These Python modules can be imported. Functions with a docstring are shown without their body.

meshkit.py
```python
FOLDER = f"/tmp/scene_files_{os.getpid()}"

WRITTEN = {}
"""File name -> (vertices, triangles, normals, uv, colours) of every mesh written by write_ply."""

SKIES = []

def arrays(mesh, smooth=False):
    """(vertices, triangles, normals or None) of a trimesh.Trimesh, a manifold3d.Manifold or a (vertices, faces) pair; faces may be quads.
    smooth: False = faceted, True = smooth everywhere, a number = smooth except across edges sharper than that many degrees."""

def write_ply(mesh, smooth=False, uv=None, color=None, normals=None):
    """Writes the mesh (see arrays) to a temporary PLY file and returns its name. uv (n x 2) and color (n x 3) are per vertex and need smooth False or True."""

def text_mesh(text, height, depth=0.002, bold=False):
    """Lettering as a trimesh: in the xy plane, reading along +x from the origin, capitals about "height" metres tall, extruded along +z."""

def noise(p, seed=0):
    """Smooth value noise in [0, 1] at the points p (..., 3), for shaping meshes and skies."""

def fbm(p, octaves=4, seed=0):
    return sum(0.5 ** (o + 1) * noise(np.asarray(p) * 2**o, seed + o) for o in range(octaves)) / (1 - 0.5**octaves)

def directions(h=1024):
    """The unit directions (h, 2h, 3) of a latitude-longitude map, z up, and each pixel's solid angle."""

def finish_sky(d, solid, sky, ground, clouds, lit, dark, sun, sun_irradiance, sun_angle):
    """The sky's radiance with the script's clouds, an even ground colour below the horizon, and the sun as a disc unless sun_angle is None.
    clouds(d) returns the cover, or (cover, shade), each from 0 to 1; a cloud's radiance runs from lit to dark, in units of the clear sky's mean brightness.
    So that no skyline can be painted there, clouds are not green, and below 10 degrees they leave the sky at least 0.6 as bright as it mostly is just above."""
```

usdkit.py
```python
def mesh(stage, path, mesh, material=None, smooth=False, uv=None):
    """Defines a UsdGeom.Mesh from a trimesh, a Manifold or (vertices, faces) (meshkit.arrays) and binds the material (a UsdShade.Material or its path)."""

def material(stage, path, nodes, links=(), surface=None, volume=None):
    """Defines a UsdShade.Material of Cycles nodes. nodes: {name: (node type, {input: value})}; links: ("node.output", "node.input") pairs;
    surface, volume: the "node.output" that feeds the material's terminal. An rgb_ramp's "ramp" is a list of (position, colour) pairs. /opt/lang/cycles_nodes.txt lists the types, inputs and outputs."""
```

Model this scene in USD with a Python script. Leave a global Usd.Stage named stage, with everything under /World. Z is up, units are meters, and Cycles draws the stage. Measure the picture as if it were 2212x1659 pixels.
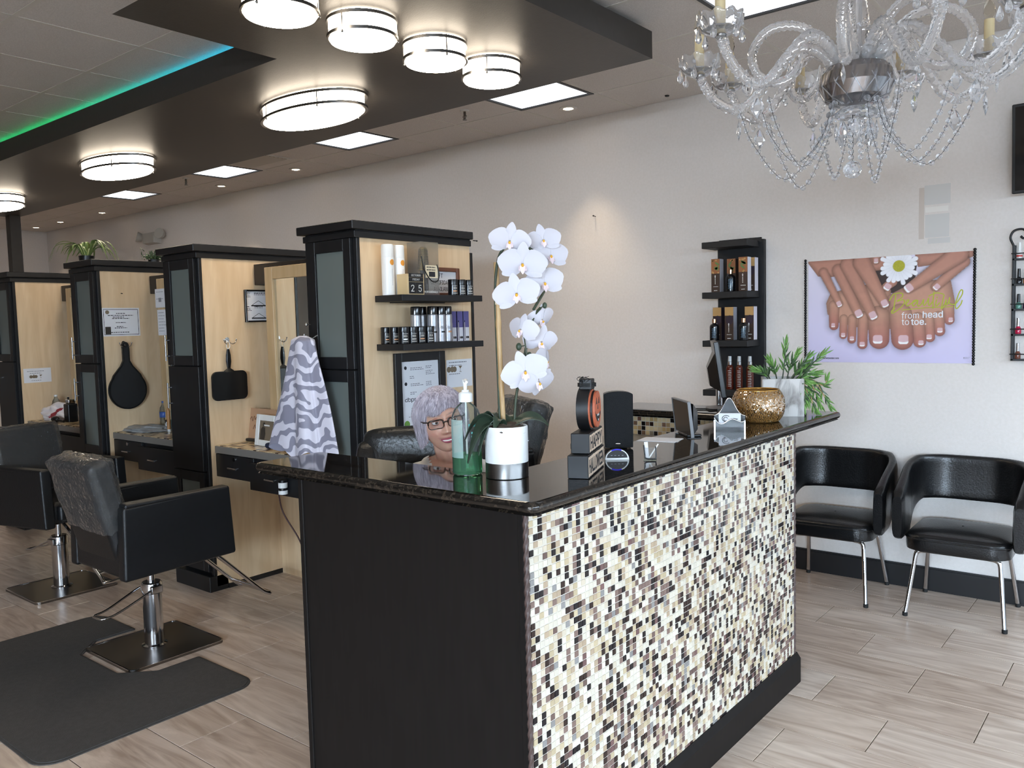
import math, random
import numpy as np, trimesh, usdkit, meshkit
from scipy.spatial import ConvexHull
from shapely.geometry import Polygon, Point, LineString, box as sbox
from shapely.ops import unary_union
from pxr import Usd, UsdGeom, UsdLux, UsdShade, Gf, Sdf, Vt

stage = Usd.Stage.CreateInMemory()
UsdGeom.SetStageUpAxis(stage, 'Z'); UsdGeom.SetStageMetersPerUnit(stage, 1.0)
UsdGeom.Xform.Define(stage, '/World'); UsdGeom.Scope.Define(stage, '/World/Looks')

# ---------------------------------------------------------------- camera, light, exposure
cam = UsdGeom.Camera.Define(stage, '/World/camera')
RIGHT, DOWN, FWD = (0.77533736, 0.63104421, -0.02520295), (0.02614597, -0.07194574, -0.99706579), (-0.63100584, 0.7724034, -0.07228148)
EYE = (0.0, 0.0, 1.62)
cam.AddTransformOp().Set(Gf.Matrix4d(*RIGHT, 0, *[-v for v in DOWN], 0, *[-v for v in FWD], 0, *EYE, 1))
cam.CreateHorizontalApertureAttr(36.0); cam.CreateVerticalApertureAttr(27.0)
cam.CreateFocalLengthAttr(36.0 * 1797.08 / 2212)
cam.CreateExposureAttr(0.0)

sky = UsdLux.DomeLight.Define(stage, '/World/sky')
sky.CreateIntensityAttr(0.45); sky.CreateColorAttr(Gf.Vec3f(0.80, 0.88, 1.0))

def area_light(name, pos, xdir, facing, w, h, intensity, color):
    """A RectLight whose face looks along `facing`."""
    z = -np.array(facing, float); z /= np.linalg.norm(z)
    x = np.array(xdir, float); x /= np.linalg.norm(x); y = np.cross(z, x)
    l = UsdLux.RectLight.Define(stage, '/World/' + name)
    l.AddTransformOp().Set(Gf.Matrix4d(*x, 0, *y, 0, *z, 0, *map(float, pos), 1))
    l.CreateWidthAttr(w); l.CreateHeightAttr(h); l.CreateIntensityAttr(intensity); l.CreateColorAttr(Gf.Vec3f(*color))
# daylight: the bright open sky outside the shop front, which lies behind the viewer and round the right-hand corner
area_light('daylight_front', (2.2, -7.2, 4.0), (1, 0, 0), (0, 1, 0), 9.0, 4.2, 92.0, (0.70, 0.82, 1.0))
area_light('daylight_right', (5.6, 1.5, 4.2), (0, 1, 0), (-1, 0, 0), 12.0, 4.0, 21.0, (0.70, 0.82, 1.0))
DRUM_GLOW, PANEL_GLOW, SPOT_GLOW, SPOT_BEAM, LED_GLOW = 14.0, 1.6, 14.0, 2900.0, 9.0

# ---------------------------------------------------------------- names and things
USED = {}
def numbered(parent, name):
    k = (parent, name); n = USED.get(k, 0); USED[k] = n + 1
    return f'{parent}/{name}' if n == 0 else f'{parent}/{name}_{n:03d}'
def tag(p, label=None, cat=None, group=None, kind=None):
    for k, v in (('label', label), ('category', cat), ('group', group), ('kind', kind)):
        if v: p.SetCustomDataByKey(k, v)
    return p
def thing(name, label, cat, loc=(0, 0, 0), rotz=0.0, group=None, kind=None):
    """An Xform at the thing's base whose children are its parts; returns its path."""
    path = numbered('/World', name)
    x = UsdGeom.Xform.Define(stage, path); x.AddTranslateOp().Set(Gf.Vec3d(*map(float, loc))); x.AddRotateZOp().Set(float(rotz))
    tag(x.GetPrim(), label, cat, group, kind)
    return path
def part(parent, name, mesh, mat, smooth=False, label=None, col=None, kind=None):
    path = numbered(parent, name)
    if col is None and not hasattr(mesh, 'vertices'):
        v, f = np.asarray(mesh[0], float), np.asarray(mesh[1], int); u = np.unique(f)
        if len(u) < len(v): r = np.zeros(len(v), int); r[u] = np.arange(len(u)); mesh = (v[u], r[f])
    m = usdkit.mesh(stage, path, mesh, MATS[mat], smooth=smooth)
    if col is not None:
        UsdGeom.PrimvarsAPI(m).CreatePrimvar('tint', Sdf.ValueTypeNames.Color3fArray, 'vertex').Set(Vt.Vec3fArray.FromNumpy(np.asarray(col, np.float32)))
    tag(m.GetPrim(), label, kind=kind)
    return path
def single(name, mesh, mat, label, cat, smooth=False, group=None, kind=None, col=None):
    p = part('/World', name, mesh, mat, smooth, col=col)
    tag(stage.GetPrimAtPath(p), label, cat, group, kind)
    return p
def copy_of(src, name, label, loc, rotz=0.0, group=None):
    """A further copy of a thing with its parts: an internal reference to the first."""
    path = numbered('/World', name)
    was = stage.GetPrimAtPath(src).GetCustomData()
    x = UsdGeom.Xform.Define(stage, path); p = x.GetPrim()
    p.GetReferences().AddInternalReference(src); p.SetInstanceable(True)
    UsdGeom.XformCommonAPI  # the two ops of thing() are overridden in place
    p.CreateAttribute('xformOp:translate', Sdf.ValueTypeNames.Double3).Set(Gf.Vec3d(*map(float, loc)))
    a = p.GetAttribute('xformOp:rotateZ'); a.Set(float(rotz))
    tag(p, label, was.get('category'), group or was.get('group'))
    return path

# ---------------------------------------------------------------- mesh helpers: a mesh is (vertices, triangles)
def mv(m, loc=(0, 0, 0), rz=0, rx=0, ry=0, s=1.0):
    v, f = m; v = np.asarray(v, float) * s
    for ang, (i, j) in ((rx, (1, 2)), (ry, (2, 0)), (rz, (0, 1))):
        if ang:
            a = math.radians(ang); c, n = math.cos(a), math.sin(a); w = v.copy()
            w[:, i] = v[:, i] * c - v[:, j] * n; w[:, j] = v[:, i] * n + v[:, j] * c; v = w
    return v + np.asarray(loc, float), f
def cat(*ms):
    ms = [m for x in ms for m in (x if isinstance(x, list) else [x])]
    off, V, F = 0, [], []
    for v, f in ms: V.append(v); F.append(np.asarray(f) + off); off += len(v)
    return np.vstack(V), np.vstack(F)
def hull(pts):
    pts = np.asarray(pts, float); h = ConvexHull(pts, qhull_options='QJ Pp') if len(pts) > 400 else ConvexHull(pts)
    used = np.unique(h.simplices); remap = -np.ones(len(pts), int); remap[used] = np.arange(len(used))
    v, f = pts[used], remap[h.simplices]; c = v.mean(0)
    n = np.cross(v[f[:, 1]] - v[f[:, 0]], v[f[:, 2]] - v[f[:, 0]]); flip = ((v[f].mean(1) - c) * n).sum(1) < 0
    f[flip] = f[flip][:, ::-1]
    return v, f
_CH = {}
def bx(x0, x1, y0, y1, z0, z1, b=0.0):
    """A box, its edges chamfered by b."""
    lo, hi = np.array([min(x0, x1), min(y0, y1), min(z0, z1)], float), np.array([max(x0, x1), max(y0, y1), max(z0, z1)], float)
    if b <= 0:
        v = np.array([[x, y, z] for x in (lo[0], hi[0]) for y in (lo[1], hi[1]) for z in (lo[2], hi[2])])
        return v, np.array([[0, 1, 3], [0, 3, 2], [4, 6, 7], [4, 7, 5], [0, 4, 5], [0, 5, 1], [2, 3, 7], [2, 7, 6], [0, 2, 6], [0, 6, 4], [1, 5, 7], [1, 7, 3]])
    b = min(b, *(0.49 * (hi - lo)))
    if 'f' not in _CH:
        u = [(sx, sy, sz, k) for sx in (0, 1) for sy in (0, 1) for sz in (0, 1) for k in range(3)]
        p = np.array([[(s if i != k else s) * 1.0 + (0 if i == k else (0.1 if s == 0 else -0.1)) for i, s in enumerate(t[:3])] for t in u for k in (t[3],)])
        v, f = hull(p); idx = [int(np.argmin(((p - q) ** 2).sum(1))) for q in v]
        _CH['u'], _CH['f'] = u, np.array(idx)[f]
    v = np.array([[(lo[i] if s == 0 else hi[i]) + (0 if i == t[3] else (b if s == 0 else -b)) for i, s in enumerate(t[:3])] for t in _CH['u']])
    return v, _CH['f']
def bxc(cx, cy, cz, w, d, h, b=0.0): return bx(cx - w / 2, cx + w / 2, cy - d / 2, cy + d / 2, cz, cz + h, b)
_ICO = trimesh.creation.icosphere(2); ICO = (np.array(_ICO.vertices), np.array(_ICO.faces))
_ICO1 = trimesh.creation.icosphere(1); ICO1 = (np.array(_ICO1.vertices), np.array(_ICO1.faces))
def ball(c, r, ico=None):
    v, f = ico or ICO; return v * np.asarray(r, float) + np.asarray(c, float), f
def rbx(x0, x1, y0, y1, z0, z1, r):
    """A box with round edges of radius r."""
    return hull(np.vstack([ICO1[0] * r + [x, y, z] for x in (x0 + r, x1 - r) for y in (y0 + r, y1 - r) for z in (z0 + r, z1 - r)]))
def grid_faces(n, m, wrap_n=False, wrap_m=False):
    i, j = np.meshgrid(np.arange(n if wrap_n else n - 1), np.arange(m if wrap_m else m - 1), indexing='ij')
    a, b, c, d = i * m + j, ((i + 1) % n) * m + j, ((i + 1) % n) * m + (j + 1) % m, i * m + (j + 1) % m
    return np.vstack([np.stack([a, b, c], -1).reshape(-1, 3), np.stack([a, c, d], -1).reshape(-1, 3)])
def lathe(prof, n=32, c=(0, 0, 0), sx=1.0, sy=1.0):
    """Revolves (r, z) pairs, given from the bottom up along the outside, about z."""
    prof = np.asarray(prof, float); a = np.arange(n) / n * 2 * math.pi
    v = np.stack([np.outer(np.cos(a), prof[:, 0]) * sx, np.outer(np.sin(a), prof[:, 0]) * sy, np.tile(prof[:, 1], (n, 1))], -1).reshape(-1, 3)
    f = grid_faces(n, len(prof), wrap_n=True); m = len(prof); ex = []
    for k, up in ((0, False), (m - 1, True)):
        if prof[k, 0] > 1e-6:
            v = np.vstack([v, [[0, 0, prof[k, 1]]]]); q = len(v) - 1; r = np.arange(n) * m + k; s = np.roll(r, -1)
            ex.append(np.stack([r, s, np.full(n, q)], 1) if up else np.stack([s, r, np.full(n, q)], 1))
    return v + np.asarray(c, float), np.vstack([f] + ex)
def cyl(r, z0, z1, n=24, c=(0, 0), b=0.0, r2=None):
    r2 = r if r2 is None else r2
    p = [(r - b, z0), (r, z0 + b), (r2, z1 - b), (r2 - b, z1)] if b else [(r, z0), (r2, z1)]
    return lathe(p, n, (c[0], c[1], 0))
def spline(pts, n=40):
    """Catmull-Rom through the points."""
    p = np.asarray(pts, float); p = np.vstack([2 * p[0] - p[1], p, 2 * p[-1] - p[-2]]); out = []
    per = max(2, int(n / (len(p) - 3)))
    for i in range(1, len(p) - 2):
        t = np.linspace(0, 1, per, endpoint=False)[:, None]; a, b, c, d = p[i - 1], p[i], p[i + 1], p[i + 2]
        out.append(0.5 * (2 * b + (c - a) * t + (2 * a - 5 * b + 4 * c - d) * t ** 2 + (3 * b - a - 3 * c + d) * t ** 3))
    return np.vstack(out + [p[-2:-1]])
def tube(pts, r, n=8, twist=0.0, lobes=0, amp=0.0, cap=True, flat=1.0):
    """Sweeps a circle (or a twisted, lobed one) along the points; r may vary along them."""
    p = np.asarray(pts, float); k = len(p); r = np.broadcast_to(np.asarray(r, float), k)
    t = np.gradient(p, axis=0); t /= np.maximum(np.linalg.norm(t, axis=1, keepdims=True), 1e-9)
    u = np.cross(t[0], [0.31, 0.17, 0.93]); u /= np.linalg.norm(u); V = []
    s = np.concatenate([[0], np.cumsum(np.linalg.norm(np.diff(p, axis=0), axis=1))])
    a = np.arange(n) / n * 2 * math.pi
    for i in range(k):
        u = u - t[i] * (u @ t[i]); u /= max(np.linalg.norm(u), 1e-9); w = np.cross(t[i], u)
        q = r[i] * (1 + (amp * np.cos(lobes * (a + twist * s[i])) if lobes else 0))
        V.append(p[i] + np.outer(np.cos(a) * q, u) + np.outer(np.sin(a) * q * flat, w))
    v = np.vstack(V); f = grid_faces(k, n, wrap_m=True)[:, ::-1]
    if cap:
        v = np.vstack([v, p[:1], p[-1:]]); i = np.arange(n); j = np.roll(i, -1); o = (k - 1) * n
        f = np.vstack([f, np.stack([j, i, np.full(n, k * n)], 1), np.stack([o + i, o + j, np.full(n, k * n + 1)], 1)])
        # orientation of the caps follows the side walls
    tm = trimesh.Trimesh(v, f, process=False)
    return (v, f[:, ::-1]) if tm.volume < 0 else (v, f)
def ext(poly, h, plane='xy', at=0.0):
    """Extrudes a shapely polygon by h; plane 'xz' stands it up facing -y from y = at, 'yz' facing +x from x = at."""
    if poly.is_empty: raise ValueError('empty')
    parts = []
    for g in getattr(poly, 'geoms', [poly]):
        m = trimesh.creation.extrude_polygon(g, h, engine='earcut'); parts.append((np.array(m.vertices), np.array(m.faces)))
    v, f = cat(*parts)
    if plane == 'xy': return v + [0, 0, at], f
    if plane == 'xz': return np.stack([v[:, 0], at - v[:, 2], v[:, 1]], 1), f
    return np.stack([at + v[:, 2], v[:, 0], v[:, 1]], 1), f
def rrect(w, h, r, cx=0.0, cy=0.0):
    return sbox(cx - w / 2 + r, cy - h / 2 + r, cx + w / 2 - r, cy + h / 2 - r).buffer(r, 6)
def text(s, height, plane='xz', at=(0, 0, 0), depth=0.0006, bold=False, center=True, sx=1.0):
    """Lettering as raised print: 'xz' is read from -y, 'yz' from +x."""
    m = meshkit.text_mesh(s, height, depth, bold); v, f = np.array(m.vertices), np.array(m.faces)
    v[:, 0] *= sx
    if center: v[:, 0] -= (v[:, 0].min() + v[:, 0].max()) / 2
    if plane == 'xz': v = np.stack([v[:, 0], -v[:, 2], v[:, 1]], 1)
    elif plane == 'yz': v = np.stack([v[:, 2], v[:, 0], v[:, 1]], 1)
    return v + np.asarray(at, float), f
def text_lines(w, rows, gap, h, plane='xz', at=(0, 0, 0), rng=None, fill=0.9):
    """Rows of tiny printed words too small to read, as little raised bars."""
    out = []
    for k in range(rows):
        x = -w / 2; end = -w / 2 + w * (fill if rng is None else rng.uniform(0.55, 1.0))
        while x < end:
            L = 0.008 if rng is None else rng.uniform(0.006, 0.018); L = min(L, end - x)
            if L < 0.002: break
            out.append((x, x + L, -k * gap)); x += L + 0.004
    ms = [bx(a, b, -0.0004, 0, z - h, z) if plane == 'xz' else bx(0, 0.0004, a, b, z - h, z) for a, b, z in out]
    v, f = cat(*ms); return v + np.asarray(at, float), f

# ---------------------------------------------------------------- materials
MATS = {}
def lin(c):
    """0-255 sRGB to linear."""
    c = np.asarray(c, float) / 255
    return tuple(np.where(c < 0.04045, c / 12.92, ((c + 0.055) / 1.055) ** 2.4))
def mat(name, c, rough=0.5, metal=0.0, nodes=None, links=(), **kw):
    n = {'p': ('principled_bsdf', {'base_color': lin(c), 'roughness': rough, 'metallic': metal, **kw})}
    n.update(nodes or {})
    MATS[name] = usdkit.material(stage, '/World/Looks/' + name, n, list(links), surface='p.BSDF')
def noisy(name, c1, c2, scale, rough=0.5, stretch=(1, 1, 1), detail=4, bump=0.0, bump_scale=None, lo=0.35, hi=0.65, dist=0.0, **kw):
    """Two colours mixed by noise laid out in object space."""
    nodes = {'tc': ('texture_coordinate', {}), 'mp': ('mapping', {'scale': stretch}), 'n': ('noise_texture', {'scale': scale, 'detail': detail, 'distortion': dist}),
             'r': ('rgb_ramp', {'ramp': [(lo, lin(c1)), (hi, lin(c2))]})}
    links = [('tc.object', 'mp.vector'), ('mp.vector', 'n.vector'), ('n.fac', 'r.fac'), ('r.color', 'p.base_color')]
    if bump:
        nodes['n2'] = ('noise_texture', {'scale': bump_scale or scale, 'detail': 3}); nodes['b'] = ('bump', {'strength': bump, 'distance': 0.01})
        links += [('mp.vector', 'n2.vector'), ('n2.fac', 'b.height'), ('b.normal', 'p.normal')]
    mat(name, c1, rough, nodes=nodes, links=links, **kw)
def emit(name, c, strength):
    MATS[name] = usdkit.material(stage, '/World/Looks/' + name, {'e': ('emission', {'color': lin(c), 'strength': strength})}, surface='e.emission')
def glassy(name, c, ior=1.45, rough=0.0, white=0.0, wcol=(255, 255, 255)):
    n = {'g': ('glass_bsdf', {'color': lin(c), 'IOR': ior, 'roughness': rough})}; l = []; s = 'g.BSDF'
    if white:
        n['d'] = ('diffuse_bsdf', {'color': lin(wcol)}); n['t'] = ('translucent_bsdf', {'color': lin(wcol)}); n['a'] = ('mix_closure', {'fac': 0.5}); n['m'] = ('mix_closure', {'fac': white})
        l = [('d.BSDF', 'a.closure1'), ('t.BSDF', 'a.closure2'), ('g.BSDF', 'm.closure1'), ('a.closure', 'm.closure2')]; s = 'm.closure'
    MATS[name] = usdkit.material(stage, '/World/Looks/' + name, n, l, surface=s)
def film(name, tint, gloss=0.3, rough=0.12, bump=0.6, scale=18, haze=0.0):
    """Thin clear plastic: see-through, with a crinkled shine."""
    n = {'tc': ('texture_coordinate', {}), 'n': ('noise_texture', {'scale': scale, 'detail': 4, 'distortion': 1.5}), 'b': ('bump', {'strength': bump, 'distance': 0.03}),
         't': ('transparent_bsdf', {'color': lin(tint)}), 'g': ('glossy_bsdf', {'roughness': rough, 'color': (1, 1, 1)}), 'f': ('layer_weight', {'blend': gloss}),
         'm': ('mix_closure', {}), 'd': ('diffuse_bsdf', {'color': (0.8, 0.8, 0.8)}), 'h': ('mix_closure', {'fac': haze})}
    l = [('tc.object', 'n.vector'), ('n.fac', 'b.height'), ('b.normal', 'g.normal'), ('b.normal', 'f.normal'), ('f.fresnel', 'm.fac'), ('t.BSDF', 'm.closure1'), ('g.BSDF', 'm.closure2'),
         ('m.closure', 'h.closure1'), ('d.BSDF', 'h.closure2')]
    MATS[name] = usdkit.material(stage, '/World/Looks/' + name, n, l, surface='h.closure')
noisy('wall_paint', (216, 209, 203), (220, 213, 208), 60, 0.75, bump=0.08, bump_scale=180)
noisy('ceiling_board', (214, 207, 201), (202, 195, 189), 140, 0.9, bump=0.35, bump_scale=220)
mat('ceiling_grid', (205, 199, 190), 0.6)
noisy('soffit_paint', (47, 44, 41), (51, 48, 45), 30, 0.45, bump=0.06, bump_scale=160)
mat('black_trim', (24, 24, 26), 0.4)
noisy('grout_floor', (112, 100, 88), (100, 90, 78), 80, 0.9)
for _k, (_a, _b) in enumerate([((172, 150, 132), (212, 192, 175)), ((178, 156, 139), (216, 198, 182)), ((166, 144, 127), (206, 185, 168))]):
    noisy(f'floor_tile_{"abc"[_k]}', _a, _b, 2.2 + 0.5 * _k, 0.28, stretch=(0.8, 5.5, 1), detail=6, lo=0.32, hi=0.68, dist=1.6, bump=0.03, bump_scale=40)
noisy('espresso', (20, 16, 14), (24, 20, 18), 9, 0.6, specular_ior_level=0.2, stretch=(6, 6, 0.6))
noisy('black_wood', (17, 17, 18), (22, 22, 24), 9, 0.45, stretch=(6, 6, 0.6))
noisy('black_matte', (20, 20, 22), (24, 24, 26), 60, 0.6)
noisy('maple', (214, 184, 146), (226, 199, 163), 3.0, 0.42, stretch=(5, 5, 0.7), detail=5, dist=0.8)
noisy('maple_frame', (190, 160, 118), (200, 171, 130), 4, 0.4, stretch=(5, 5, 0.7))
mat('tile_glaze', (255, 255, 255), 0.16, nodes={'a': ('attribute', {'attribute': 'tint'})}, links=[('a.color', 'p.base_color')])
mat('print_tint', (255, 255, 255), 0.45, nodes={'a': ('attribute', {'attribute': 'tint'})}, links=[('a.color', 'p.base_color')])
noisy('grout_tile', (206, 200, 190), (196, 190, 180), 90, 0.85)
MATS['granite'] = usdkit.material(stage, '/World/Looks/granite', {
    'tc': ('texture_coordinate', {}), 'v': ('voronoi_texture', {'scale': 130.0}), 'n': ('noise_texture', {'scale': 75.0, 'detail': 5}),
    'r': ('rgb_ramp', {'ramp': [(0.0, lin((11, 10, 9))), (0.52, lin((18, 16, 14))), (0.60, lin((54, 45, 36))), (0.68, lin((22, 19, 17))), (1.0, lin((82, 72, 60)))]}),
    'p': ('principled_bsdf', {'roughness': 0.045, 'ior': 1.62})},
    [('tc.object', 'v.vector'), ('tc.object', 'n.vector'), ('n.fac', 'r.fac'), ('r.color', 'p.base_color')], surface='p.BSDF')
mat('chrome', (205, 205, 208), 0.12, 1.0)
mat('brushed_steel', (150, 148, 146), 0.28, 1.0)
mat('dark_chrome', (128, 122, 116), 0.3, 1.0)
noisy('vinyl', (13, 13, 14), (17, 17, 18), 50, 0.26, bump=0.12, bump_scale=120, ior=1.5)
noisy('chair_vinyl', (16, 17, 19), (20, 21, 23), 60, 0.42, bump=0.12, bump_scale=160)
mat('rubber', (15, 15, 15), 0.7)
noisy('mat_rubber', (62, 59, 57), (68, 65, 63), 45, 0.75, bump=0.15, bump_scale=150)
mat('white_plastic', (232, 232, 230), 0.35)
mat('cream_plastic', (222, 208, 178), 0.45)
mat('black_plastic', (14, 14, 16), 0.3)
mat('black_gloss', (8, 8, 10), 0.08)
mat('white_paper', (224, 224, 228), 0.8)
mat('ink', (38, 38, 42), 0.8)
mat('ink_grey', (140, 140, 146), 0.8)
mat('frosted', (104, 111, 107), 0.35)
mat('mirror_silver', (216, 218, 212), 0.015, 1.0)
glassy('clear_glass', (250, 252, 252), 1.45)
glassy('crystal', (252, 253, 255), 1.55, white=0.10)
glassy('crystal_arm', (253, 253, 254), 1.5, 0.0, white=0.13)
glassy('clear_plastic', (245, 250, 248), 1.12)
film('plastic_film', (232, 232, 230), 0.25, 0.07, 0.5, 30, 0.04)
film('pane', (246, 250, 250), 0.08, 0.0, 0.0, 1, 0.0)
film('box_film', (240, 240, 238), 0.2, 0.05, 0.05, 8, 0.05)

# ================================================================ the room
YW, ZC, XL, XR, YF = 5.235, 3.117, -12.95, 3.2, -4.6
def struct(name, mesh=None, m=None, label=None, **kw):
    if mesh is None:
        return thing(name, label, None, kind='structure')
    p = part('/World', name, mesh, m, **kw); tag(stage.GetPrimAtPath(p), label, kind='structure'); return p
rng = np.random.default_rng(7)
# floor: grout bed and 12 x 24 inch tiles in running bond
fl = struct('floor', label='beige stone-look floor tiles laid in running bond')
part(fl, 'grout_bed', bx(XL, XR, YF, YW, -0.05, -0.0035), 'grout_floor')
TX, TY = 0.6085, 0.3055
tiles = []
for j in range(int((YF - 0.36) // TY) - 1, int(YW // TY) + 2):
    y0 = 2.2035 + (j - 7) * TY
    sh = (0.0 if (j % 2) == 1 else TX / 2)
    for i in range(-24, 8):
        x0 = -3.029 + sh + i * TX
        a = [max(x0, XL), min(x0 + TX, XR), max(y0, YF), min(y0 + TY, YW)]
        if a[1] - a[0] < 0.02 or a[3] - a[2] < 0.02: continue
        tiles.append(a)
def seen_key(a):
    x, y = (a[0] + a[1]) / 2, (a[2] + a[3]) / 2
    d = FWD[0] * x + FWD[1] * y; l = RIGHT[0] * x + RIGHT[1] * y
    return (0 if d > 1.4 and abs(l) < 0.66 * d + 0.5 and x < 0.8 else 100) + d
tiles.sort(key=seen_key)
def tile_mesh(a):
    g = 0.0019; return bx(a[0] + g, a[1] - g, a[2] + g, a[3] - g, -0.012, 0.0, 0.0008)
for a in tiles[:300]:
    part(fl, 'floor_tile', tile_mesh(a), 'floor_tile_' + rng.choice(list('abc')))
for k in 'abc':
    part(fl, 'far_floor_tiles', cat(*[tile_mesh(a) for q, a in enumerate(tiles[300:]) if 'abc'[q % 3] == k]), 'floor_tile_' + k, kind='stuff')
# ceiling: 2 x 2 ft boards in a grid
TROFFERS = [(-3.705 + 0.62 * k, 4.105) for k in (0, -3, -6, -9)] + [(-1.845, 3.495)]
ce = struct('ceiling', label='suspended ceiling of square grey mineral boards')
GX, GY = 0.62, 0.61
part(ce, 'ceiling_void', bx(XL, XR, YF, YW, ZC + 0.03, ZC + 0.12), 'ceiling_board')
boards = []
xs = [-3.705 + GX * k for k in range(-15, 12)]; ys = [4.715 + GY * k for k in range(-14, 2)]
for x0 in xs:
    for y0 in ys:
        a = [max(x0, XL), min(x0 + GX, XR), max(y0, YF), min(y0 + GY, YW)]
        if a[1] - a[0] < 0.03 or a[3] - a[2] < 0.03: continue
        if any(abs(x0 - t[0]) < 0.1 and (abs(y0 - t[1]) < 0.1) for t in TROFFERS): continue
        boards.append(a)
boards.sort(key=seen_key)
bm = lambda a: bx(a[0] + 0.008, a[1] - 0.008, a[2] + 0.008, a[3] - 0.008, ZC + 0.0025, ZC + 0.018, 0.002)
for a in boards[:230]: part(ce, 'ceiling_board', bm(a), 'ceiling_board')
part(ce, 'far_ceiling_boards', cat(*[bm(a) for a in boards[230:]]), 'ceiling_board', kind='stuff')
bars = [bx(x - 0.012, x + 0.012, YF, YW, ZC, ZC + 0.004) for x in xs if XL < x < XR] + [bx(XL, XR, y - 0.012, y + 0.012, ZC + 0.0002, ZC + 0.004) for y in ys if YF < y < YW]
part(ce, 'grid_bars', cat(*bars), 'ceiling_grid')
wb = struct('wall_back', label='long pale painted back wall')
part(wb, 'plaster', bx(XL - 0.1, XR + 0.1, YW, YW + 0.12, -0.05, ZC + 0.1), 'wall_paint')
mat('patch_grey', (204, 202, 199), 0.8); mat('patch_tan', (200, 189, 180), 0.8); mat('patch_white', (226, 222, 216), 0.6)
for a, m in (((-1.200, -1.065, 2.235, 2.345), 'patch_grey'), ((-1.228, -1.201, 2.045, 2.335), 'patch_tan'), ((-1.195, -1.075, 2.193, 2.222), 'patch_white'), ((-1.195, -1.07, 2.05, 2.18), 'patch_grey'), ((-1.18, -1.065, 2.015, 2.045), 'patch_grey')):
    part(wb, 'paint_patch', bx(a[0], a[1], YW - 0.0008, YW, a[2], a[3]), m)
struct('wall_left', bx(XL - 0.1, XL, YF, YW, -0.05, ZC + 0.1), 'wall_paint', 'far left end wall')
wf = struct('wall_front', label='shop front wall behind the viewer around the windows')
part(wf, 'sill_wall', bx(XL, XR, YF - 0.12, YF, -0.05, 0.18), 'wall_paint'); part(wf, 'head_wall', bx(XL, XR, YF - 0.12, YF, 2.45, ZC + 0.1), 'wall_paint')
part(wf, 'side_wall', bx(XL, -0.3, YF - 0.12, YF, 0.18, 2.45), 'wall_paint'); part(wf, 'side_wall', bx(3.1, XR, YF - 0.12, YF, 0.18, 2.45), 'wall_paint')
for k in range(2):
    x0 = -0.3 + k * 1.7
    w = struct(f'window_{k + 5}', label='tall shop front window pane in a dark frame')
    part(w, 'window_frame', cat(bx(x0, x0 + 0.05, YF - 0.09, YF - 0.03, 0.18, 2.45), bx(x0 + 1.65, x0 + 1.7, YF - 0.09, YF - 0.03, 0.18, 2.45), bx(x0 + 0.05, x0 + 1.65, YF - 0.09, YF - 0.03, 0.18, 0.24), bx(x0 + 0.05, x0 + 1.65, YF - 0.09, YF - 0.03, 2.39, 2.45)), 'black_trim')
    part(w, 'pane', bx(x0 + 0.05, x0 + 1.65, YF - 0.063, YF - 0.057, 0.24, 2.39), 'pane')
wr = struct('wall_right', label='shop front wall around the windows')
part(wr, 'sill_wall', bx(XR, XR + 0.12, YF, YW, -0.05, 0.18), 'wall_paint'); part(wr, 'head_wall', bx(XR, XR + 0.12, YF, YW, 2.45, ZC + 0.1), 'wall_paint')
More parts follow.
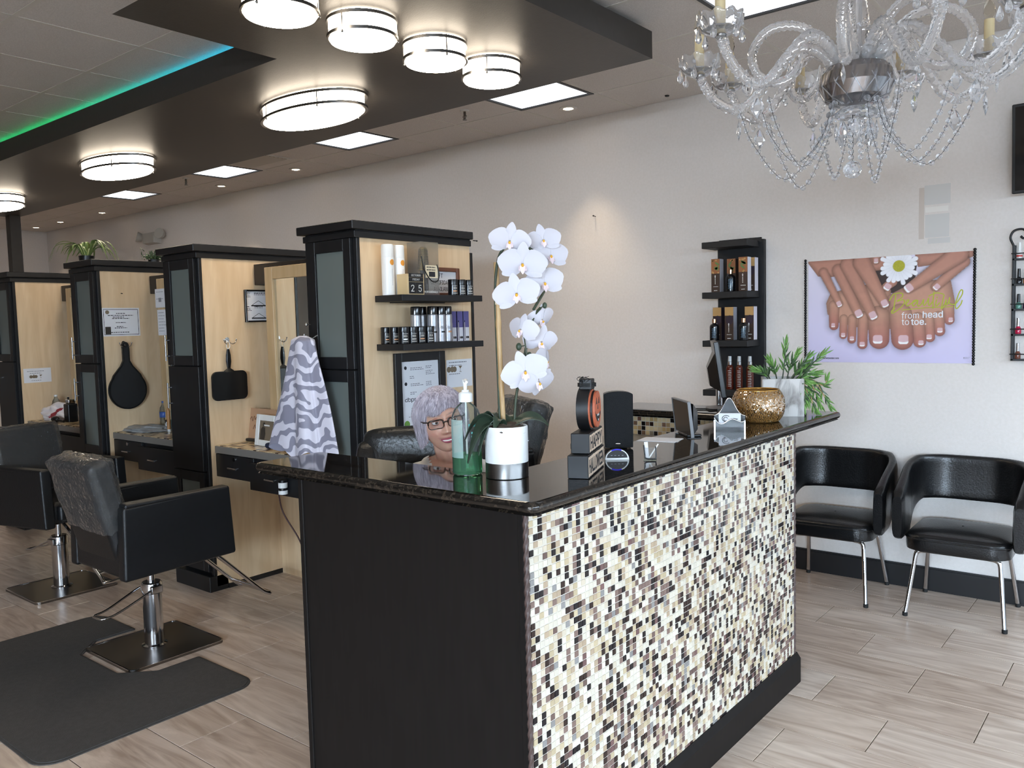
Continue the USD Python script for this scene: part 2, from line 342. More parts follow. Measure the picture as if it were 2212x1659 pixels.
part(wr, 'side_wall', bx(XR, XR + 0.12, YF, -1.9, 0.18, 2.45), 'wall_paint'); part(wr, 'side_wall', bx(XR, XR + 0.12, 4.9, YW, 0.18, 2.45), 'wall_paint')
for k in range(4):
    y0 = -1.9 + k * 1.7
    w = struct(f'window_{k + 1}', label='tall shop front window pane in a dark frame')
    part(w, 'window_frame', cat(bx(XR + 0.03, XR + 0.09, y0, y0 + 0.05, 0.18, 2.45), bx(XR + 0.03, XR + 0.09, y0 + 1.65, y0 + 1.7, 0.18, 2.45), bx(XR + 0.03, XR + 0.09, y0 + 0.05, y0 + 1.65, 0.18, 0.24), bx(XR + 0.03, XR + 0.09, y0 + 0.05, y0 + 1.65, 2.39, 2.45)), 'black_trim')
    part(w, 'pane', bx(XR + 0.055, XR + 0.061, y0 + 0.05, y0 + 1.65, 0.24, 2.39), 'pane')
struct('baseboard_back', cat(bx(XL, XR, YW - 0.018, YW, 0, 0.128), bx(XL, XR, YW - 0.012, YW, 0.128, 0.138)), 'black_trim', 'tall black baseboard along the back wall')
# soffit: an L-shaped dark panel hung just under the ceiling
ZS, ZST = 2.94, 3.074
def soffit():
    low = [(-10.2, 2.53), (-3.5, 2.53), (-3.5, 1.726), (-2.15, 1.726), (-2.15, 3.82), (-10.2, 3.82)]
    top = [(-10.2, 2.53), (-3.5, 2.53), (-3.5, 1.98), (-2.15, 1.98), (-2.15, 3.82), (-10.2, 3.82)]
    v = np.array([(x, y, ZS) for x, y in low] + [(x, y, ZST) for x, y in top]); f = []
    for i in range(6):
        j = (i + 1) % 6; f += [[i, j, j + 6], [i, j + 6, i + 6]]
    t = [[0, 1, 4], [0, 4, 5], [1, 2, 3], [1, 3, 4]]
    return v, np.array(f + [q[::-1] for q in t] + [[a + 6 for a in q] for q in t])
s = struct('trim_1', label='dark brown L-shaped dropped ceiling panel')
part(s, 'panel', soffit(), 'soffit_paint')
for x in (-9.5, -7.0, -4.6, -2.8):
    part(s, 'hanger', bxc(x, 3.3, ZST, 0.05, 0.05, ZC - ZST + 0.002), 'soffit_paint')
# colour-changing strip on the panel's ledge
_t = np.linspace(0, 1, 14); MATS['led_glow'] = usdkit.material(stage, '/World/Looks/led_glow', {
    'g': ('geometry', {}), 's': ('separate_xyz', {}), 'm': ('map_range', {'from_min': -9.0, 'from_max': -3.5}),
    'r': ('rgb_ramp', {'ramp': [(0.0, (0.01, 0.5, 0.12)), (0.50, (0.01, 0.55, 0.16)), (0.66, (0.02, 0.55, 0.32)), (0.80, (0.02, 0.50, 0.62)), (1.0, (0.03, 0.46, 0.85))]}),
    'e': ('emission', {'strength': LED_GLOW})}, [('g.position', 's.vector'), ('s.x', 'm.value'), ('m.result', 'r.fac'), ('r.color', 'e.color'), ], surface='e.emission')
led = thing('led_strip', 'colour-changing strip light glowing green to blue along the dark ceiling panel edge', 'strip light', (-6.8, 2.60, ZST))
part(led, 'channel', bx(-3.3, 3.3, -0.004, 0.012, 0.0, 0.004), 'brushed_steel'); part(led, 'light_strip', bx(-3.28, 3.28, -0.002, 0.010, 0.004, 0.012), 'led_glow')
# post
po = thing('support_post', 'slim dark brown post standing at the far end of the dropped ceiling panel', 'post', (-10.09, 3.74, 0))
part(po, 'shaft', bxc(0, 0, 0.0, 0.11, 0.11, ZS), 'soffit_paint'); part(po, 'base_plate', bxc(0, 0, 0, 0.16, 0.16, 0.02, 0.004), 'soffit_paint')
# drum lights
emit('drum_glow', (255, 238, 214), DRUM_GLOW)
def drum(a, b, label, loc, group, struts):
    t = thing('drum_ceiling_light', label, 'ceiling light', loc, 0, group)
    H = 0.098
    part(t, 'diffuser', lathe([(0, -H), (0.55, -H), (0.90, -H + 0.002), (0.94, -H + 0.012), (0.94, 0)], 64, sx=a, sy=b), 'drum_glow', smooth=35)
    for z in (-0.013, -0.080):
        o = lathe([(0.945, z - 0.007), (1.0, z - 0.007), (1.0, z + 0.007), (0.945, z + 0.007)], 64, sx=a, sy=b)
        q = np.array([0.945, 1.0, 1.0, 0.945]); zz = np.array([-1, -1, 1, 1]) * 0.0065 + z; an = np.arange(64) / 64 * 2 * math.pi
        v = np.stack([np.outer(np.cos(an), q) * a, np.outer(np.sin(an), q) * b, np.tile(zz, (64, 1))], -1).reshape(-1, 3)
        part(t, 'ring', (v, grid_faces(64, 4, True, True)), 'brushed_steel', smooth=35)
    for g in struts:
        g = math.radians(g); x, y = 0.975 * a * math.cos(g), 0.975 * b * math.sin(g)
        part(t, 'strut', cat(cyl(0.003, -0.090, -0.004, 8, (x, y)), ball((x, y, -0.092), 0.0055, ICO1)), 'brushed_steel', smooth=40)
    return t
ord4 = ('nearest of the four in the row', 'second of the four in the row', 'third of the four in the row', 'farthest of the four in the row')
for (x, y, off), o in zip([(-2.80, 2.05, -70), (-2.80, 2.47, -75), (-2.785, 2.90, -25), (-2.78, 3.30, -58)], ord4):
    drum(0.153, 0.153, f'round drum light with two steel rings, {o}', (x, y, ZS), 'round drum lights', [off, off + 120, off + 240])
for x, o in ((-4.02, 'nearest and largest of the oval lights'), (-6.42, 'middle oval light, left of the large one'), (-8.86, 'oval light cut by the left picture edge')):
    drum(0.42, 0.215, f'oval drum light with two steel rings, {o}', (x, 3.14, ZS), 'oval drum lights', [-118, -52, 62, 118])
# lay-in light panels
emit('panel_glow', (240, 244, 250), PANEL_GLOW)
wt = ('above the wall shelf side, beside the end of the dark panel', 'second along the back wall strip from the near end', 'third along the back wall strip', 'fourth and farthest along the back wall strip', 'above the chandelier at the top edge of the picture')
for (x, y), o in zip(TROFFERS, wt):
    t = thing('ceiling_light_panel', f'square lay-in ceiling light panel, {o}', 'ceiling light', (x + GX / 2, y + GY / 2, ZC), 0, 'lay-in ceiling light panels')
    a, b = GX / 2 - 0.004, GY / 2 - 0.004
    part(t, 'frame', cat(bx(-a, a, -b, -b + 0.022, -0.004, 0.03), bx(-a, a, b - 0.022, b, -0.004, 0.03), bx(-a, -a + 0.022, -b + 0.022, b - 0.022, -0.004, 0.03), bx(a - 0.022, a, -b + 0.022, b - 0.022, -0.004, 0.03)), 'black_trim')
    for i in range(4):
        for j in range(2):
            w, d = (2 * a - 0.044) / 4, (2 * b - 0.044) / 2
            part(t, 'lens', bx(-a + 0.022 + i * w + 0.0015, -a + 0.022 + (i + 1) * w - 0.0015, -b + 0.022 + j * d + 0.0015, -b + 0.022 + (j + 1) * d - 0.0015, 0.004, 0.010), 'panel_glow')
    part(t, 'backing', bx(-a + 0.02, a - 0.02, -b + 0.02, b - 0.02, 0.0105, 0.028), 'ceiling_grid')
# recessed downlights by the wall
emit('spot_glow', (255, 226, 186), SPOT_GLOW); mat('trim_white', (208, 203, 196), 0.5)
for k, (x, o) in enumerate(((-3.43, 'nearest, in front of the near light panel'), (-6.56, 'second from the near end'), (-7.82, 'third from the near end'), (-10.48, 'fourth from the near end'), (-11.67, 'fifth, right of the dark post'), (-12.45, 'sixth, tucked behind the dark post'))):
    t = thing('recessed_downlight', f'round recessed downlight by the back wall, {o}', 'downlight', (x, 4.90, ZC), 0, 'recessed downlights')
    an = np.arange(32) / 32 * 2 * math.pi; q = np.array([0.038, 0.062, 0.062, 0.038]); zz = np.array([-0.004, -0.003, 0.002, 0.002])
    v = np.stack([np.outer(np.cos(an), q), np.outer(np.sin(an), q), np.tile(zz, (32, 1))], -1).reshape(-1, 3)
    part(t, 'trim_ring', (v, grid_faces(32, 4, True, True)), 'trim_white', smooth=40)
    part(t, 'lamp', ball((0, 0, 0.001), (0.034, 0.034, 0.010)), 'spot_glow', smooth=True)
    l = UsdLux.SphereLight.Define(stage, t + '/spot_beam'); l.AddTranslateOp().Set(Gf.Vec3d(0, 0, -0.03)); l.CreateRadiusAttr(0.02)
    l.CreateIntensityAttr(SPOT_BEAM); l.CreateColorAttr(Gf.Vec3f(1.0, 0.80, 0.56))
    sh = UsdLux.ShapingAPI.Apply(l.GetPrim()); sh.CreateShapingConeAngleAttr(34.0); sh.CreateShapingConeSoftnessAttr(0.9)
    l.AddRotateXOp().Set(0.0)
# small ceiling fittings
def sprinkler(x, y, o):
    t = thing('fire_sprinkler', f'dark brass fire sprinkler head hanging from the ceiling, {o}', 'sprinkler', (x, y, ZC))
    part(t, 'escutcheon', lathe([(0, -0.008), (0.03, -0.008), (0.034, 0.002)], 24), 'trim_white', smooth=40)
    part(t, 'body', cat(cyl(0.009, -0.03, -0.006, 12), *[tube(spline([(sx * 0.004, 0, -0.03), (sx * 0.016, 0, -0.042), (sx * 0.004, 0, -0.062)], 10), 0.003, 6) for sx in (-1, 1)], cyl(0.004, -0.062, -0.03, 8)), 'dark_chrome', smooth=40)
    part(t, 'deflector', cyl(0.016, -0.066, -0.063, 16), 'dark_chrome')
sprinkler(-3.985, 4.43, 'beside the near end light panel'); sprinkler(-7.65, 4.41, 'far along by the third light panel')
t = thing('air_vent', 'grey slotted ceiling air vent beside the third light panel', 'vent', (-6.47, 4.41, ZC))
part(t, 'frame', cat(bx(-0.30, 0.30, -0.15, -0.13, -0.006, 0), bx(-0.30, 0.30, 0.13, 0.15, -0.006, 0), bx(-0.30, -0.28, -0.13, 0.13, -0.006, 0), bx(0.28, 0.30, -0.13, 0.13, -0.006, 0)), 'ceiling_grid')
part(t, 'backing', bx(-0.28, 0.28, -0.13, 0.13, -0.002, 0), 'black_trim')
for k in range(6): part(t, 'louvre', mv(bx(-0.28, 0.28, -0.016, 0.016, -0.001, 0.001), (0, -0.105 + k * 0.042, -0.005), rx=-28), 'ceiling_grid')
single('ceiling_plug', lathe([(0, -0.006), (0.012, -0.006), (0.016, 0)], 16, (-2.762, 5.1, ZC)), 'black_trim', 'tiny dark round plug in the ceiling near the wall', 'plug')

# ================================================================ the reception desk
XM, YD, ZB, ZT = -1.325, 1.669, 1.128, 1.165      # mosaic face, dark end face, underside and top of the granite
TILE_TONES = [((214, 206, 190), 38), ((208, 195, 174), 10), ((190, 173, 142), 18), ((176, 156, 132), 8), ((126, 104, 96), 11), ((104, 84, 78), 6), ((44, 30, 28), 11), ((22, 20, 26), 13), ((140, 138, 136), 4), ((112, 84, 82), 3)]
def tones(n, rng):
    c = np.array([lin(t[0]) for t in TILE_TONES]); w = np.array([t[1] for t in TILE_TONES], float)
    return c[rng.choice(len(c), n, p=w / w.sum())] * (1 + rng.normal(0, 0.05, (n, 1)))
dk = thing('reception_desk', 'U-shaped reception desk with mosaic tiled front and plain dark end', 'desk')
part(dk, 'end_panel', bx(-2.268, XM - 0.03, YD, YD + 0.04, 0.0, ZB), 'espresso')
part(dk, 'end_stile', bx(-2.29, -2.268, YD - 0.006, YD + 0.05, 0, ZB, 0.002), 'espresso'); part(dk, 'end_stile', bx(XM - 0.03, XM - 0.012, YD - 0.004, YD + 0.05, 0, ZB, 0.002), 'espresso')
part(dk, 'end_back_panel', bx(-2.268, -1.62, YD + 0.20, YD + 0.22, 0.0, ZB), 'espresso')
part(dk, 'end_side', bx(-2.29, -2.268, YD + 0.05, YD + 0.22, 0, ZB), 'espresso')
part(dk, 'front_core', bx(XM - 0.20, XM - 0.008, YD + 0.05, 3.545, 0.0, ZB), 'espresso')
part(dk, 'front_grout', bx(XM - 0.008, XM - 0.0012, YD + 0.004, 3.548, 0.12, ZB), 'grout_tile')
def rope(a, b, r=0.007):
    k = 160; p = np.linspace(a, b, k); return tube(p, r, 10, twist=260, lobes=3, amp=0.22)
mat('rope_trim', (74, 58, 54), 0.4)
part(dk, 'rope_trim', rope((XM - 0.003, YD - 0.003, 0.12), (XM - 0.003, YD - 0.003, ZB)), 'rope_trim', smooth=40)
part(dk, 'rope_trim', rope((XM - 0.003, 3.556, 0.12), (XM - 0.003, 3.556, ZB)), 'rope_trim', smooth=40)
def base_prof(y0, y1):
    p = Polygon([(-0.02, 0), (0.020, 0), (0.020, 0.108), (0.006, 0.128), (0.004, 0.132), (-0.02, 0.132)])
    v, f = ext(p, y1 - y0); return np.stack([XM + v[:, 0], y0 + v[:, 2], v[:, 1]], 1), f[:, ::-1]
part(dk, 'base_moulding', base_prof(YD - 0.01, 3.575), 'espresso')
# tiles of the front face: pitch 19.7 mm
rt = np.random.default_rng(11); P = 0.0197
ny, nz = int((3.548 - YD - 0.006) / P), int((ZB - 0.132) / P) + 1
spots = [(YD + 0.006 + i * P, ZB - 0.001 - (k + 1) * P) for i in range(ny) for k in range(nz)]
cols = tones(len(spots), rt)
# the row-wise clusters of the real sheets: some neighbours share a tone
for q in range(1, len(spots)):
    if rt.random() < 0.18: cols[q] = cols[q - 1]
CR = np.array([-1, -1, 1, 1])
def tile_yz(y, z, x, w=P - 0.0022):
    b = 0.0008; t = 0.0022
    v = np.array([[x - 0.001, y, z], [x - 0.001, y + w, z], [x - 0.001, y + w, z + w], [x - 0.001, y, z + w], [x + t, y + b, z + b], [x + t, y + w - b, z + b], [x + t, y + w - b, z + w - b], [x + t, y + b, z + w - b]])
    f = [[4, 5, 6], [4, 6, 7]]
    for i in range(4):
        j = (i + 1) % 4; f += [[i, j, j + 4], [i, j + 4, i + 4]]
    return v, np.array(f)
order = sorted(range(len(spots)), key=lambda q: (spots[q][0] - 1.67) + 0.25 * abs(spots[q][1] - 1.0))
one = set(order[:299])
for q in order[:299]:
    m = tile_yz(*spots[q], XM - 0.0012 + rt.uniform(-0.0003, 0.0003)); part(dk, 'tile', m, 'tile_glaze', col=np.tile(cols[q], (8, 1)))
rest = [q for q in range(len(spots)) if q not in one]
part(dk, 'mosaic_tiles', cat(*[tile_yz(*spots[q], XM - 0.0012) for q in rest]), 'tile_glaze', col=np.repeat(cols[rest], 8, 0), kind='stuff')
# the rear arm: mosaic on its inner face, work top in front of it
part(dk, 'rear_core', bx(-2.36, XM - 0.19, 3.742, 3.96, 0.0, ZB), 'espresso')
part(dk, 'rear_grout', bx(-2.36, XM - 0.20, 3.735, 3.742, 1.03, ZB), 'grout_tile')
rc = []; rcol = []
P2 = 0.0238
for i in range(int(0.82 / P2)):
    for k in range(4):
        v, f = tile_yz(-2.358 + i * P2, ZB - 0.002 - (k + 1) * P2, 0, P2 - 0.0026); rc.append((np.stack([v[:, 1], 3.7352 - v[:, 0], v[:, 2]], 1), f))
rcol = tones(len(rc), rt) * np.array([1.0, 0.86, 0.62])
part(dk, 'rear_mosaic_tiles', cat(*rc), 'tile_glaze', col=np.repeat(rcol, 8, 0), kind='stuff')
noisy('worktop_grey', (128, 124, 118), (150, 146, 140), 40, 0.35)
part(dk, 'inner_worktop', bx(-2.34, XM - 0.20, 3.30, 3.735, 1.0, 1.03, 0.003), 'worktop_grey')
# granite
def slab(outline, hole_free=True):
    ms = []
    prof = [(0.0, ZB + 0.001), (-0.006, ZB + 0.006), (0.004, ZB + 0.010), (0.008, ZB + 0.018), (0.008, ZB + 0.026), (0.003, ZB + 0.034), (-0.006, ZT)]
    g = Polygon(outline); rings = []
    base = g.buffer(-0.010, join_style=1).buffer(0.002, 4)
    pts = np.array(g.buffer(-0.03).buffer(0.03, 6).exterior.segmentize(0.2).coords)[:-1]
    if not Polygon(pts).exterior.is_ccw: pts = pts[::-1]
    nx = np.roll(pts, -1, 0) - np.roll(pts, 1, 0); nr = np.stack([nx[:, 1], -nx[:, 0]], 1); nr /= np.linalg.norm(nr, axis=1, keepdims=True)
    V = np.vstack([np.column_stack([pts + nr * (d - 0.008), np.full(len(pts), z)]) for d, z in prof]); n = len(pts); f = grid_faces(len(prof), n, wrap_m=True)
    ring = pts + nr * (prof[-1][0] - 0.008); top = trimesh.creation.triangulate_polygon(Polygon(ring), engine='earcut')
    tv, tf = np.array(top[0]), np.array(top[1])
    a = tv[tf]; area = (a[:, 1, 0] - a[:, 0, 0]) * (a[:, 2, 1] - a[:, 0, 1]) - (a[:, 2, 0] - a[:, 0, 0]) * (a[:, 1, 1] - a[:, 0, 1]); tf[area < 0] = tf[area < 0][:, ::-1]
    ring0 = pts + nr * (prof[0][0] - 0.008); bot = trimesh.creation.triangulate_polygon(Polygon(ring0), engine='earcut'); bv, bf = np.array(bot[0]), np.array(bot[1])
    a = bv[bf]; area = (a[:, 1, 0] - a[:, 0, 0]) * (a[:, 2, 1] - a[:, 0, 1]) - (a[:, 2, 0] - a[:, 0, 0]) * (a[:, 1, 1] - a[:, 0, 1]); bf[area > 0] = bf[area > 0][:, ::-1]
    return cat((V, f), (np.column_stack([tv, np.full(len(tv), ZT)]), tf), (np.column_stack([bv, np.full(len(bv), ZB + 0.001)]), bf))
OUT = [(-2.50, 1.632), (-1.275, 1.632), (-1.275, 4.035), (-2.40, 4.035), (-2.40, 3.69), (-1.635, 3.69), (-1.635, 1.925), (-2.50, 1.925)]
single('granite_countertop', slab(OUT), 'granite', 'polished black granite countertop with a rounded edge on the reception desk', 'countertop', smooth=50)

# ================================================================ styling stations: tall cabinets with maple sides
Y0 = 2.742
def station(x, label, lower_glass, wide=0.385):
    t = thing('styling_station', label, 'styling station', (x, Y0, 0), 0, 'styling station cabinets')
    W = wide
    part(t, 'side_panel', bx(-0.022, 0, 0.022, 0.838, 0.03, 2.066), 'maple')
    part(t, 'body', bx(-W, -0.022, 0.024, 0.838, 0.10, 2.066), 'black_wood')
    part(t, 'edge_strip', bx(-0.024, 0.006, 0.838, 0.856, 0.03, 2.03), 'black_wood')
    part(t, 'corner_post', bx(-0.024, 0.004, 0.0, 0.022, 0.10, 2.066, 0.002), 'black_wood')
    part(t, 'crown_base', bx(-W - 0.015, 0.012, -0.018, 0.842, 2.066, 2.098, 0.002), 'black_wood')
    part(t, 'crown', bx(-W - 0.032, 0.03, -0.045, 0.842, 2.104, 2.146, 0.003), 'black_wood')
    part(t, 'crown_core', bx(-W - 0.006, 0.004, -0.006, 0.84, 2.096, 2.106), 'black_wood')
    part(t, 'plinth', bx(-W - 0.02, 0.0, -0.03, 0.10, 0.0, 0.10, 0.003), 'black_wood')
    part(t, 'floor_strip', bx(-0.02, 0.004, 0.10, 0.84, 0.0, 0.028), 'black_wood')
    def door(z0, z1, gl, hand):
        s = 0.075; a, b = -W + 0.004, -0.026
        o = [bx(a, a + s, -0.018, 0.020, z0, z1, 0.0015), bx(b - s + 0.02, b, -0.018, 0.020, z0, z1, 0.0015), bx(a + s, b - s + 0.02, -0.018, 0.020, z0, z0 + 0.06, 0.0015), bx(a + s, b - s + 0.02, -0.018, 0.020, z1 - 0.06, z1, 0.0015)]
        if not gl: o = [bx(a, b, -0.018, 0.020, z0, z1, 0.002)]
        d = part(t, 'door', cat(*o), 'black_wood')
        if gl: part(d, 'frosted_glass', bx(a + s, b - s + 0.02, -0.006, 0.0, z0 + 0.06, z1 - 0.06), 'frosted')
        if hand is not None:
            h = a + 0.03
            part(d, 'handle', cat(tube([(h, -0.046, hand), (h, -0.046, hand + 0.16)], 0.0055, 10), tube([(h, -0.02, hand + 0.03), (h, -0.046, hand + 0.03)], 0.004, 8), tube([(h, -0.02, hand + 0.13), (h, -0.046, hand + 0.13)], 0.004, 8)), 'chrome', smooth=40)
    door(1.412, 2.064, True, None if lower_glass == 2 else 1.44)
    door(0.755, 1.405, lower_glass > 0, None if lower_glass == 2 else 1.14)
    door(0.125, 0.748, lower_glass != 2, None if lower_glass == 2 else 0.5)
    if lower_glass == 2:
        part(t, 'knob', cat(cyl(0.003, 0, 0.02, 8), ball((0, 0, 0.026), 0.009, ICO1)) if False else mv(cat(cyl(0.003, 0, 0.02, 8), ball((0, 0, 0.026), 0.009, ICO1)), (-W + 0.02, -0.018, 1.642), rx=90), 'chrome', smooth=40)
    return t
station(-3.215, 'tall maple-sided black cabinet nearest the reception desk, with two product shelves on its side', 2)
station(-4.671, 'tall maple-sided black cabinet with the square paddle mirror hanging on its side', 0)
station(-6.005, 'tall maple-sided black cabinet with the round teardrop mirror hanging on its side', 1)
station(-7.511, 'farthest tall maple-sided black cabinet, at the left edge of the picture', 0)
# counters, drawers and mirrors between the cabinets
MATS['mosaic_print'] = usdkit.material(stage, '/World/Looks/mosaic_print', {
    'tc': ('texture_coordinate', {}), 'mp': ('mapping', {'scale': (32, 32, 1)}), 'v': ('voronoi_texture', {'metric': 'chebychev', 'scale': 1.0, 'randomness': 0.35, 'dimensions': '2D'}), 's': ('separate_color', {}),
    'r': ('rgb_ramp', {'interpolate': False, 'ramp': [(0.0, lin((206, 186, 150))), (0.34, lin((170, 142, 106))), (0.55, lin((74, 52, 38))), (0.75, lin((196, 176, 140))), (0.88, lin((44, 32, 26)))]}),
    'p': ('principled_bsdf', {'roughness': 0.25})}, [('tc.object', 'mp.vector'), ('mp.vector', 'v.vector'), ('v.color', 's.color'), ('s.r', 'r.fac'), ('r.color', 'p.base_color')], surface='p.BSDF')
mat('laminate_grey', (120, 114, 108), 0.45)
def bar_handle(p, cx, y, z, w=0.09):
    part(p, 'handle', cat(tube([(cx - w / 2, y - 0.026, z), (cx + w / 2, y - 0.026, z)], 0.0055, 10), tube([(cx - w * 0.3, y, z), (cx - w * 0.3, y - 0.026, z)], 0.004, 8), tube([(cx + w * 0.3, y, z), (cx + w * 0.3, y - 0.026, z)], 0.004, 8)), 'chrome', smooth=40)
def vanity(x0, x1, label, mlabel):
    L = x1 - x0 - 0.004
    t = thing('vanity_counter', label, 'counter', (x0 + 0.002, Y0, 0), 0, 'vanity counters')
    part(t, 'counter_edge', bx(0, L, 0.048, 0.52, 0.868, 0.912, 0.002), 'laminate_grey')
    part(t, 'mosaic_top', bx(0.004, L - 0.004, 0.056, 0.51, 0.912, 0.9155), 'mosaic_print')
    part(t, 'drawer_case', bx(0.004, L - 0.002, 0.07, 0.50, 0.735, 0.867), 'black_wood')
    d = part(t, 'drawer', bx(0.0, 0.405, 0.052, 0.07, 0.722, 0.864, 0.002), 'black_wood'); bar_handle(d, 0.212, 0.052, 0.790)
    part(d, 'lock', mv(cyl(0.012, 0, 0.006, 16), (0.205, 0.052, 0.842), rx=90), 'chrome', smooth=40)
    part(t, 'drawer_case', bx(0.415, L - 0.002, 0.036, 0.48, 0.688, 0.734), 'black_wood')
    d = part(t, 'drawer', bx(0.410, L, 0.018, 0.036, 0.686, 0.845, 0.002), 'black_wood'); bar_handle(d, 0.64, 0.018, 0.768)
    part(t, 'knee_panel', bx(0.0, L, 0.50, 0.52, 0.0, 0.868), 'maple')
    m = thing('station_mirror', mlabel, 'mirror', (x0 + 0.002, Y0, 0.916), 0, 'station mirrors')
    part(m, 'valance', bx(0.012, L - 0.01, 0.378, 0.53, 0.992, 1.122, 0.002), 'black_wood')
    a, b = 0.175, L - 0.17; z0, z1 = 0.0, 1.092; w = 0.078; zb = 0.06
    part(m, 'frame', cat(bx(a, a + w, 0.342, 0.375, z0, z1, 0.002), bx(b - w, b, 0.342, 0.375, z0, z1, 0.002), bx(a + w, b - w, 0.342, 0.375, z0, zb, 0.002), bx(a + w, b - w, 0.342, 0.375, z1 - 0.075, z1, 0.002)), 'maple_frame')
    part(m, 'mirror_glass', bx(a + w - 0.004, b - w + 0.004, 0.358, 0.364, zb - 0.004, z1 - 0.071), 'mirror_silver')
    part(m, 'backing', bx(a + 0.01, b - 0.01, 0.366, 0.50, 0.0, 0.98), 'black_wood')
    part(m, 'wall_panel', bx(0.0, L, 0.505, 0.525, 0.0, 1.0), 'maple')
    return t
vanity(-4.671, -3.60, 'mosaic-topped vanity counter with black drawers, beside the cabinet holding the square paddle mirror', 'tall maple-framed mirror behind the zebra print cape')
vanity(-6.005, -5.056, 'mosaic-topped vanity counter with black drawers, beside the cabinet holding the teardrop mirror', 'maple-framed mirror with paper notes stuck on, beside the teardrop hand mirror')
vanity(-7.511, -6.39, 'mosaic-topped vanity counter with the white plastic bag on it', 'maple-framed mirror mostly hidden behind the teardrop mirror cabinet')
# ---------------------------------------------------------------- on the cabinets' sides
mat('photo_dark', (52, 46, 40), 0.6); mat('photo_mid', (120, 106, 88), 0.6); mat('tan_print', (176, 140, 110), 0.7)
def on_side(name, x, y, z, w, h, label, c, t=0.0012, base='white_paper', **kw):
    """A flat thing on a cabinet's maple side, its face towards +x; origin at its lower middle."""
    p = thing(name, label, c, (x, y, z), 0, **kw); part(p, 'sheet', bx(0.0003, t, -w / 2, w / 2, 0, h), base); return p
r9 = np.random.default_rng(9)
p = on_side('certificate', -6.005, 2.899, 1.602, 0.272, 0.203, 'framed-look white licence certificate pinned above the teardrop mirror', 'certificate')
o = [bx(0.0012, 0.0016, -0.126, 0.126, a, a + 0.003) for a in (0.010, 0.190)] + [bx(0.0012, 0.0016, s * 0.125 - 0.0015, s * 0.125 + 0.0015, 0.010, 0.193) for s in (-1, 1)]
part(p, 'border', cat(*o), 'ink')
part(p, 'print', cat(*[text_lines(w, 1, 0.01, 0.005, 'yz', (0.0012, 0, z), r9) for w, z in ((0.07, 0.166), (0.19, 0.152), (0.12, 0.140), (0.13, 0.13), (0.08, 0.10), (0.07, 0.072), (0.10, 0.062), (0.16, 0.03))]), 'ink')
part(p, 'seal', mv(cyl(0.014, 0, 0.0006, 20), (0.0012, -0.098, 0.172), ry=90), 'photo_mid'); part(p, 'photo', bx(0.0012, 0.0018, -0.118, -0.078, 0.014, 0.068), 'photo_dark')
p = on_side('notice', -7.511, 2.892, 1.228, 0.216, 0.12, 'small white paper notice on the farthest cabinet side above the plastic bag', 'notice')
part(p, 'print', cat(text_lines(0.16, 1, 0.01, 0.005, 'yz', (0.0012, 0, 0.098), r9), text_lines(0.1, 1, 0.01, 0.005, 'yz', (0.0012, -0.01, 0.08), r9), text_lines(0.1, 1, 0.01, 0.004, 'yz', (0.0012, 0, 0.02), r9)), 'ink_grey')
def pumpkins(p, y, z, s=1.0, plane='yz'):
    a = unary_union([Point(y + d * s, z).buffer(0.013 * s) for d in (-0.022, 0, 0.016)] + [sbox(y - 0.002, z + 0.01 * s, y + 0.003, z + 0.02 * s)])
    g = unary_union([Polygon([(y + 0.042 * s, z + 0.014 * s), (y + 0.066 * s, z + 0.014 * s), (y + 0.054 * s, z)]), sbox(y + 0.053 * s, z - 0.012 * s, y + 0.055 * s, z), sbox(y + 0.047 * s, z - 0.014 * s, y + 0.061 * s, z - 0.012 * s)])
    part(p, 'picture', cat(ext(a, 0.0005, 'yz', 0.0012), ext(g, 0.0005, 'yz', 0.0012)), 'photo_mid')
pumpkins(p, -0.03, 0.05)
p = on_side('notice', -3.215, 3.466, 1.270, 0.212, 0.156, 'white paper notice taped beside the black framed licence on the nearest cabinet', 'notice')
part(p, 'print', cat(text_lines(0.17, 1, 0.01, 0.006, 'yz', (0.0012, 0, 0.144), r9), text_lines(0.11, 1, 0.01, 0.005, 'yz', (0.0012, -0.03, 0.126), r9), text_lines(0.11, 1, 0.01, 0.005, 'yz', (0.0012, -0.03, 0.078), r9)), 'ink_grey'); pumpkins(p, -0.06, 0.102, 1.25)
def frame_on_side(name, x, y, z, w, h, bar, label, m, sheet=(206, 210, 216)):
    t = thing(name, label, 'picture frame', (x, y, z))
    part(t, 'frame', cat(bx(0.0005, 0.02, -w / 2, -w / 2 + bar, 0, h, 0.002), bx(0.0005, 0.02, w / 2 - bar, w / 2, 0, h, 0.002), bx(0.0005, 0.02, -w / 2 + bar, w / 2 - bar, 0, bar, 0.002), bx(0.0005, 0.02, -w / 2 + bar, w / 2 - bar, h - bar, h, 0.002)), m)
    part(t, 'sheet', bx(0.002, 0.006, -w / 2 + bar, w / 2 - bar, bar, h - bar), 'white_paper')
    return t
t = frame_on_side('framed_licence', -3.215, 3.147, 0.985, 0.375, 0.495, 0.046, 'wide black frame holding printed licences, below the product shelves', 'black_wood')
part(t, 'print', cat(*[text_lines(w, n, 0.009, 0.004, 'yz', (0.006, y, z), r9) for w, n, y, z in ((0.1, 2, -0.02, 0.415), (0.06, 2, 0.075, 0.42), (0.07, 3, 0.08, 0.395), (0.05, 2, -0.05, 0.37), (0.1, 2, -0.02, 0.33), (0.06, 3, 0.075, 0.335), (0.05, 2, -0.05, 0.285), (0.04, 4, -0.05, 0.20), (0.06, 1, -0.06, 0.155))]), 'ink_grey')
part(t, 'seal', cat(*[mv(lathe([(0.0058, 0), (0.0095, 0), (0.0095, 0.0006), (0.0058, 0.0006)], 16), (0.006, -0.105, z), ry=90) for z in (0.415, 0.33)]), 'ink')
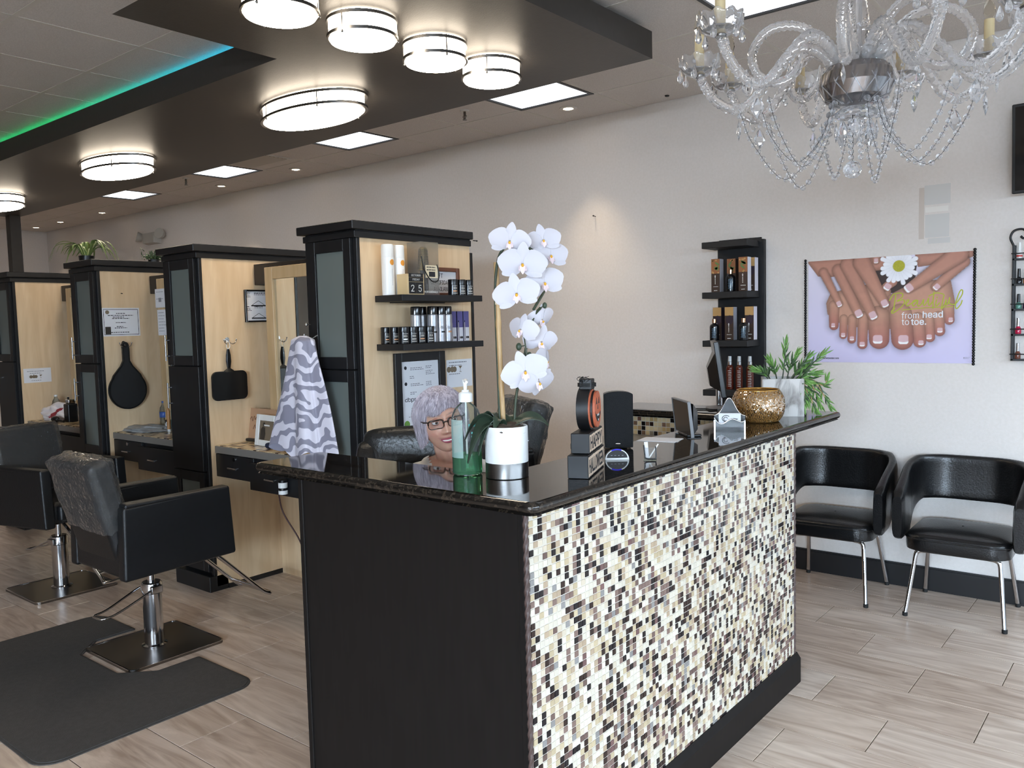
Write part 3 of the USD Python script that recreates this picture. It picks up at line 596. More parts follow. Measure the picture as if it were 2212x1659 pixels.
part(t, 'lettering', text('dbpr', 0.022, 'yz', (0.006, -0.075, 0.235), sx=1.25), 'ink'); mat('seal_green', (112, 156, 70), 0.6); part(t, 'green_seal', mv(cyl(0.02, 0, 0.0006, 20), (0.006, -0.105, 0.115), ry=90), 'seal_green')
t = frame_on_side('framed_poster', -4.671, 3.148, 1.672, 0.205, 0.206, 0.010, 'thin black frame with two printed notices beside the mirror valance', 'black_plastic')
hx = [ext(unary_union([LineString([(-0.045, z), (0.0, z + 0.026), (0.045, z)]).buffer(0.0012), LineString([(-0.05, z - 0.005), (0.05, z - 0.005)]).buffer(0.004)]), 0.0005, 'yz', 0.006) for z in (0.11, 0.03)]
part(t, 'print', cat(*[text_lines(w, n, 0.007, 0.003, 'yz', (0.006, y, z), r9) for w, n, y, z in ((0.03, 1, -0.07, 0.186), (0.04, 3, -0.07, 0.174), (0.10, 3, 0.02, 0.19), (0.03, 1, -0.07, 0.10), (0.04, 3, -0.07, 0.09), (0.10, 2, 0.02, 0.10))], *hx), 'ink')
def hook(x, y, z, label):
    t = thing('wall_hook', label, 'hook', (x, y, z))
    part(t, 'plate', mv(cyl(0.016, 0, 0.004, 20, b=0.001), (0.0005, 0, 0), ry=90), 'chrome', smooth=40)
    for s in (-1, 1):
        part(t, 'prong', cat(tube(spline([(0.004, s * 0.004, -0.008), (0.03, s * 0.016, -0.026), (0.036, s * 0.036, -0.018), (0.036, s * 0.044, 0.0)], 14), 0.0032, 8), ball((0.036, s * 0.044, 0.001), 0.0055, ICO1)), 'chrome', smooth=40)
    return t
hook(-4.671, 2.912, 1.565, 'chrome double hook holding the square paddle mirror'); hook(-6.005, 2.905, 1.55, 'chrome double hook holding the teardrop hand mirror')
t = thing('hand_mirror', 'black square paddle hand mirror hanging from a chrome hook', 'hand mirror', (-4.655, 2.90, 1.19))
part(t, 'paddle', ext(rrect(0.243, 0.180, 0.035, 0, 0.09), 0.014, 'yz', 0.004), 'black_plastic'); part(t, 'neck', lathe([(0, 0.172), (0.045, 0.174), (0.03, 0.186), (0.012, 0.197), (0.012, 0.205), (0, 0.206)], 20, (0.011, 0, 0), sx=0.22), 'black_plastic', smooth=40)
part(t, 'handle', lathe([(0, 0.20), (0.012, 0.202), (0.018, 0.24), (0.016, 0.28), (0.009, 0.316), (0, 0.32)], 20, (0.011, 0, 0), sx=0.6), 'black_plastic', smooth=40)
part(t, 'hanging_loop', tube(spline([(0.012, 0.0, 0.315), (0.014, 0.012, 0.335), (0.014, 0.006, 0.362), (0.014, -0.006, 0.362), (0.014, -0.012, 0.335), (0.012, -0.001, 0.315)], 20), 0.0022, 6), 'white_plastic')
t = thing('hand_mirror', 'large black teardrop hand mirror hanging from a chrome hook', 'hand mirror', (-5.99, 2.905, 1.066))
td = Point(0, 0.145).buffer(0.139, 24).union(Polygon([(-0.135, 0.175), (-0.10, 0.255), (-0.045, 0.32), (-0.024, 0.36), (0.024, 0.36), (0.045, 0.32), (0.10, 0.255), (0.135, 0.175)])).union(LineString([(0, 0.34), (0, 0.44), (-0.004, 0.468)]).buffer(0.025)).buffer(-0.012).buffer(0.012)
td = td.difference(Point(-0.004, 0.472).buffer(0.008)); part(t, 'paddle', ext(td, 0.014, 'yz', 0.004), 'black_matte'); part(t, 'rim', ext(td.difference(td.buffer(-0.010)), 0.003, 'yz', 0.018), 'black_plastic')
for x, y, z, o in ((-6.005, 2.91, 1.91, 'small dark nail in the side of the teardrop mirror cabinet'), ):
    single('nail', tube([(x, y, z), (x + 0.02, y, z - 0.003)], 0.003, 6), 'black_trim', o, 'nail')
single('nail', cat(tube([(-3.438, YW, 2.396), (-3.438, YW - 0.03, 2.398)], 0.003, 6), ball((-3.438, YW - 0.03, 2.398), 0.006, ICO1)), 'black_trim', 'dark nail sticking out of the bare back wall under the near downlight', 'nail')
single('nail', cat(tube([(-3.20, 3.598, 2.10), (-3.20, 3.63, 2.10)], 0.003, 6), ball((-3.20, 3.63, 2.10), 0.005, ICO1)), 'black_trim', 'dark nail sticking out of the nearest cabinet crown', 'nail')
# ---------------------------------------------------------------- floating shelves and their goods
XS = -3.215
for z, o in ((1.746, 'upper'), (1.500, 'lower')):
    t = thing('floating_shelf', f'{o} black floating shelf with hair products on the nearest cabinet side', 'shelf', (XS, 3.153, z))
    part(t, 'board', bx(0.0005, 0.2, -0.30, 0.30, 0.0, 0.032, 0.0015), 'black_matte'); part(t, 'bracket', bx(0.0005, 0.012, -0.20, 0.20, -0.004, 0.0), 'black_trim')
Z1, Z2 = 1.7783, 1.5323
mat('label_orange', (226, 150, 52), 0.5); mat('jar_print', (170, 166, 160), 0.5); mat('copper_print', (190, 140, 104), 0.4, 0.3); mat('silver_can', (168, 168, 172), 0.3, 0.75); mat('jar_black', (14, 15, 18), 0.22)
def band(r, y0, y1, z0, z1, c=(0, 0), n=10, out=0.0004):
    """A printed patch curved round a can: from angle y0 to y1 degrees (0 faces +x)."""
    a = np.radians(np.linspace(y0, y1, n)); V = []
    for rr in (r + out * 0.2, r + out):
        for z in (z0, z1): V.append(np.stack([c[0] + rr * np.cos(a), c[1] + rr * np.sin(a), np.full(n, z)], 1))
    v = np.vstack(V); f = []
    for i in range(n - 1): f += [[2 * n + i, 2 * n + i + 1, 3 * n + i + 1], [2 * n + i, 3 * n + i + 1, 3 * n + i]]
    return v, np.array(f)
VIEW = -32
def white_can(d, y, o):
    t = thing('hairspray_can', f'tall white hairspray can with an orange dot, {o}', 'spray can', (XS + d, y, Z1), 0, 'white hairspray cans')
    part(t, 'body', lathe([(0, 0), (0.030, 0.0), (0.0325, 0.004), (0.0325, 0.188), (0.031, 0.192), (0, 0.192)], 28), 'white_plastic', smooth=40)
    part(t, 'cap', lathe([(0, 0.192), (0.0318, 0.192), (0.0315, 0.25), (0.028, 0.256), (0, 0.257)], 28), 'white_plastic', smooth=40)
    a = np.radians(np.linspace(VIEW + 8, VIEW + 58, 14)); zz = 0.165; q = []
    for k in range(14):
        h = 0.0145 * math.sqrt(max(0, 1 - ((k - 6.5) / 6.5) ** 2)); q += [(0.0331 * math.cos(a[k]), 0.0331 * math.sin(a[k]), zz - h), (0.0331 * math.cos(a[k]), 0.0331 * math.sin(a[k]), zz + h)]
    part(t, 'logo_dot', (np.array(q), np.array([f for k in range(13) for f in ([2 * k, 2 * k + 2, 2 * k + 3], [2 * k, 2 * k + 3, 2 * k + 1])])), 'label_orange')
    part(t, 'print', cat(*[band(0.0325, VIEW + 30, VIEW + 34, z, z + 0.004) for z in np.arange(0.05, 0.13, 0.006)]), 'ink_grey')
white_can(0.062, 2.892, 'left of the pair on the shelf'); white_can(0.055, 2.972, 'right of the pair, behind the calendar')
def jar(d, y, z, n, label, group, stripe='copper_print'):
    t = thing('product_jar', label, 'jar', (XS + d, y, z), 0, group)
    part(t, 'body', lathe([(0, 0), (0.025, 0), (0.0275, 0.003), (0.0275, 0.058), (0.0265, 0.060), (0, 0.060)], 24), 'jar_black', smooth=40)
    part(t, 'lid', lathe([(0, 0.060), (0.0272, 0.060), (0.0275, 0.082), (0.0255, 0.086), (0, 0.0862)], 24), 'jar_black', smooth=40)
    part(t, 'print', cat(band(0.0275, VIEW - 20, VIEW + 40, 0.050, 0.052), *[band(0.0275, VIEW - 10 + k * 11, VIEW - 3 + k * 11, 0.034, 0.044) for k in range(4)], band(0.0275, VIEW - 20, VIEW + 40, 0.010, 0.014)), 'jar_print')
    part(t, 'stripe', band(0.0275, VIEW - 14, VIEW + 34, 0.020, 0.027), stripe)
wj = ('leftmost', 'second from the left', 'third from the left', 'fourth from the left', 'fifth from the left', 'rightmost')
for k, (d, y) in enumerate([(0.036, 2.888), (0.098, 2.888), (0.160, 2.892), (0.160, 2.952), (0.160, 3.010), (0.164, 3.068)]):
    jar(d, y, Z2, k, f'small black product jar on the lower shelf, {wj[k]} of six', 'black jars on the lower shelf', ('copper_print', 'copper_print', 'white_plastic', 'jar_print', 'copper_print', 'jar_print')[k])
for k, y in enumerate([3.283, 3.345, 3.405]):
    jar(0.142, y, Z1, k, f'small black product jar on the upper shelf before the gift frame, {("left", "middle", "right")[k]} of three', 'black jars on the upper shelf', ('copper_print', 'jar_print', 'jar_print')[k])
wc = ('behind at the far left', 'second, half hidden behind', 'third, tallest looking in front', 'fourth from the left', 'rightmost by the purple boxes')
for k, (d, y) in enumerate([(0.075, 3.062), (0.055, 3.128), (0.130, 3.130), (0.128, 3.192), (0.122, 3.250)]):
    t = thing('spray_can', f'silver spray can with black cap on the lower shelf, {wc[k]}', 'spray can', (XS + d, y, Z2), 0, 'silver spray cans')
    part(t, 'body', lathe([(0, 0), (0.024, 0), (0.0275, 0.004), (0.0275, 0.140), (0.025, 0.147), (0, 0.147)], 28), 'silver_can', smooth=40)
    part(t, 'cap', lathe([(0, 0.147), (0.0265, 0.147), (0.0265, 0.183), (0.024, 0.189), (0, 0.19)], 28), 'black_gloss', smooth=40)
    part(t, 'print', cat(*[band(0.0275, VIEW - 10 + i * 13, VIEW - 2 + i * 13, 0.070, 0.084) for i in range(4)]), 'ink_grey'); part(t, 'stripe', band(0.0275, VIEW - 4, VIEW + 40, 0.050, 0.059), 'jar_black' if k != 4 else 'copper_print')
mat('carton_purple', (88, 82, 138), 0.45); mat('carton_dark', (38, 34, 60), 0.45); mat('carton_white', (216, 214, 220), 0.45)
for k, y in enumerate([3.318, 3.370, 3.420]):
    t = thing('product_carton', f'slim purple and white product carton on the lower shelf, {("left", "middle", "right")[k]} of three', 'box', (XS + 0.085, y, Z2), 0, 'purple product cartons')
    part(t, 'carton', bx(-0.02, 0.02, -0.022, 0.022, 0, 0.163, 0.0006), 'carton_dark'); part(t, 'purple_print', bx(0.02, 0.0203, -0.0215, 0.0215, 0.075, 0.1625), 'carton_purple'); part(t, 'white_print', bx(0.02, 0.0203, -0.0215, 0.0215, 0.0005, 0.075), 'carton_white')
    part(t, 'bottle_picture', cat(bx(0.0203, 0.0206, -0.018, -0.009, 0.005, 0.098), bx(0.0203, 0.0206, -0.016, -0.011, 0.098, 0.104)), 'silver_can'); part(t, 'bottle_cap_picture', bx(0.0203, 0.0206, -0.0165, -0.0105, 0.104, 0.112), 'jar_black')
    part(t, 'print', cat(*[bx(0.0203, 0.0206, a, a + 0.007, 0.014, 0.026) for a in (-0.005, 0.004, 0.012)]), 'jar_black')
# wooden block calendar
mat('pale_wood', (206, 180, 136), 0.55); mat('chalk', (210, 210, 206), 0.8)
t = thing('block_calendar', 'pale wooden block calendar showing October Friday 25 on black squares', 'calendar', (XS + 0.125, 2.985, Z1))
part(t, 'case', bx(-0.038, 0.04, -0.058, 0.058, 0, 0.105, 0.001), 'pale_wood'); part(t, 'date_block', bx(0.04, 0.0425, -0.050, -0.001, 0.006, 0.064, 0.0005), 'black_matte'); part(t, 'date_block', bx(0.04, 0.0425, 0.001, 0.050, 0.006, 0.064, 0.0005), 'black_matte')
part(t, 'month_block', bx(0.04, 0.0425, -0.050, 0.050, 0.088, 0.108, 0.0005), 'black_matte'); part(t, 'day_block', bx(0.04, 0.0425, -0.050, 0.050, 0.066, 0.087, 0.0005), 'black_matte')
part(t, 'lettering', cat(text('OCTOBER', 0.010, 'yz', (0.0425, 0, 0.093)), text('FRIDAY', 0.010, 'yz', (0.0425, 0, 0.072)), text('2', 0.034, 'yz', (0.0425, -0.026, 0.016)), text('5', 0.034, 'yz', (0.0425, 0.026, 0.016))), 'chalk')
# boxed round brushes
mat('brush_gold', (150, 126, 74), 0.35, 0.6); mat('brush_pale', (214, 196, 150), 0.4)
t = thing('brush_gift_box', 'clear plastic box holding two gold round hair brushes', 'gift box', (XS + 0.09, 3.115, Z1))
part(t, 'clear_box', cat(bx(-0.05, -0.0492, -0.065, 0.065, 0, 0.275), bx(0.0492, 0.05, -0.065, 0.065, 0, 0.275), bx(-0.0492, 0.0492, -0.065, -0.0642, 0, 0.275), bx(-0.0492, 0.0492, 0.0642, 0.065, 0, 0.275), bx(-0.0492, 0.0492, -0.0642, 0.0642, 0.274, 0.275), bx(-0.0492, 0.0492, -0.0642, 0.0642, 0.0003, 0.001)), 'box_film')
for y, tilt in ((-0.022, -5), (0.022, 4)):
    br = part(t, 'round_brush', mv(cat(cyl(0.019, 0.12, 0.235, 20), ball((0, 0, 0.235), (0.017, 0.017, 0.01))), (0.0, y, 0.01), rx=tilt), 'brush_gold', smooth=40)
    k = [(0.0195 * math.cos(a + (j % 2) * 0.16), 0.0195 * math.sin(a + (j % 2) * 0.16), 0.128 + j * 0.008) for j in range(13) for a in np.arange(0, 2 * math.pi, 0.32)]
    part(br, 'bristles', mv(cat(*[bxc(px, py, pz, 0.003, 0.003, 0.004) for px, py, pz in k]), (0.0, y, 0.01), rx=tilt), 'black_plastic', kind='stuff')
    part(br, 'brush_handle', mv(lathe([(0, 0.004), (0.008, 0.006), (0.011, 0.05), (0.008, 0.10), (0.010, 0.12), (0, 0.12)], 16), (0.0, y, 0.01), rx=tilt), 'black_plastic', smooth=40)
part(t, 'label_card', bx(0.0502, 0.0508, -0.035, 0.055, 0.09, 0.155), 'cream_plastic'); part(t, 'cord', tube(spline([(0.051, -0.062, 0.20), (0.054, -0.045, 0.13), (0.056, 0.0, 0.076), (0.056, 0.045, 0.074), (0.054, 0.062, 0.11), (0.051, 0.05, 0.16)], 30), 0.0028, 8), 'black_plastic', smooth=40)
part(t, 'print', cat(text_lines(0.07, 2, 0.014, 0.006, 'yz', (0.0508, 0.01, 0.148)), bx(0.0508, 0.0512, -0.01, 0.035, 0.096, 0.122)), 'ink'); part(t, 'lettering', text('PROFESSIONALS', 0.010, 'yz', (0.0502, 0.0, 0.012), bold=True, sx=0.9), 'chalk')
# gift certificate frame
mat('walnut', (104, 62, 42), 0.4)
t = thing('gift_certificate_sign', 'small brown wooden frame advertising gift certificates', 'framed sign', (XS + 0.012, 3.325, Z1))
part(t, 'frame', cat(bx(0, 0.02, -0.135, -0.112, 0, 0.158, 0.003), bx(0, 0.02, 0.112, 0.135, 0, 0.158, 0.003), bx(0, 0.02, -0.112, 0.112, 0, 0.02, 0.003), bx(0, 0.02, -0.112, 0.112, 0.136, 0.158, 0.003)), 'walnut'); part(t, 'sheet', bx(0.004, 0.009, -0.112, 0.112, 0.02, 0.136), 'white_paper')
part(t, 'lettering', cat(text('GIFT', 0.024, 'yz', (0.009, -0.03, 0.102)), text('CERTIFICATES', 0.022, 'yz', (0.009, 0.0, 0.066), sx=0.8), text('AVAILABLE', 0.022, 'yz', (0.009, 0.0, 0.030), sx=0.8)), 'ink')
# ---------------------------------------------------------------- on the vanity counters
ZV = 0.9155
t = thing('wooden_plaque', 'tan eight-sided wooden plaque with carved writing leaning on the vanity', 'plaque', (-4.545, 3.05, ZV))
pq = Polygon([(-0.17, 0.03), (-0.14, 0.0), (0.14, 0.0), (0.17, 0.03), (0.17, 0.165), (0.13, 0.195), (-0.13, 0.195), (-0.17, 0.165)])
part(t, 'board', mv(ext(pq, 0.02, 'xz', 0.0), (0, 0.0, 0.012), rx=-9), 'tan_print'); part(t, 'stand', bx(-0.12, 0.12, -0.045, -0.012, 0.0, 0.018, 0.004), 'black_wood')
def scrawl(seed, n, w, h):
    q = np.random.default_rng(seed); return spline([(-w / 2 + w * i / n, h * (0.5 if i % 2 else -0.5) * q.uniform(0.3, 1.0)) for i in range(n + 1)], n * 6)
_s1, _s2 = scrawl(3, 9, 0.12, 0.04), scrawl(5, 12, 0.16, 0.03)
part(t, 'carving', mv(cat(ext(LineString(_s1 + [-0.06, 0.13]).buffer(0.0022), 0.001, 'xz', -0.02), ext(LineString(_s2 + [0.0, 0.075]).buffer(0.0022), 0.001, 'xz', -0.02)), (0, 0, 0.012), rx=-9), 'walnut')
t = thing('photo_frame', 'white picture frame with an old black and white photograph on the vanity', 'picture frame', (-4.33, 2.93, ZV), -4)
part(t, 'frame', mv(cat(bx(-0.12, -0.082, -0.012, 0, 0, 0.19, 0.002), bx(0.082, 0.12, -0.012, 0, 0, 0.19, 0.002), bx(-0.082, 0.082, -0.012, 0, 0, 0.036, 0.002), bx(-0.082, 0.082, -0.012, 0, 0.154, 0.19, 0.002)), rx=-8), 'white_plastic')
part(t, 'photograph', mv(bx(-0.082, 0.082, -0.006, -0.002, 0.036, 0.154), rx=-8), 'photo_mid')
fig = unary_union([Point(-0.035, 0.132).buffer(0.012), Polygon([(-0.07, 0.038), (-0.068, 0.10), (-0.045, 0.118), (-0.022, 0.112), (-0.012, 0.075), (-0.02, 0.038)])])
part(t, 'figure_print', mv(ext(fig, 0.0006, 'xz', -0.006), rx=-8), 'photo_dark'); part(t, 'easel', mv(bx(-0.03, 0.03, 0.0, 0.003, 0.0, 0.14), (0, 0.06, 0), rx=22), 'white_plastic')
mat('navy', (34, 44, 66), 0.5)
single('grip_roll', mv(cat(lathe([(0, -0.062), (0.015, -0.060), (0.019, -0.045), (0.016, 0.0), (0.018, 0.04), (0.014, 0.06), (0, 0.062)], 20)), (-4.185, 2.885, ZV + 0.019), rz=8, ry=90), 'navy', 'small navy blue padded grip lying on the vanity by the zebra cape', 'grip', smooth=50)
glassy('bottle_clear', (225, 235, 245), 1.18); mat('label_blue', (58, 86, 150), 0.4)
def water_bottle(x, y, s, label, cap):
    t = thing('water_bottle', label, 'bottle', (x, y, ZV))
    part(t, 'bottle', lathe([(0, 0.004), (0.024 * s, 0), (0.031 * s, 0.006), (0.031 * s, 0.05), (0.028 * s, 0.065), (0.031 * s, 0.08), (0.031 * s, 0.13), (0.026 * s, 0.155), (0.013, 0.178), (0.012, 0.19), (0, 0.19)], 24), 'bottle_clear', smooth=50)
    part(t, 'cap', lathe([(0, 0.19), (0.0135, 0.19), (0.0135, 0.204), (0, 0.205)], 20), cap, smooth=40); part(t, 'label', lathe([(0.0318 * s, 0.085), (0.0318 * s, 0.125)], 24), 'label_blue', smooth=True)
water_bottle(-6.0 + 0.17, 3.09, 1.0, 'clear water bottle with blue label and blue cap by the teardrop mirror', 'label_blue'); water_bottle(-7.40, 2.98, 1.0, 'clear water bottle with blue label beside the white plastic bag', 'white_plastic')
film('bag_film', (205, 222, 230), 0.4, 0.2, 1.0, 25, 0.35)
def crumple(w, d, h, seed, amp=0.3, fl=True):
    v, f = np.array(trimesh.creation.icosphere(4).vertices), np.array(trimesh.creation.icosphere(4).faces)
    n = meshkit.fbm(v * 2.2 + seed, 4, seed); v = v * (1 + amp * (n[:, None] - 0.5) * 2); v = v * [w, d, h]
    v[:, 2] = np.maximum(v[:, 2], -0.25 * h); v[:, 2] -= v[:, 2].min(); return v, f
single('folded_plastic_bag', mv(crumple(0.21, 0.11, 0.032, 4, 0.5), (-5.83, 2.97, ZV), rz=14), 'bag_film', 'flat folded clear plastic bag on the vanity under the teardrop mirror', 'plastic bag', smooth=60)
mat('bag_white', (226, 216, 214), 0.55); mat('print_red', (150, 50, 56), 0.5)
t = thing('carrier_bag', 'crumpled white plastic shopping bag with red print on the far vanity', 'plastic bag', (-7.27, 2.99, ZV), 20)
bgm = crumple(0.20, 0.10, 0.115, 8, 0.45); part(t, 'bag', bgm, 'bag_white', smooth=60)
_c = bgm[0][bgm[1]].mean(1); _sel = (np.abs(_c[:, 0] + 0.02 - (_c[:, 2] - 0.05) * 1.2) < 0.022) & (_c[:, 1] < -0.03) & (np.abs(_c[:, 2] - 0.065) < 0.04); part(t, 'red_print', (bgm[0] * 1.006, bgm[1][_sel]), 'print_red', smooth=True)
t = thing('clipper_stand', 'black hair clipper stand with a chrome blade top on the far vanity', 'hair clippers', (-7.03, 2.94, ZV))
part(t, 'body', rbx(-0.045, 0.045, -0.04, 0.04, 0, 0.15, 0.012), 'black_plastic', smooth=50); part(t, 'blade', rbx(-0.03, 0.035, -0.03, 0.03, 0.15, 0.185, 0.01), 'chrome', smooth=50); part(t, 'knob', cyl(0.008, 0.15, 0.20, 12, (-0.035, 0)), 'black_plastic')
t = thing('grooming_brush', 'dark round-headed brush lying before the white bag on the far vanity', 'brush', (-7.12, 2.855, ZV))
part(t, 'head', ball((0, 0, 0.026), (0.05, 0.03, 0.026)), 'black_plastic', smooth=True); part(t, 'handle', tube([(0.03, 0, 0.022), (0.13, 0.01, 0.014)], [0.012, 0.01], 10), 'black_plastic', smooth=40)
# clock, tubes and papers at the middle station
t = thing('desk_clock', 'small silver clock with a white oval face on the middle vanity', 'clock', (-5.70, 3.065, ZV))
part(t, 'case', rbx(-0.045, 0.045, -0.02, 0.02, 0, 0.075, 0.008), 'black_plastic', smooth=50); part(t, 'dial', mv(cyl(0.024, 0, 0.002, 24), (-0.006, -0.02, 0.038), rx=90), 'white_paper'); part(t, 'hand', cat(bx(-0.008, -0.006, -0.0232, -0.0222, 0.036, 0.054), bx(-0.008, 0.006, -0.0232, -0.0222, 0.036, 0.038)), 'ink')
mat('teal', (62, 140, 140), 0.4); mat('amber_print', (170, 120, 70), 0.4)
for k, (x, m, o) in enumerate(((-5.60, 'amber_print', 'amber'), (-5.575, 'teal', 'teal'), (-5.545, 'carton_white', 'white'))):
    t = thing('product_tube', f'slim {o} product tube standing beside the clock', 'tube', (x, 3.0 + 0.02 * k, ZV)); part(t, 'tube', lathe([(0, 0.02), (0.012, 0.02), (0.013, 0.15), (0.004, 0.175), (0, 0.175)], 16), m, smooth=40); part(t, 'cap', cyl(0.011, 0, 0.02, 16, b=0.001), 'white_plastic')
def mirror_note(x, z, w, h, label, pic):
    t = thing('notice', label, 'notice', (x, Y0 + 0.3405, z)); part(t, 'sheet', bx(-w / 2, w / 2, -0.001, 0.0, 0, h), 'white_paper')
    part(t, 'print', cat(*[text_lines(w * 0.8, 1, 0.01, 0.004, 'xz', (0, -0.001, zz), r9) for zz in np.arange(h - 0.02, 0.02, -0.022 if not pic else -0.05)], *([bx(-0.035, 0.0, -0.0016, -0.001, h * 0.3, h * 0.52)] if pic else [])), 'ink_grey')
mirror_note(-5.765, 1.80, 0.165, 0.135, 'white notice with a small picture at the top of the middle mirror', True); mirror_note(-5.755, 1.60, 0.15, 0.185, 'white printed sheet under the picture notice on the middle mirror', False)
# striped tool holder and cord at the near vanity
t = thing('striped_canister', 'white and black striped canister clipped below the granite counter end', 'canister', (-3.90, 2.735, 0.705))
for k, (z0, z1, m) in enumerate(((0.0, 0.022, 'white_plastic'), (0.022, 0.036, 'black_plastic'), (0.036, 0.066, 'white_plastic'), (0.066, 0.08, 'black_plastic'))): part(t, 'band', cyl(0.026, z0, z1, 24, b=0.001), m, smooth=40)
part(t, 'clip', bx(-0.01, 0.01, 0.02, 0.026, 0.02, 0.06), 'black_plastic')
mat('cord_red', (62, 30, 28), 0.5)
single('power_cord', tube(spline([(-4.07, 2.82, 0.69), (-4.06, 2.84, 0.56), (-3.97, 2.88, 0.40), (-3.96, 2.92, 0.25), (-3.94, 2.95, 0.12), (-3.80, 3.0, 0.012), (-3.62, 3.04, 0.006)], 50), 0.0045, 8), 'cord_red', 'thin dark red power cord hanging below the near vanity drawers', 'cord', smooth=60)

# ================================================================ seats
def rrpath(hw, yb, yf, rad, n=10):
    """U-shaped plan path of a wrap-round back: from the right front, round the back, to the left front (back at +y)."""
    p = [(hw, yf)]; a = np.linspace(0, math.pi / 2, n)
    p += [(hw - rad + rad * math.cos(t), yb - rad + rad * math.sin(t)) for t in a]
    q = [(-x, y) for x, y in p[::-1]]
    pts = LineString(p + q).segmentize(0.03); return np.array(pts.coords)
def waiting_chair(x, y, rz, label):
    t = thing('waiting_chair', label, 'chair', (x, y, 0), rz, 'waiting chairs')
    # the padded shell: a band that wraps from arm to arm
    path = rrpath(0.285, 0.235, -0.215, 0.19); n = len(path)
    s = np.concatenate([[0], np.cumsum(np.linalg.norm(np.diff(path, axis=0), axis=1))]); s = s / s[-1] * 2 - 1
    d = np.gradient(path, axis=0); d /= np.linalg.norm(d, axis=1, keepdims=True); nr = np.stack([d[:, 1], -d[:, 0]], 1)
    V = []; m = 20
    for i in range(n):
        u = abs(s[i])
        top = 0.815 if u < 0.42 else 0.815 - 0.165 * ((u - 0.42) / 0.58) ** 1.15
        bot = 0.565 if u < 0.40 else (0.565 - 0.165 * min(1, (u - 0.40) / 0.32) ** 1.3)
        th = 0.024 + 0.010 * min(1, max(0, (u - 0.4) / 0.6))
        end = 1.0 if u < 0.97 else 0.72
        lean = 0.055 * (1 - u) ** 0.7
        a = np.arange(m) / m * 2 * math.pi; ca, sa = np.cos(a), np.sin(a)
        px = np.sign(ca) * np.abs(ca) ** 0.6 * th * end; pz = np.sign(sa) * np.abs(sa) ** 0.42
        mid, half = (top + bot) / 2, (top - bot) / 2 * (1.0 if u < 0.97 else 0.90)
        zz = mid + pz * half; out = px + (zz - 0.55) * lean * 1.2 + (0.010 * np.cos(pz * 1.5) if u < 0.7 else 0)
        V.append(np.column_stack([path[i, 0] + nr[i, 0] * out, path[i, 1] + nr[i, 1] * out, zz]))
    v = np.vstack(V); f = grid_faces(n, m, wrap_m=True); k = len(v); v = np.vstack([v, v[:m].mean(0), v[-m:].mean(0)]); i = np.arange(m); j = np.roll(i, -1)
    f = np.vstack([f, np.stack([j, i, np.full(m, k)], 1), np.stack([(n - 1) * m + i, (n - 1) * m + j, np.full(m, k + 1)], 1)])
    if trimesh.Trimesh(v, f, process=False).volume < 0: f = f[:, ::-1]
    part(t, 'wraparound_back', (v, f), 'vinyl', smooth=60)
    # seat: a thick pad with a domed top on a shallow pan
    out = np.array(rrect(0.50, 0.47, 0.09, 0, -0.005).exterior.segmentize(0.03).coords)[:-1]; c = np.array([0, -0.005])
    rings = [(0.90, 0.352), (0.99, 0.362), (1.0, 0.385), (1.0, 0.420), (0.985, 0.438), (0.93, 0.452), (0.7, 0.464), (0.35, 0.468), (0.02, 0.469)]
    v = np.vstack([np.column_stack([c + (out - c) * q, np.full(len(out), z)]) for q, z in rings]); f = grid_faces(len(rings), len(out), wrap_m=True)
    b = len(v); v = np.vstack([v, [[0, -0.005, 0.352]]]); i = np.arange(len(out)); f = np.vstack([f, np.stack([np.roll(i, -1), i, np.full(len(out), b)], 1)])
    if trimesh.Trimesh(v, f, process=False).volume < 0: f = f[:, ::-1]
    part(t, 'seat', (v, f), 'vinyl', smooth=50)
    part(t, 'seat_piping', tube(np.column_stack([c + (np.vstack([out, out[:1]]) - c) * 1.002, np.full(len(out) + 1, 0.424)]), 0.005, 8), 'vinyl', smooth=60)
    part(t, 'frame_bar', cat(tube([(-0.19, -0.13, 0.345), (0.19, -0.13, 0.345)], 0.010, 10), tube([(-0.19, 0.12, 0.345), (0.19, 0.12, 0.345)], 0.010, 10)), 'chrome', smooth=40)
    for sx in (-1, 1):
        for ya, yb in ((-0.165, -0.245), (0.14, 0.232)):
            l = part(t, 'leg', tube(spline([(sx * 0.14, ya * 0.9, 0.345), (sx * 0.18, ya, 0.344), (sx * 0.198, ya - 0.004, 0.325), (sx * 0.207, ya + (yb - ya) * 0.25, 0.25), (sx * 0.232, yb, 0.018)], 30), 0.0115, 14), 'chrome', smooth=50)
            part(l, 'foot_tip', cyl(0.0135, 0.0, 0.022, 14, (sx * 0.233, yb), b=0.002), 'rubber', smooth=40)
    return t
waiting_chair(-1.600, 4.952, 2, 'black vinyl wraparound chair on chrome legs, nearer the reception desk')
waiting_chair(-0.925, 4.955, 1, 'black vinyl wraparound chair on chrome legs, at the right edge of the picture')

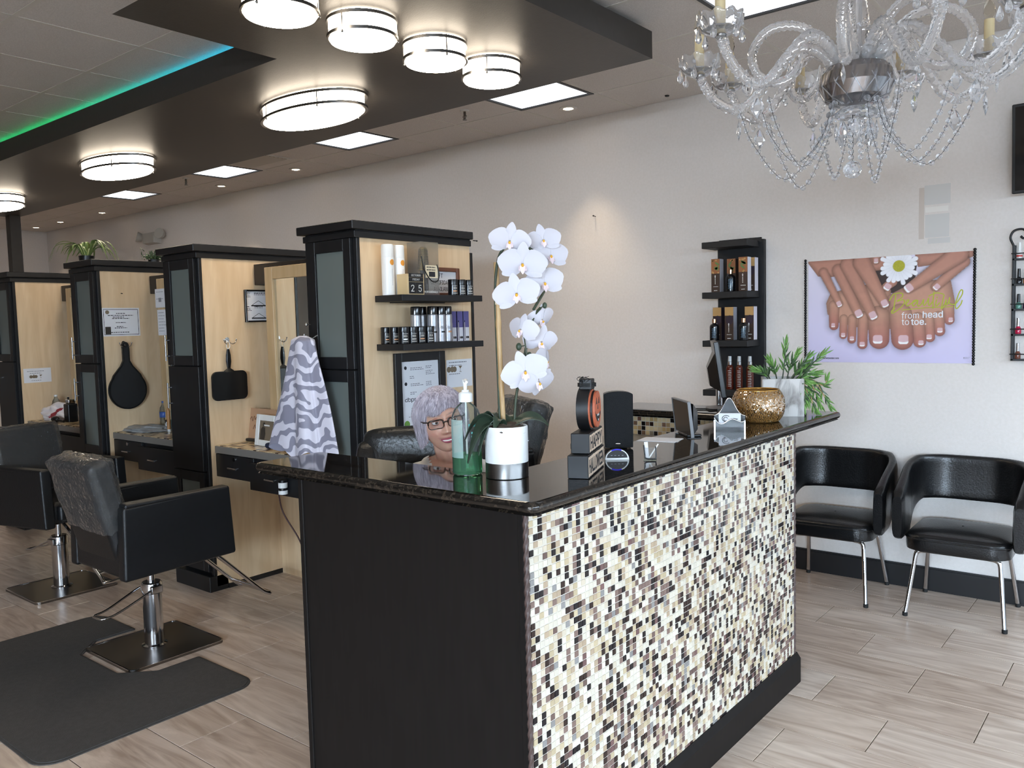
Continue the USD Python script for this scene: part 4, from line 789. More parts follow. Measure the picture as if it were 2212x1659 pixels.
def salon_chair(x, y, rz, label, lift=0.0, recline=14, base_rz=None):
    """A hydraulic styling chair facing local +y, with a clear plastic cover over its back."""
    t = thing('styling_chair', label, 'chair', (x, y, 0), rz, 'styling chairs')
    q = 0 if base_rz is None else base_rz - rz
    part(t, 'base_plate', mv(ext(rrect(0.50, 0.50, 0.03), 0.012), (0, 0, 0.0), rz=q), 'dark_chrome', smooth=30)
    part(t, 'base_rim', mv(ext(rrect(0.50, 0.50, 0.03).difference(rrect(0.488, 0.488, 0.025)), 0.003), (0, 0, 0.012), rz=q), 'chrome')
    part(t, 'column', lathe([(0, 0.013), (0.062, 0.013), (0.062, 0.018), (0.047, 0.024), (0.047, 0.285), (0.052, 0.290), (0.052, 0.335), (0.044, 0.345), (0, 0.345)], 36), 'chrome', smooth=40)
    L = lift
    part(t, 'piston', cyl(0.019, 0.345, 0.475 + L, 20), 'chrome', smooth=40)
    part(t, 'pump_lever', cat(tube(spline([(0.05, -0.02, 0.315), (0.06, -0.06, 0.30), (0.052, -0.20, 0.245), (0.045, -0.275, 0.232), (0.0, -0.285, 0.231), (-0.045, -0.275, 0.232), (-0.052, -0.20, 0.245), (-0.06, -0.06, 0.30), (-0.05, -0.02, 0.315)], 60), 0.0055, 10), rbx(0.03, 0.062, -0.03, 0.03, 0.290, 0.33, 0.006)), 'chrome', smooth=50)
    part(t, 'seat_plate', bxc(0, 0, 0.465 + L, 0.30, 0.30, 0.015), 'black_trim')
    part(t, 'seat', rbx(-0.215, 0.215, -0.20, 0.29, 0.475 + L, 0.615 + L, 0.03), 'chair_vinyl', smooth=50)
    for s in (-1, 1):
        a = part(t, 'armrest', hull(np.vstack([ICO1[0] * 0.014 + [s * xx, yy, zz + L] for xx in (0.234, 0.276) for yy, zz in ((-0.255, 0.468), (-0.245, 0.792), (0.285, 0.810), (0.305, 0.480))])), 'chair_vinyl', smooth=40)
        part(a, 'arm_pad', rbx(s * 0.255 - 0.034, s * 0.255 + 0.034, -0.25, 0.29, 0.796 + L, 0.824 + L, 0.012), 'chair_vinyl', smooth=50)
    part(t, 'seat_front_pad', rbx(-0.20, 0.20, 0.285, 0.335, 0.50 + L, 0.60 + L, 0.02), 'chair_vinyl', smooth=50)
    bk = mv(rbx(-0.218, 0.218, -0.055, 0.055, 0.0, 0.52, 0.035), (0, -0.20, 0.52 + L), rx=recline)
    b = part(t, 'backrest', bk, 'chair_vinyl', smooth=50)
    part(t, 'skirt', rbx(-0.235, 0.235, -0.262, -0.20, 0.46 + L, 0.64 + L, 0.02), 'chair_vinyl', smooth=50)
    # plastic cover: a sleeve a little larger than the top of the back
    o = rbx(-0.232, 0.232, -0.069, 0.069, 0.155, 0.534, 0.04); i_keep = o[0][o[1]].mean(1)[:, 2] > 0.20
    sub = trimesh.Trimesh(o[0], o[1][i_keep], process=False)
    for _ in range(4): sub = sub.subdivide()
    v = np.array(sub.vertices); n = (1 - 2 * np.abs(meshkit.fbm(v * [14, 14, 9] + 3, 3, 5) - 0.5))[:, None] ** 3 - 0.5; v = v + np.sign(v - [0, 0, 0.3]) * n * 0.012 * (np.abs(v - [0, 0, 0.3]) > [0.2, 0.05, 0.18])
    v[:, 2] -= np.where(v[:, 2] < 0.24, 0.03 * meshkit.fbm(v * 9, 2, 8), 0)
    c = part(b, 'plastic_cover', mv((v, np.array(sub.faces)), (0, -0.20, 0.52 + L), rx=recline), 'plastic_film', smooth=50, label='clear crinkled plastic cover over the chair back')
    ft = [(-0.13, 0.24, 0.475), (-0.13, 0.33, 0.40), (-0.13, 0.56, 0.175), (-0.12, 0.615, 0.145), (0.12, 0.615, 0.145), (0.13, 0.56, 0.175), (0.13, 0.33, 0.40), (0.13, 0.24, 0.475)]
    part(t, 'footrest', tube(spline([(a_, b_, c_ + L) for a_, b_, c_ in ft], 80), 0.0105, 12), 'chrome', smooth=50)
    part(t, 'footrest_bar', tube([(-0.13, 0.545, 0.19 + L), (0.13, 0.545, 0.19 + L)], 0.0105, 12), 'chrome', smooth=50)
    return t
salon_chair(-4.12, 2.065, 0, 'black styling chair with plastic-covered back, its base on the dark floor mat', base_rz=0)
salon_chair(-5.59, 2.215, -78, 'black styling chair turned sideways behind the first, plastic cover shining', base_rz=0)
salon_chair(-2.80, 3.05, 150, 'black styling chair with plastic-covered back half hidden behind the orchid stems', lift=0.20, base_rz=0)
def mat_shape():
    w = sbox(-4.86, 1.18, -3.285, 2.125).buffer(-0.10).buffer(0.10, 8)
    notch = Polygon([(-4.42, 2.3), (-4.42, 1.92), (-4.30, 1.80), (-3.94, 1.80), (-3.82, 1.92), (-3.82, 2.3)]).buffer(0.02)
    return w.difference(notch).buffer(-0.012).buffer(0.012)
single('floor_mat', cat(ext(mat_shape(), 0.004), ext(mat_shape().buffer(-0.012), 0.003, at=0.004)), 'mat_rubber', 'large dark grey anti-fatigue floor mat with a notch for the styling chair base', 'floor mat', smooth=30)
# receptionist's chair: padded black leather with rolled top
noisy('leather', (22, 22, 22), (30, 30, 29), 14, 0.34, bump=0.25, bump_scale=60)
t = thing('office_chair', 'padded black leather office chair behind the reception desk', 'chair', (-2.42, 2.36, 0.03), 40)
def cushion(w, d, h, seed=1, p=0.35):
    u = np.linspace(-1, 1, 26); a = np.arange(40) / 40 * 2 * math.pi
    sg = lambda t, e: np.sign(t) * np.abs(t) ** e
    V = [np.column_stack([sg(np.cos(a), p) * w / 2 * max(1e-3, (1 - abs(k) ** 6)) ** 0.35, sg(np.sin(a), 0.55) * d / 2 * max(1e-3, (1 - abs(k) ** 4)) ** 0.4, np.full(40, k * h / 2)]) for k in u]
    v = np.vstack(V); f = grid_faces(26, 40, wrap_m=True); n = meshkit.fbm(v * 9, 3, seed)[:, None] - 0.5
    v = v * (1 + n * 0.05)
    if trimesh.Trimesh(v, f, process=False).volume < 0: f = f[:, ::-1]
    return v, f
part(t, 'seat', mv(cushion(0.54, 0.12, 0.52), (0, -0.02, 0.47), rx=90), 'leather', smooth=60)
part(t, 'back_cushion', mv(cushion(0.50, 0.13, 0.58, 2), (0, 0.27, 0.80), rx=-10), 'leather', smooth=60)
part(t, 'back_roll', mv(cushion(0.56, 0.17, 0.19, 3, 0.5), (0, 0.325, 1.055), rx=-10), 'leather', smooth=60)
for s in (-1, 1):
    part(t, 'side_bolster', mv(cushion(0.10, 0.17, 0.60, 4), (s * 0.262, 0.27, 0.80), rx=-10), 'leather', smooth=60)
    part(t, 'armrest', tube(spline([(s * 0.28, 0.24, 0.66), (s * 0.32, 0.10, 0.70), (s * 0.32, -0.10, 0.70), (s * 0.30, -0.18, 0.62), (s * 0.27, -0.12, 0.47)], 24), 0.026, 12), 'leather', smooth=60)
part(t, 'gas_lift', cyl(0.028, 0.10, 0.43, 16), 'black_trim', smooth=40)
for k in range(5):
    g = math.radians(72 * k + 10); l = part(t, 'base_leg', tube([(0.02 * math.cos(g), 0.02 * math.sin(g), 0.11), (0.29 * math.cos(g), 0.29 * math.sin(g), 0.075)], [0.026, 0.016], 10), 'black_plastic', smooth=50)
    part(l, 'caster', mv(cyl(0.028, -0.02, 0.02, 16, b=0.004), (0.29 * math.cos(g), 0.29 * math.sin(g), 0.028), rx=90, rz=72 * k + 10), 'rubber', smooth=40)

# ================================================================ things on the reception counter
ZT1 = ZT + 0.0002
def solid(V, n, m, th):
    """Gives a curved n x m sheet of points a thickness."""
    P = V.reshape(n, m, 3); du = np.gradient(P, axis=0); dv = np.gradient(P, axis=1); N = np.cross(du, dv); N /= np.maximum(np.linalg.norm(N, axis=2, keepdims=True), 1e-9)
    a = (P + N * th / 2).reshape(-1, 3); b = (P - N * th / 2).reshape(-1, 3); f = grid_faces(n, m); k = n * m
    idx = np.arange(k).reshape(n, m); loop = np.concatenate([idx[0, :], idx[1:, -1], idx[-1, -2::-1], idx[-2:0:-1, 0]]); nx = np.roll(loop, -1)
    e = np.vstack([np.stack([loop, loop + k, nx + k], 1), np.stack([loop, nx + k, nx], 1)])
    return np.vstack([a, b]), np.vstack([f, f[:, ::-1] + k, e])
# soap pump
film('bottle_film', (236, 242, 240), 0.12, 0.03, 0.0, 1, 0.03); glassy('soap_green', (176, 232, 200), 1.33, white=0.28, wcol=(96, 176, 130)); mat('teal_print', (96, 176, 170), 0.5)
mat('frost_print', (176, 206, 200), 0.6, alpha=0.55)
t = thing('hand_soap_pump', 'clear pump bottle one third full of green liquid soap on the counter', 'pump bottle', (-1.705, 1.862, ZT1))
bp = [(0, 0.001), (0.040, 0.0), (0.0455, 0.006), (0.0458, 0.16), (0.044, 0.18), (0.037, 0.198), (0.024, 0.212), (0.0165, 0.218), (0.0165, 0.232)]
part(t, 'bottle', lathe(bp, 40), 'bottle_film', smooth=50)
part(t, 'liquid', lathe([(0, 0.003), (0.038, 0.003), (0.0435, 0.008), (0.0440, 0.062), (0, 0.062)], 40), 'soap_green', smooth=50)
part(t, 'pump_collar', lathe([(0, 0.222), (0.0215, 0.222), (0.0215, 0.245), (0.018, 0.250), (0.012, 0.252), (0.011, 0.258), (0, 0.258)], 28), 'white_plastic', smooth=40)
part(t, 'pump_head', cat(lathe([(0.0, 0.256), (0.0055, 0.256), (0.0065, 0.275), (0.009, 0.286), (0.009, 0.290), (0, 0.291)], 20), tube(spline([(0.0, 0, 0.286), (0.012, -0.010, 0.289), (0.024, -0.020, 0.283)], 10), [0.0065] * 8 + [0.005], 10) if False else tube([(0.0, 0, 0.2855), (0.013, -0.011, 0.2875), (0.023, -0.019, 0.283)], [0.0065, 0.006, 0.0045], 10)), 'white_plastic', smooth=40)
part(t, 'dip_tube', cyl(0.003, 0.02, 0.225, 10), 'white_plastic'); part(t, 'back_label', band(0.0456, -145, -62, 0.055, 0.17, out=0.0003), 'frost_print')
part(t, 'print', cat(band(0.0460, -40, -2, 0.150, 0.158), *[band(0.0460, -30 + k * 8, -24 + k * 8, z, z + 0.006) for k in range(4) for z in (0.128, 0.117)]), 'teal_print')
# orchid
mat('petal_white', (238, 236, 240), 0.6, nodes={'tr': ('translucent_bsdf', {'color': (0.85, 0.84, 0.86)}), 'm': ('mix_closure', {'fac': 0.3})})
MATS['petal_white'] = usdkit.material(stage, '/World/Looks/petal', {'p': ('principled_bsdf', {'base_color': lin((226, 223, 230)), 'roughness': 0.6}), 'tr': ('translucent_bsdf', {'color': (0.86, 0.85, 0.88)}), 'm': ('mix_closure', {'fac': 0.32})},
                                      [('p.BSDF', 'm.closure1'), ('tr.BSDF', 'm.closure2')], surface='m.closure')
mat('yellow', (226, 168, 40), 0.5); mat('lip_blush', (232, 214, 220), 0.6); noisy('leaf_dark', (40, 54, 42), (52, 66, 52), 14, 0.35, stretch=(1, 6, 1)); noisy('stem_dark', (46, 58, 40), (60, 66, 46), 40, 0.5); noisy('bamboo', (170, 136, 92), (190, 158, 112), 16, 0.5, stretch=(4, 4, 0.6)); mat('bud_dark', (52, 66, 50), 0.45)
def petal(L, W, cup=0.25, droop=0.1, n=9, m=9, tip=0.62, th=0.0009, base=0.12):
    u = np.linspace(0, 1, n)[:, None]; w = np.linspace(-1, 1, m)[None, :]
    hw = W / 2 * np.maximum(np.sin(math.pi * (base * 0.4 + (1 - base * 0.4) * u ** tip * 0.985)), 0.03) ** 0.62
    x = w * hw * np.ones_like(u); z = u * L * np.ones_like(w); y = cup * (x ** 2) / W * 2 + droop * L * (u ** 2) * np.ones_like(w)
    return solid(np.stack([x, y, z], -1).reshape(-1, 3), n, m, th)
def orchid_flower(t, c, face, tilt, s=1.0, spin=0.0, form=1.0):
    """form < 1 closes the flower."""
    def put(m, ang): return mv(mv(mv(mv(m, (0, 0, 0.004), s=s), rx=(1 - form) * -55), ry=ang + spin), c, 0, 0, 0)
    def turn(m): v, f = m; v = v - np.asarray(c); v, f = mv((v, f), rx=tilt); v, f = mv((v, f), rz=face); return v + np.asarray(c), f
    sep = cat(*[turn(put(petal(0.058, 0.036, 0.15, 0.06, tip=0.8), a)) for a in (0, 118, 242)])
    fl = part(t, 'flower', sep, 'petal_white', smooth=50)
    for a in (82, 278): part(fl, 'petal', turn(put(mv(petal(0.066, 0.076, 0.20, 0.05, tip=0.72, base=0.05), (0, -0.002, 0)), a)), 'petal_white', smooth=50)
    lip = cat(*[mv(petal(0.020, 0.014, 0.8, -0.5, 6, 6), (0, -0.004, 0), ry=a) for a in (150, 210)], mv(petal(0.026, 0.016, -0.5, -0.25, 6, 6), (0, -0.006, 0), ry=180))
    part(fl, 'lip', turn((mv(lip, c, s=s))), 'lip_blush', smooth=50)
    part(fl, 'column', turn(mv(ball((0, -0.008, -0.002), (0.004, 0.004, 0.005), ICO1), c, s=s)), 'yellow', smooth=True)
po_c = np.array([-1.575, 1.895, ZT1])
t = thing('potted_orchid', 'white orchid with two flower stems in a white and silver pot', 'potted plant', po_c)
L3 = lambda p: np.asarray(p, float) - po_c
part(t, 'pot', lathe([(0.058, 0.046), (0.064, 0.046), (0.0645, 0.05), (0.0645, 0.150), (0.0625, 0.153), (0.060, 0.150), (0.059, 0.138), (0.0, 0.138)], 48), 'white_plastic', smooth=40)
part(t, 'pot_base', lathe([(0, 0.0), (0.0625, 0.0), (0.0645, 0.002), (0.0645, 0.046), (0, 0.046)], 48), 'brushed_steel', smooth=40, label='brushed silver lower band of the pot')
noisy('bark', (60, 48, 38), (86, 70, 54), 60, 0.9); part(t, 'potting_bark', mv(crumple(0.056, 0.056, 0.02, 3, 0.5), (0, 0, 0.134)), 'bark', smooth=40)
st1 = [(-1.602, 1.899, 1.300), (-1.618, 1.915, 1.50), (-1.623, 1.918, 1.703), (-1.612, 1.918, 1.80), (-1.59, 1.922, 1.842), (-1.562, 1.94, 1.857), (-1.545, 1.99, 1.845), (-1.525, 2.03, 1.80), (-1.51, 2.03, 1.74), (-1.52, 1.97, 1.66)]
st2 = [(-1.570, 1.925, 1.295), (-1.566, 1.935, 1.40), (-1.552, 1.955, 1.50), (-1.540, 1.975, 1.60), (-1.526, 1.985, 1.645), (-1.505, 1.985, 1.665)]
part(t, 'flower_stem', tube(spline([L3(p) for p in st1], 60), 0.0042, 10), 'stem_dark', smooth=60); part(t, 'flower_stem', tube(spline([L3(p) for p in st2], 40), 0.0042, 10), 'stem_dark', smooth=60)
bq = spline([L3((-1.593, 1.906, 1.285)), L3((-1.612, 1.918, 1.55)), L3((-1.624, 1.927, 1.805))], 40); part(t, 'bamboo_stake', tube(bq, [0.0078 + 0.0012 * (k in (11, 12, 25, 26)) for k in range(len(bq))], 12), 'bamboo', smooth=50)
part(t, 'tie', tube([bq[30], bq[31]], 0.0092, 12), 'cream_plastic')
FL = [((-1.568, 1.925, 1.862), 36, 12, 0.92, 10, 1.0), ((-1.530, 2.040, 1.868), 52, -6, 0.85, -12, 1.0), ((-1.520, 2.060, 1.822), 66, -4, 0.95, -8, 1.0), ((-1.532, 1.938, 1.793), 40, 4, 1.08, 4, 1.0), ((-1.508, 2.010, 1.738), 62, 0, 1.0, -14, 1.0), ((-1.528, 1.902, 1.705), 38, 2, 1.02, -10, 1.0),
      ((-1.530, 1.918, 1.600), 5, 5, 0.82, 10, 0.62), ((-1.518, 2.010, 1.628), 80, 30, 0.80, -10, 0.72), ((-1.505, 1.985, 1.562), 62, 28, 0.86, 8, 0.8), ((-1.513, 1.915, 1.478), 44, 6, 1.05, -20, 1.0), ((-1.500, 1.998, 1.505), 105, 10, 0.86, 12, 0.8), ((-1.490, 1.950, 1.445), 70, 25, 0.9, 170, 0.75)]
for c, face, tilt, sc, spin, form in FL: orchid_flower(t, L3(c), face, tilt, sc, spin, form)
BUDS = [((-1.500, 2.0, 1.672), 0.007), ((-1.535, 1.915, 1.552), 0.0085), ((-1.512, 1.935, 1.526), 0.0075), ((-1.525, 1.922, 1.518), 0.006), ((-1.520, 1.925, 1.505), 0.0055), ((-1.515, 1.930, 1.500), 0.005)]
sp = [L3(p) for p in ((-1.530, 1.935, 1.580), (-1.522, 1.930, 1.555), (-1.517, 1.930, 1.528), (-1.516, 1.928, 1.505))]; part(t, 'bud_spray', cat(tube(spline(sp, 14), 0.0022, 6), *[tube([L3(c), sp[min(3, 1 + k // 2)] if k else L3((-1.515, 1.985, 1.66))], 0.0016, 5) for k, (c, r) in enumerate(BUDS)]), 'stem_dark', smooth=50)
for c, r in BUDS: part(t, 'bud', ball(L3(c), (r, r, r * 1.35)), 'bud_dark', smooth=True)
def strap_leaf(az, L, W, rise, fall, th=0.0022, roll=0.0):
    n, m = 14, 7; u = np.linspace(0, 1, n)[:, None]; w = np.linspace(-1, 1, m)[None, :]; hw = W / 2 * np.sin(math.pi * np.clip(0.10 + 0.9 * u ** 0.9, 0, 0.985)) ** 0.7
    r = 0.008 + L * u * (1 - 0.12 * u); z = 0.142 + rise * np.sin(u * math.pi * 0.8) - fall * u ** 2
    x = r * np.ones_like(w); y = w * hw; zz = z + 0.35 * np.abs(w) * hw + roll * w * hw
    return mv(solid(np.stack([x, y, zz], -1).reshape(-1, 3), n, m, th), rz=az)
for az, L, W, ri, fa, ro in ((-148, 0.135, 0.056, 0.050, 0.065, 0.3), (-124, 0.128, 0.060, 0.052, 0.125, -0.5), (-172, 0.085, 0.042, 0.050, 0.020, 0.2), (38, 0.135, 0.050, 0.036, 0.014, 0.4), (120, 0.08, 0.046, 0.045, 0.03, 0.2), (-85, 0.06, 0.036, 0.040, 0.02, -0.3)): part(t, 'leaf', strap_leaf(az, L, W, ri, fa, roll=ro), 'leaf_dark', smooth=50)
part(t, 'grass_sprig', cat(*[tube(spline([(0.02 * math.cos(a) - 0.07, -0.035 + 0.02 * math.sin(a), 0.06), (0.03 * math.cos(a) - 0.07, -0.035 + 0.03 * math.sin(a), 0.085), (0.036 * math.cos(a) - 0.07, -0.035 + 0.036 * math.sin(a), 0.105)], 6), [0.004, 0.004, 0.0035, 0.003, 0.002, 0.001][:len(spline([(0, 0, 0), (0, 0, 1), (0, 0, 2)], 6))], 5) for a in (0.4, 1.5, 2.7, 4.0, 5.2)]) if False else strap_leaf(-110, 0.10, 0.03, 0.05, 0.10), 'leaf_dark', smooth=50)
# halloween blocks
mat('block_black', (13, 12, 14), 0.5); noisy('block_face', (196, 172, 150), (208, 186, 164), 30, 0.6); mat('pumpkin_orange', (178, 92, 62), 0.55)
t = thing('halloween_sign', 'stacked black wooden blocks reading Happy Halloween with a carved pumpkin on top', 'halloween decoration', (-1.385, 2.09, ZT1), 22)
W2 = 0.118
def block(z0, h, w, d, word, lh):
    b = part(t, 'block', bx(-d, 0, -w, w, z0, z0 + h, 0.002), 'block_black'); e = np.random.default_rng(int(h * 1e4)); k = 40
    ys = np.linspace(-w + 0.004, w - 0.004, k); P_ = [(y, z0 + 0.004 + e.uniform(0, 0.0025)) for y in ys] + [(y, z0 + h - 0.004 - e.uniform(0, 0.0025)) for y in ys[::-1]]
    part(b, 'face_paint', ext(Polygon(P_), 0.0006, 'yz', 0.0), 'block_face'); part(b, 'lettering', text(word, lh, 'yz', (0.0006, 0, z0 + (h - lh) / 2), bold=True, sx=(2 * w - 0.022) / (np.ptp(text(word, lh, 'yz', (0, 0, 0), bold=True)[0][:, 1]))), 'ink')
block(0.0, 0.068, W2, 0.062, 'HALLOWEEN', 0.040); block(0.070, 0.060, W2 - 0.022, 0.056, 'HAPPY', 0.036)
def ell(cx, cz, a, b): return Polygon([(cx + a * math.cos(q), cz + b * math.sin(q)) for q in np.linspace(0, 2 * math.pi, 40)])
body = ell(0, 0.194, 0.066, 0.064); part(t, 'pumpkin', ext(body, 0.036, 'yz', -0.046), 'block_black', smooth=30)
part(t, 'pumpkin_layer', ext(ell(-0.004, 0.194, 0.060, 0.058), 0.003, 'yz', -0.010), 'pumpkin_orange'); part(t, 'pumpkin_layer_gap', ext(ell(0.004, 0.192, 0.052, 0.056), 0.006, 'yz', -0.007), 'block_black'); pl = part(t, 'pumpkin_front', ext(ell(0.006, 0.192, 0.048, 0.055), 0.007, 'yz', -0.001), 'pumpkin_orange')
tri = lambda y, z, s: Polygon([(y - s, z), (y + s, z), (y, z + 2.2 * s)]); mouth = Polygon([(-0.03, 0.188)] + [(-0.03 + 0.072 * k / 12, 0.176 - 0.022 * math.sin(math.pi * k / 12)) for k in range(13)] + [(0.042, 0.188)] + [(0.042 - 0.072 * k / 12, 0.183 - 0.008 * math.sin(math.pi * k / 12)) for k in range(13)]).buffer(0)
part(pl, 'carved_face', ext(unary_union([tri(-0.012, 0.208, 0.009), tri(0.022, 0.208, 0.009), tri(0.006, 0.192, 0.006), mouth]), 0.0006, 'yz', 0.006), 'block_black'); part(pl, 'teeth', ext(unary_union([sbox(-0.004, 0.172, 0.003, 0.178), sbox(0.011, 0.172, 0.018, 0.178), sbox(0.004, 0.157, 0.010, 0.163)]), 0.0006, 'yz', 0.0066), 'white_plastic')
part(t, 'stem', rbx(-0.044, -0.006, -0.024, 0.022, 0.252, 0.284, 0.003), 'block_black', smooth=40); _e = np.random.default_rng(2)
part(t, 'twine', cat(*[tube(spline([(-0.025 + 0.027 * math.cos(a), 0.028 * math.sin(a), 0.262 + 0.004 * k) for a in np.linspace(0, 6.28, 12)], 24), 0.0018, 5) for k in range(3)], *[tube(spline([(-0.03, -0.02, 0.27), (-0.03 + _e.uniform(-0.02, 0.02), -0.035 + _e.uniform(-0.01, 0.01), 0.285), (-0.03 + _e.uniform(-0.02, 0.02), -0.03 + _e.uniform(-0.015, 0.02), 0.292)], 8), 0.0008, 4) for k in range(8)]), 'rubber')
# speaker and lit dial
noisy('speaker_cloth', (10, 11, 14), (14, 15, 18), 160, 0.85, bump=0.3, bump_scale=400)
t = thing('desktop_speaker', 'black upright desktop speaker with curved cloth front on the counter', 'speaker', (-1.598, 2.555, ZT1), 36)
sh = unary_union([Polygon([(-0.050, 0.004), (0.050, 0.004), (0.0515, 0.10), (0.0515, 0.196), (-0.0515, 0.196), (-0.0515, 0.10)]), ell(0, 0.192, 0.0515, 0.0125)]).buffer(-0.004).buffer(0.004)
part(t, 'cabinet', ext(sh.buffer(-0.003), 0.075, 'xz', 0.045), 'black_plastic', smooth=30); part(t, 'grille', cat(ext(sh, 0.014, 'xz', -0.030), ext(sh.buffer(-0.004), 0.003, 'xz', -0.044)), 'speaker_cloth', smooth=30)
part(t, 'badge', mv(ball((0, 0, 0), (0.010, 0.0015, 0.0035), ICO1), (-0.004, -0.0475, 0.018)), 'chrome', smooth=True); part(t, 'foot', rbx(-0.03, 0.03, -0.03, 0.035, 0.0, 0.006, 0.0025), 'rubber')
emit('blue_glow', (70, 70, 255), 1.1)
t = thing('lit_dial', 'small half-round desk clock with white rim and glowing blue arc', 'clock', (-1.455, 2.318, ZT1), 38)
hd = lambda a, b, w=0.0: Polygon([(a * math.cos(q), w + b * math.sin(q)) for q in np.linspace(0, math.pi, 30)])
part(t, 'case', mv(ext(hd(0.040, 0.036), 0.016, 'xz', 0.012), rx=0), 'black_plastic', smooth=30); rim = hd(0.0395, 0.0355).difference(Polygon([(0.034 * math.cos(q), 0.006 + 0.026 * math.sin(q)) for q in np.linspace(0, math.pi, 30)]))
top = sbox(-0.018, 0.02, 0.014, 0.05); part(t, 'white_rim', ext(rim.difference(top), 0.0015, 'xz', -0.004), 'white_plastic'); part(t, 'blue_arc', ext(rim.intersection(top), 0.0015, 'xz', -0.004), 'blue_glow'); part(t, 'dial_marks', cat(*[mv(bx(-0.003, 0.003, -0.0048, -0.004, 0.013, 0.015), (x, 0, 0)) for x in (-0.018, -0.006, 0.006, 0.018)]), 'ink_grey')
# little card stand
t = thing('card_stand', 'tiny clear card stand with black edging, holding a card and a pen', 'card holder', (-1.355, 2.36, ZT1), 28)
part(t, 'frame', tube(spline([(-0.020, -0.004, 0.050), (-0.017, -0.004, 0.02), (-0.014, -0.004, 0.007), (0.014, -0.004, 0.005), (0.019, -0.004, 0.010), (0.018, 0.004, 0.045)], 30), 0.0022, 8), 'black_plastic', smooth=50); part(t, 'clear_body', bx(-0.018, 0.018, -0.003, 0.014, 0.003, 0.040), 'box_film'); part(t, 'foot', bx(-0.021, 0.021, -0.010, 0.018, 0.0, 0.003, 0.001), 'clear_plastic')
part(t, 'card', mv(bx(-0.015, -0.003, 0.004, 0.0048, 0.004, 0.060), ry=-4), 'white_paper'); part(t, 'pen', tube([(-0.004, 0.006, 0.006), (0.026, 0.010, 0.052)], [0.0028, 0.0024], 8), 'white_plastic')
single('paper_sheet', mv(cat(bx(-0.075, 0.075, -0.055, 0.055, 0.0, 0.0008), mv(bx(-0.07, 0.07, -0.05, 0.05, 0.0008, 0.0014), (0.006, 0.004, 0), rz=7)), (-1.555, 2.785, ZT1), rz=10), 'white_paper', 'loose white paper sheets lying on the counter behind the card stand', 'paper')
# small display on the counter, its screen turned to the desk
mat('screen_dark', (16, 16, 15), 0.15); mat('bezel_grey', (120, 120, 122), 0.4)
t = thing('counter_display', 'small dark display screen with grey rim standing on the counter', 'display', (-1.535, 2.945, ZT1), 0)
dv = np.array([-0.65, 0.76]); an_ = math.degrees(math.atan2(0.187, -0.159))
scr = bx(-0.105, 0.105, -0.004, 0.004, 0.008, 0.138, 0.002); part(t, 'screen', mv(mv(scr, rx=6), rz=an_ - 180 + 4), 'screen_dark')
part(t, 'rim', mv(mv(cat(bx(-0.108, -0.104, -0.006, 0.006, 0.004, 0.142), bx(0.104, 0.108, -0.006, 0.006, 0.004, 0.142), bx(-0.104, 0.104, -0.006, 0.006, 0.138, 0.142)), rx=6), rz=an_ - 180 + 4), 'bezel_grey'); part(t, 'back_shell', mv(hull([(x, y, z) for x, z in ((-0.10, 0.012), (0.10, 0.012), (0.10, 0.132), (-0.10, 0.132)) for y in (0.004,)] + [(x, 0.034, z) for x in (-0.05, 0.06) for z in (0.03, 0.10)]), rz=an_ - 180 + 4), 'black_plastic', smooth=30); part(t, 'stand', mv(bx(-0.06, 0.06, -0.01, 0.05, 0.0, 0.010, 0.003), rz=an_ - 180 + 4), 'black_plastic')
# business cards
MATS['marble_black'] = None; noisy('marble_black', (8, 9, 13), (30, 32, 42), 9, 0.3, detail=5, dist=2.5, lo=0.52, hi=0.80)
t = thing('business_card_holder', 'wavy black and silver holder full of white business cards', 'card holder', (-1.462, 3.20, ZT1), 24)
u = np.linspace(-0.062, 0.062, 40); back = [(x, 0.052 + 0.072 * math.exp(-((x + 0.002) / 0.030) ** 2) - 0.10 * abs(x) * 0.2) for x in u]; fr = [(x, 0.030 + 0.012 * math.sin(x * 62 + 0.9) + 0.02 * abs(x / 0.062) ** 3) for x in u]
for nm, pts, y0, y1 in (('back_plate', back, 0.022, 0.028), ('front_plate', fr, -0.028, -0.022)):
    pg = Polygon([(-0.062, 0.0), (0.062, 0.0)] + pts[::-1]); b = part(t, nm, ext(pg, y1 - y0, 'xz', y1), 'marble_black'); part(b, 'silver_edge', tube([(x, (y0 + y1) / 2, z + 0.001) for x, z in pts], 0.0028, 8), 'chrome', smooth=60)
part(t, 'base', bx(-0.062, 0.062, -0.028, 0.028, 0.0, 0.012, 0.001), 'marble_black'); part(t, 'silver_corner', cat(*[bx(x - 0.003, x + 0.003, -0.031, -0.024, 0.0, 0.04) for x in (-0.060, 0.060)]), 'chrome')
for k in range(5): part(t, 'business_card', mv(bx(-0.044, 0.044, -0.001, 0.0013, 0.012, 0.066), (0, -0.014 + 0.005 * k, 0), rx=4), 'white_paper')
part(t, 'card_logo', mv(ext(unary_union([LineString([(-0.014 + 0.016 * math.cos(a), 0.046 + 0.013 * math.sin(a)) for a in np.linspace(0.8, 5.6, 20)]).buffer(0.0012), LineString([(-0.016 + 0.008 * math.cos(a), 0.044 + 0.008 * math.sin(a)) for a in np.linspace(0.4, 5.2, 16)]).buffer(0.0011), LineString(_s1 * 0.22 + [0.018, 0.045]).buffer(0.0008)]), 0.0004, 'xz', -0.0152), rx=4), 'ink')
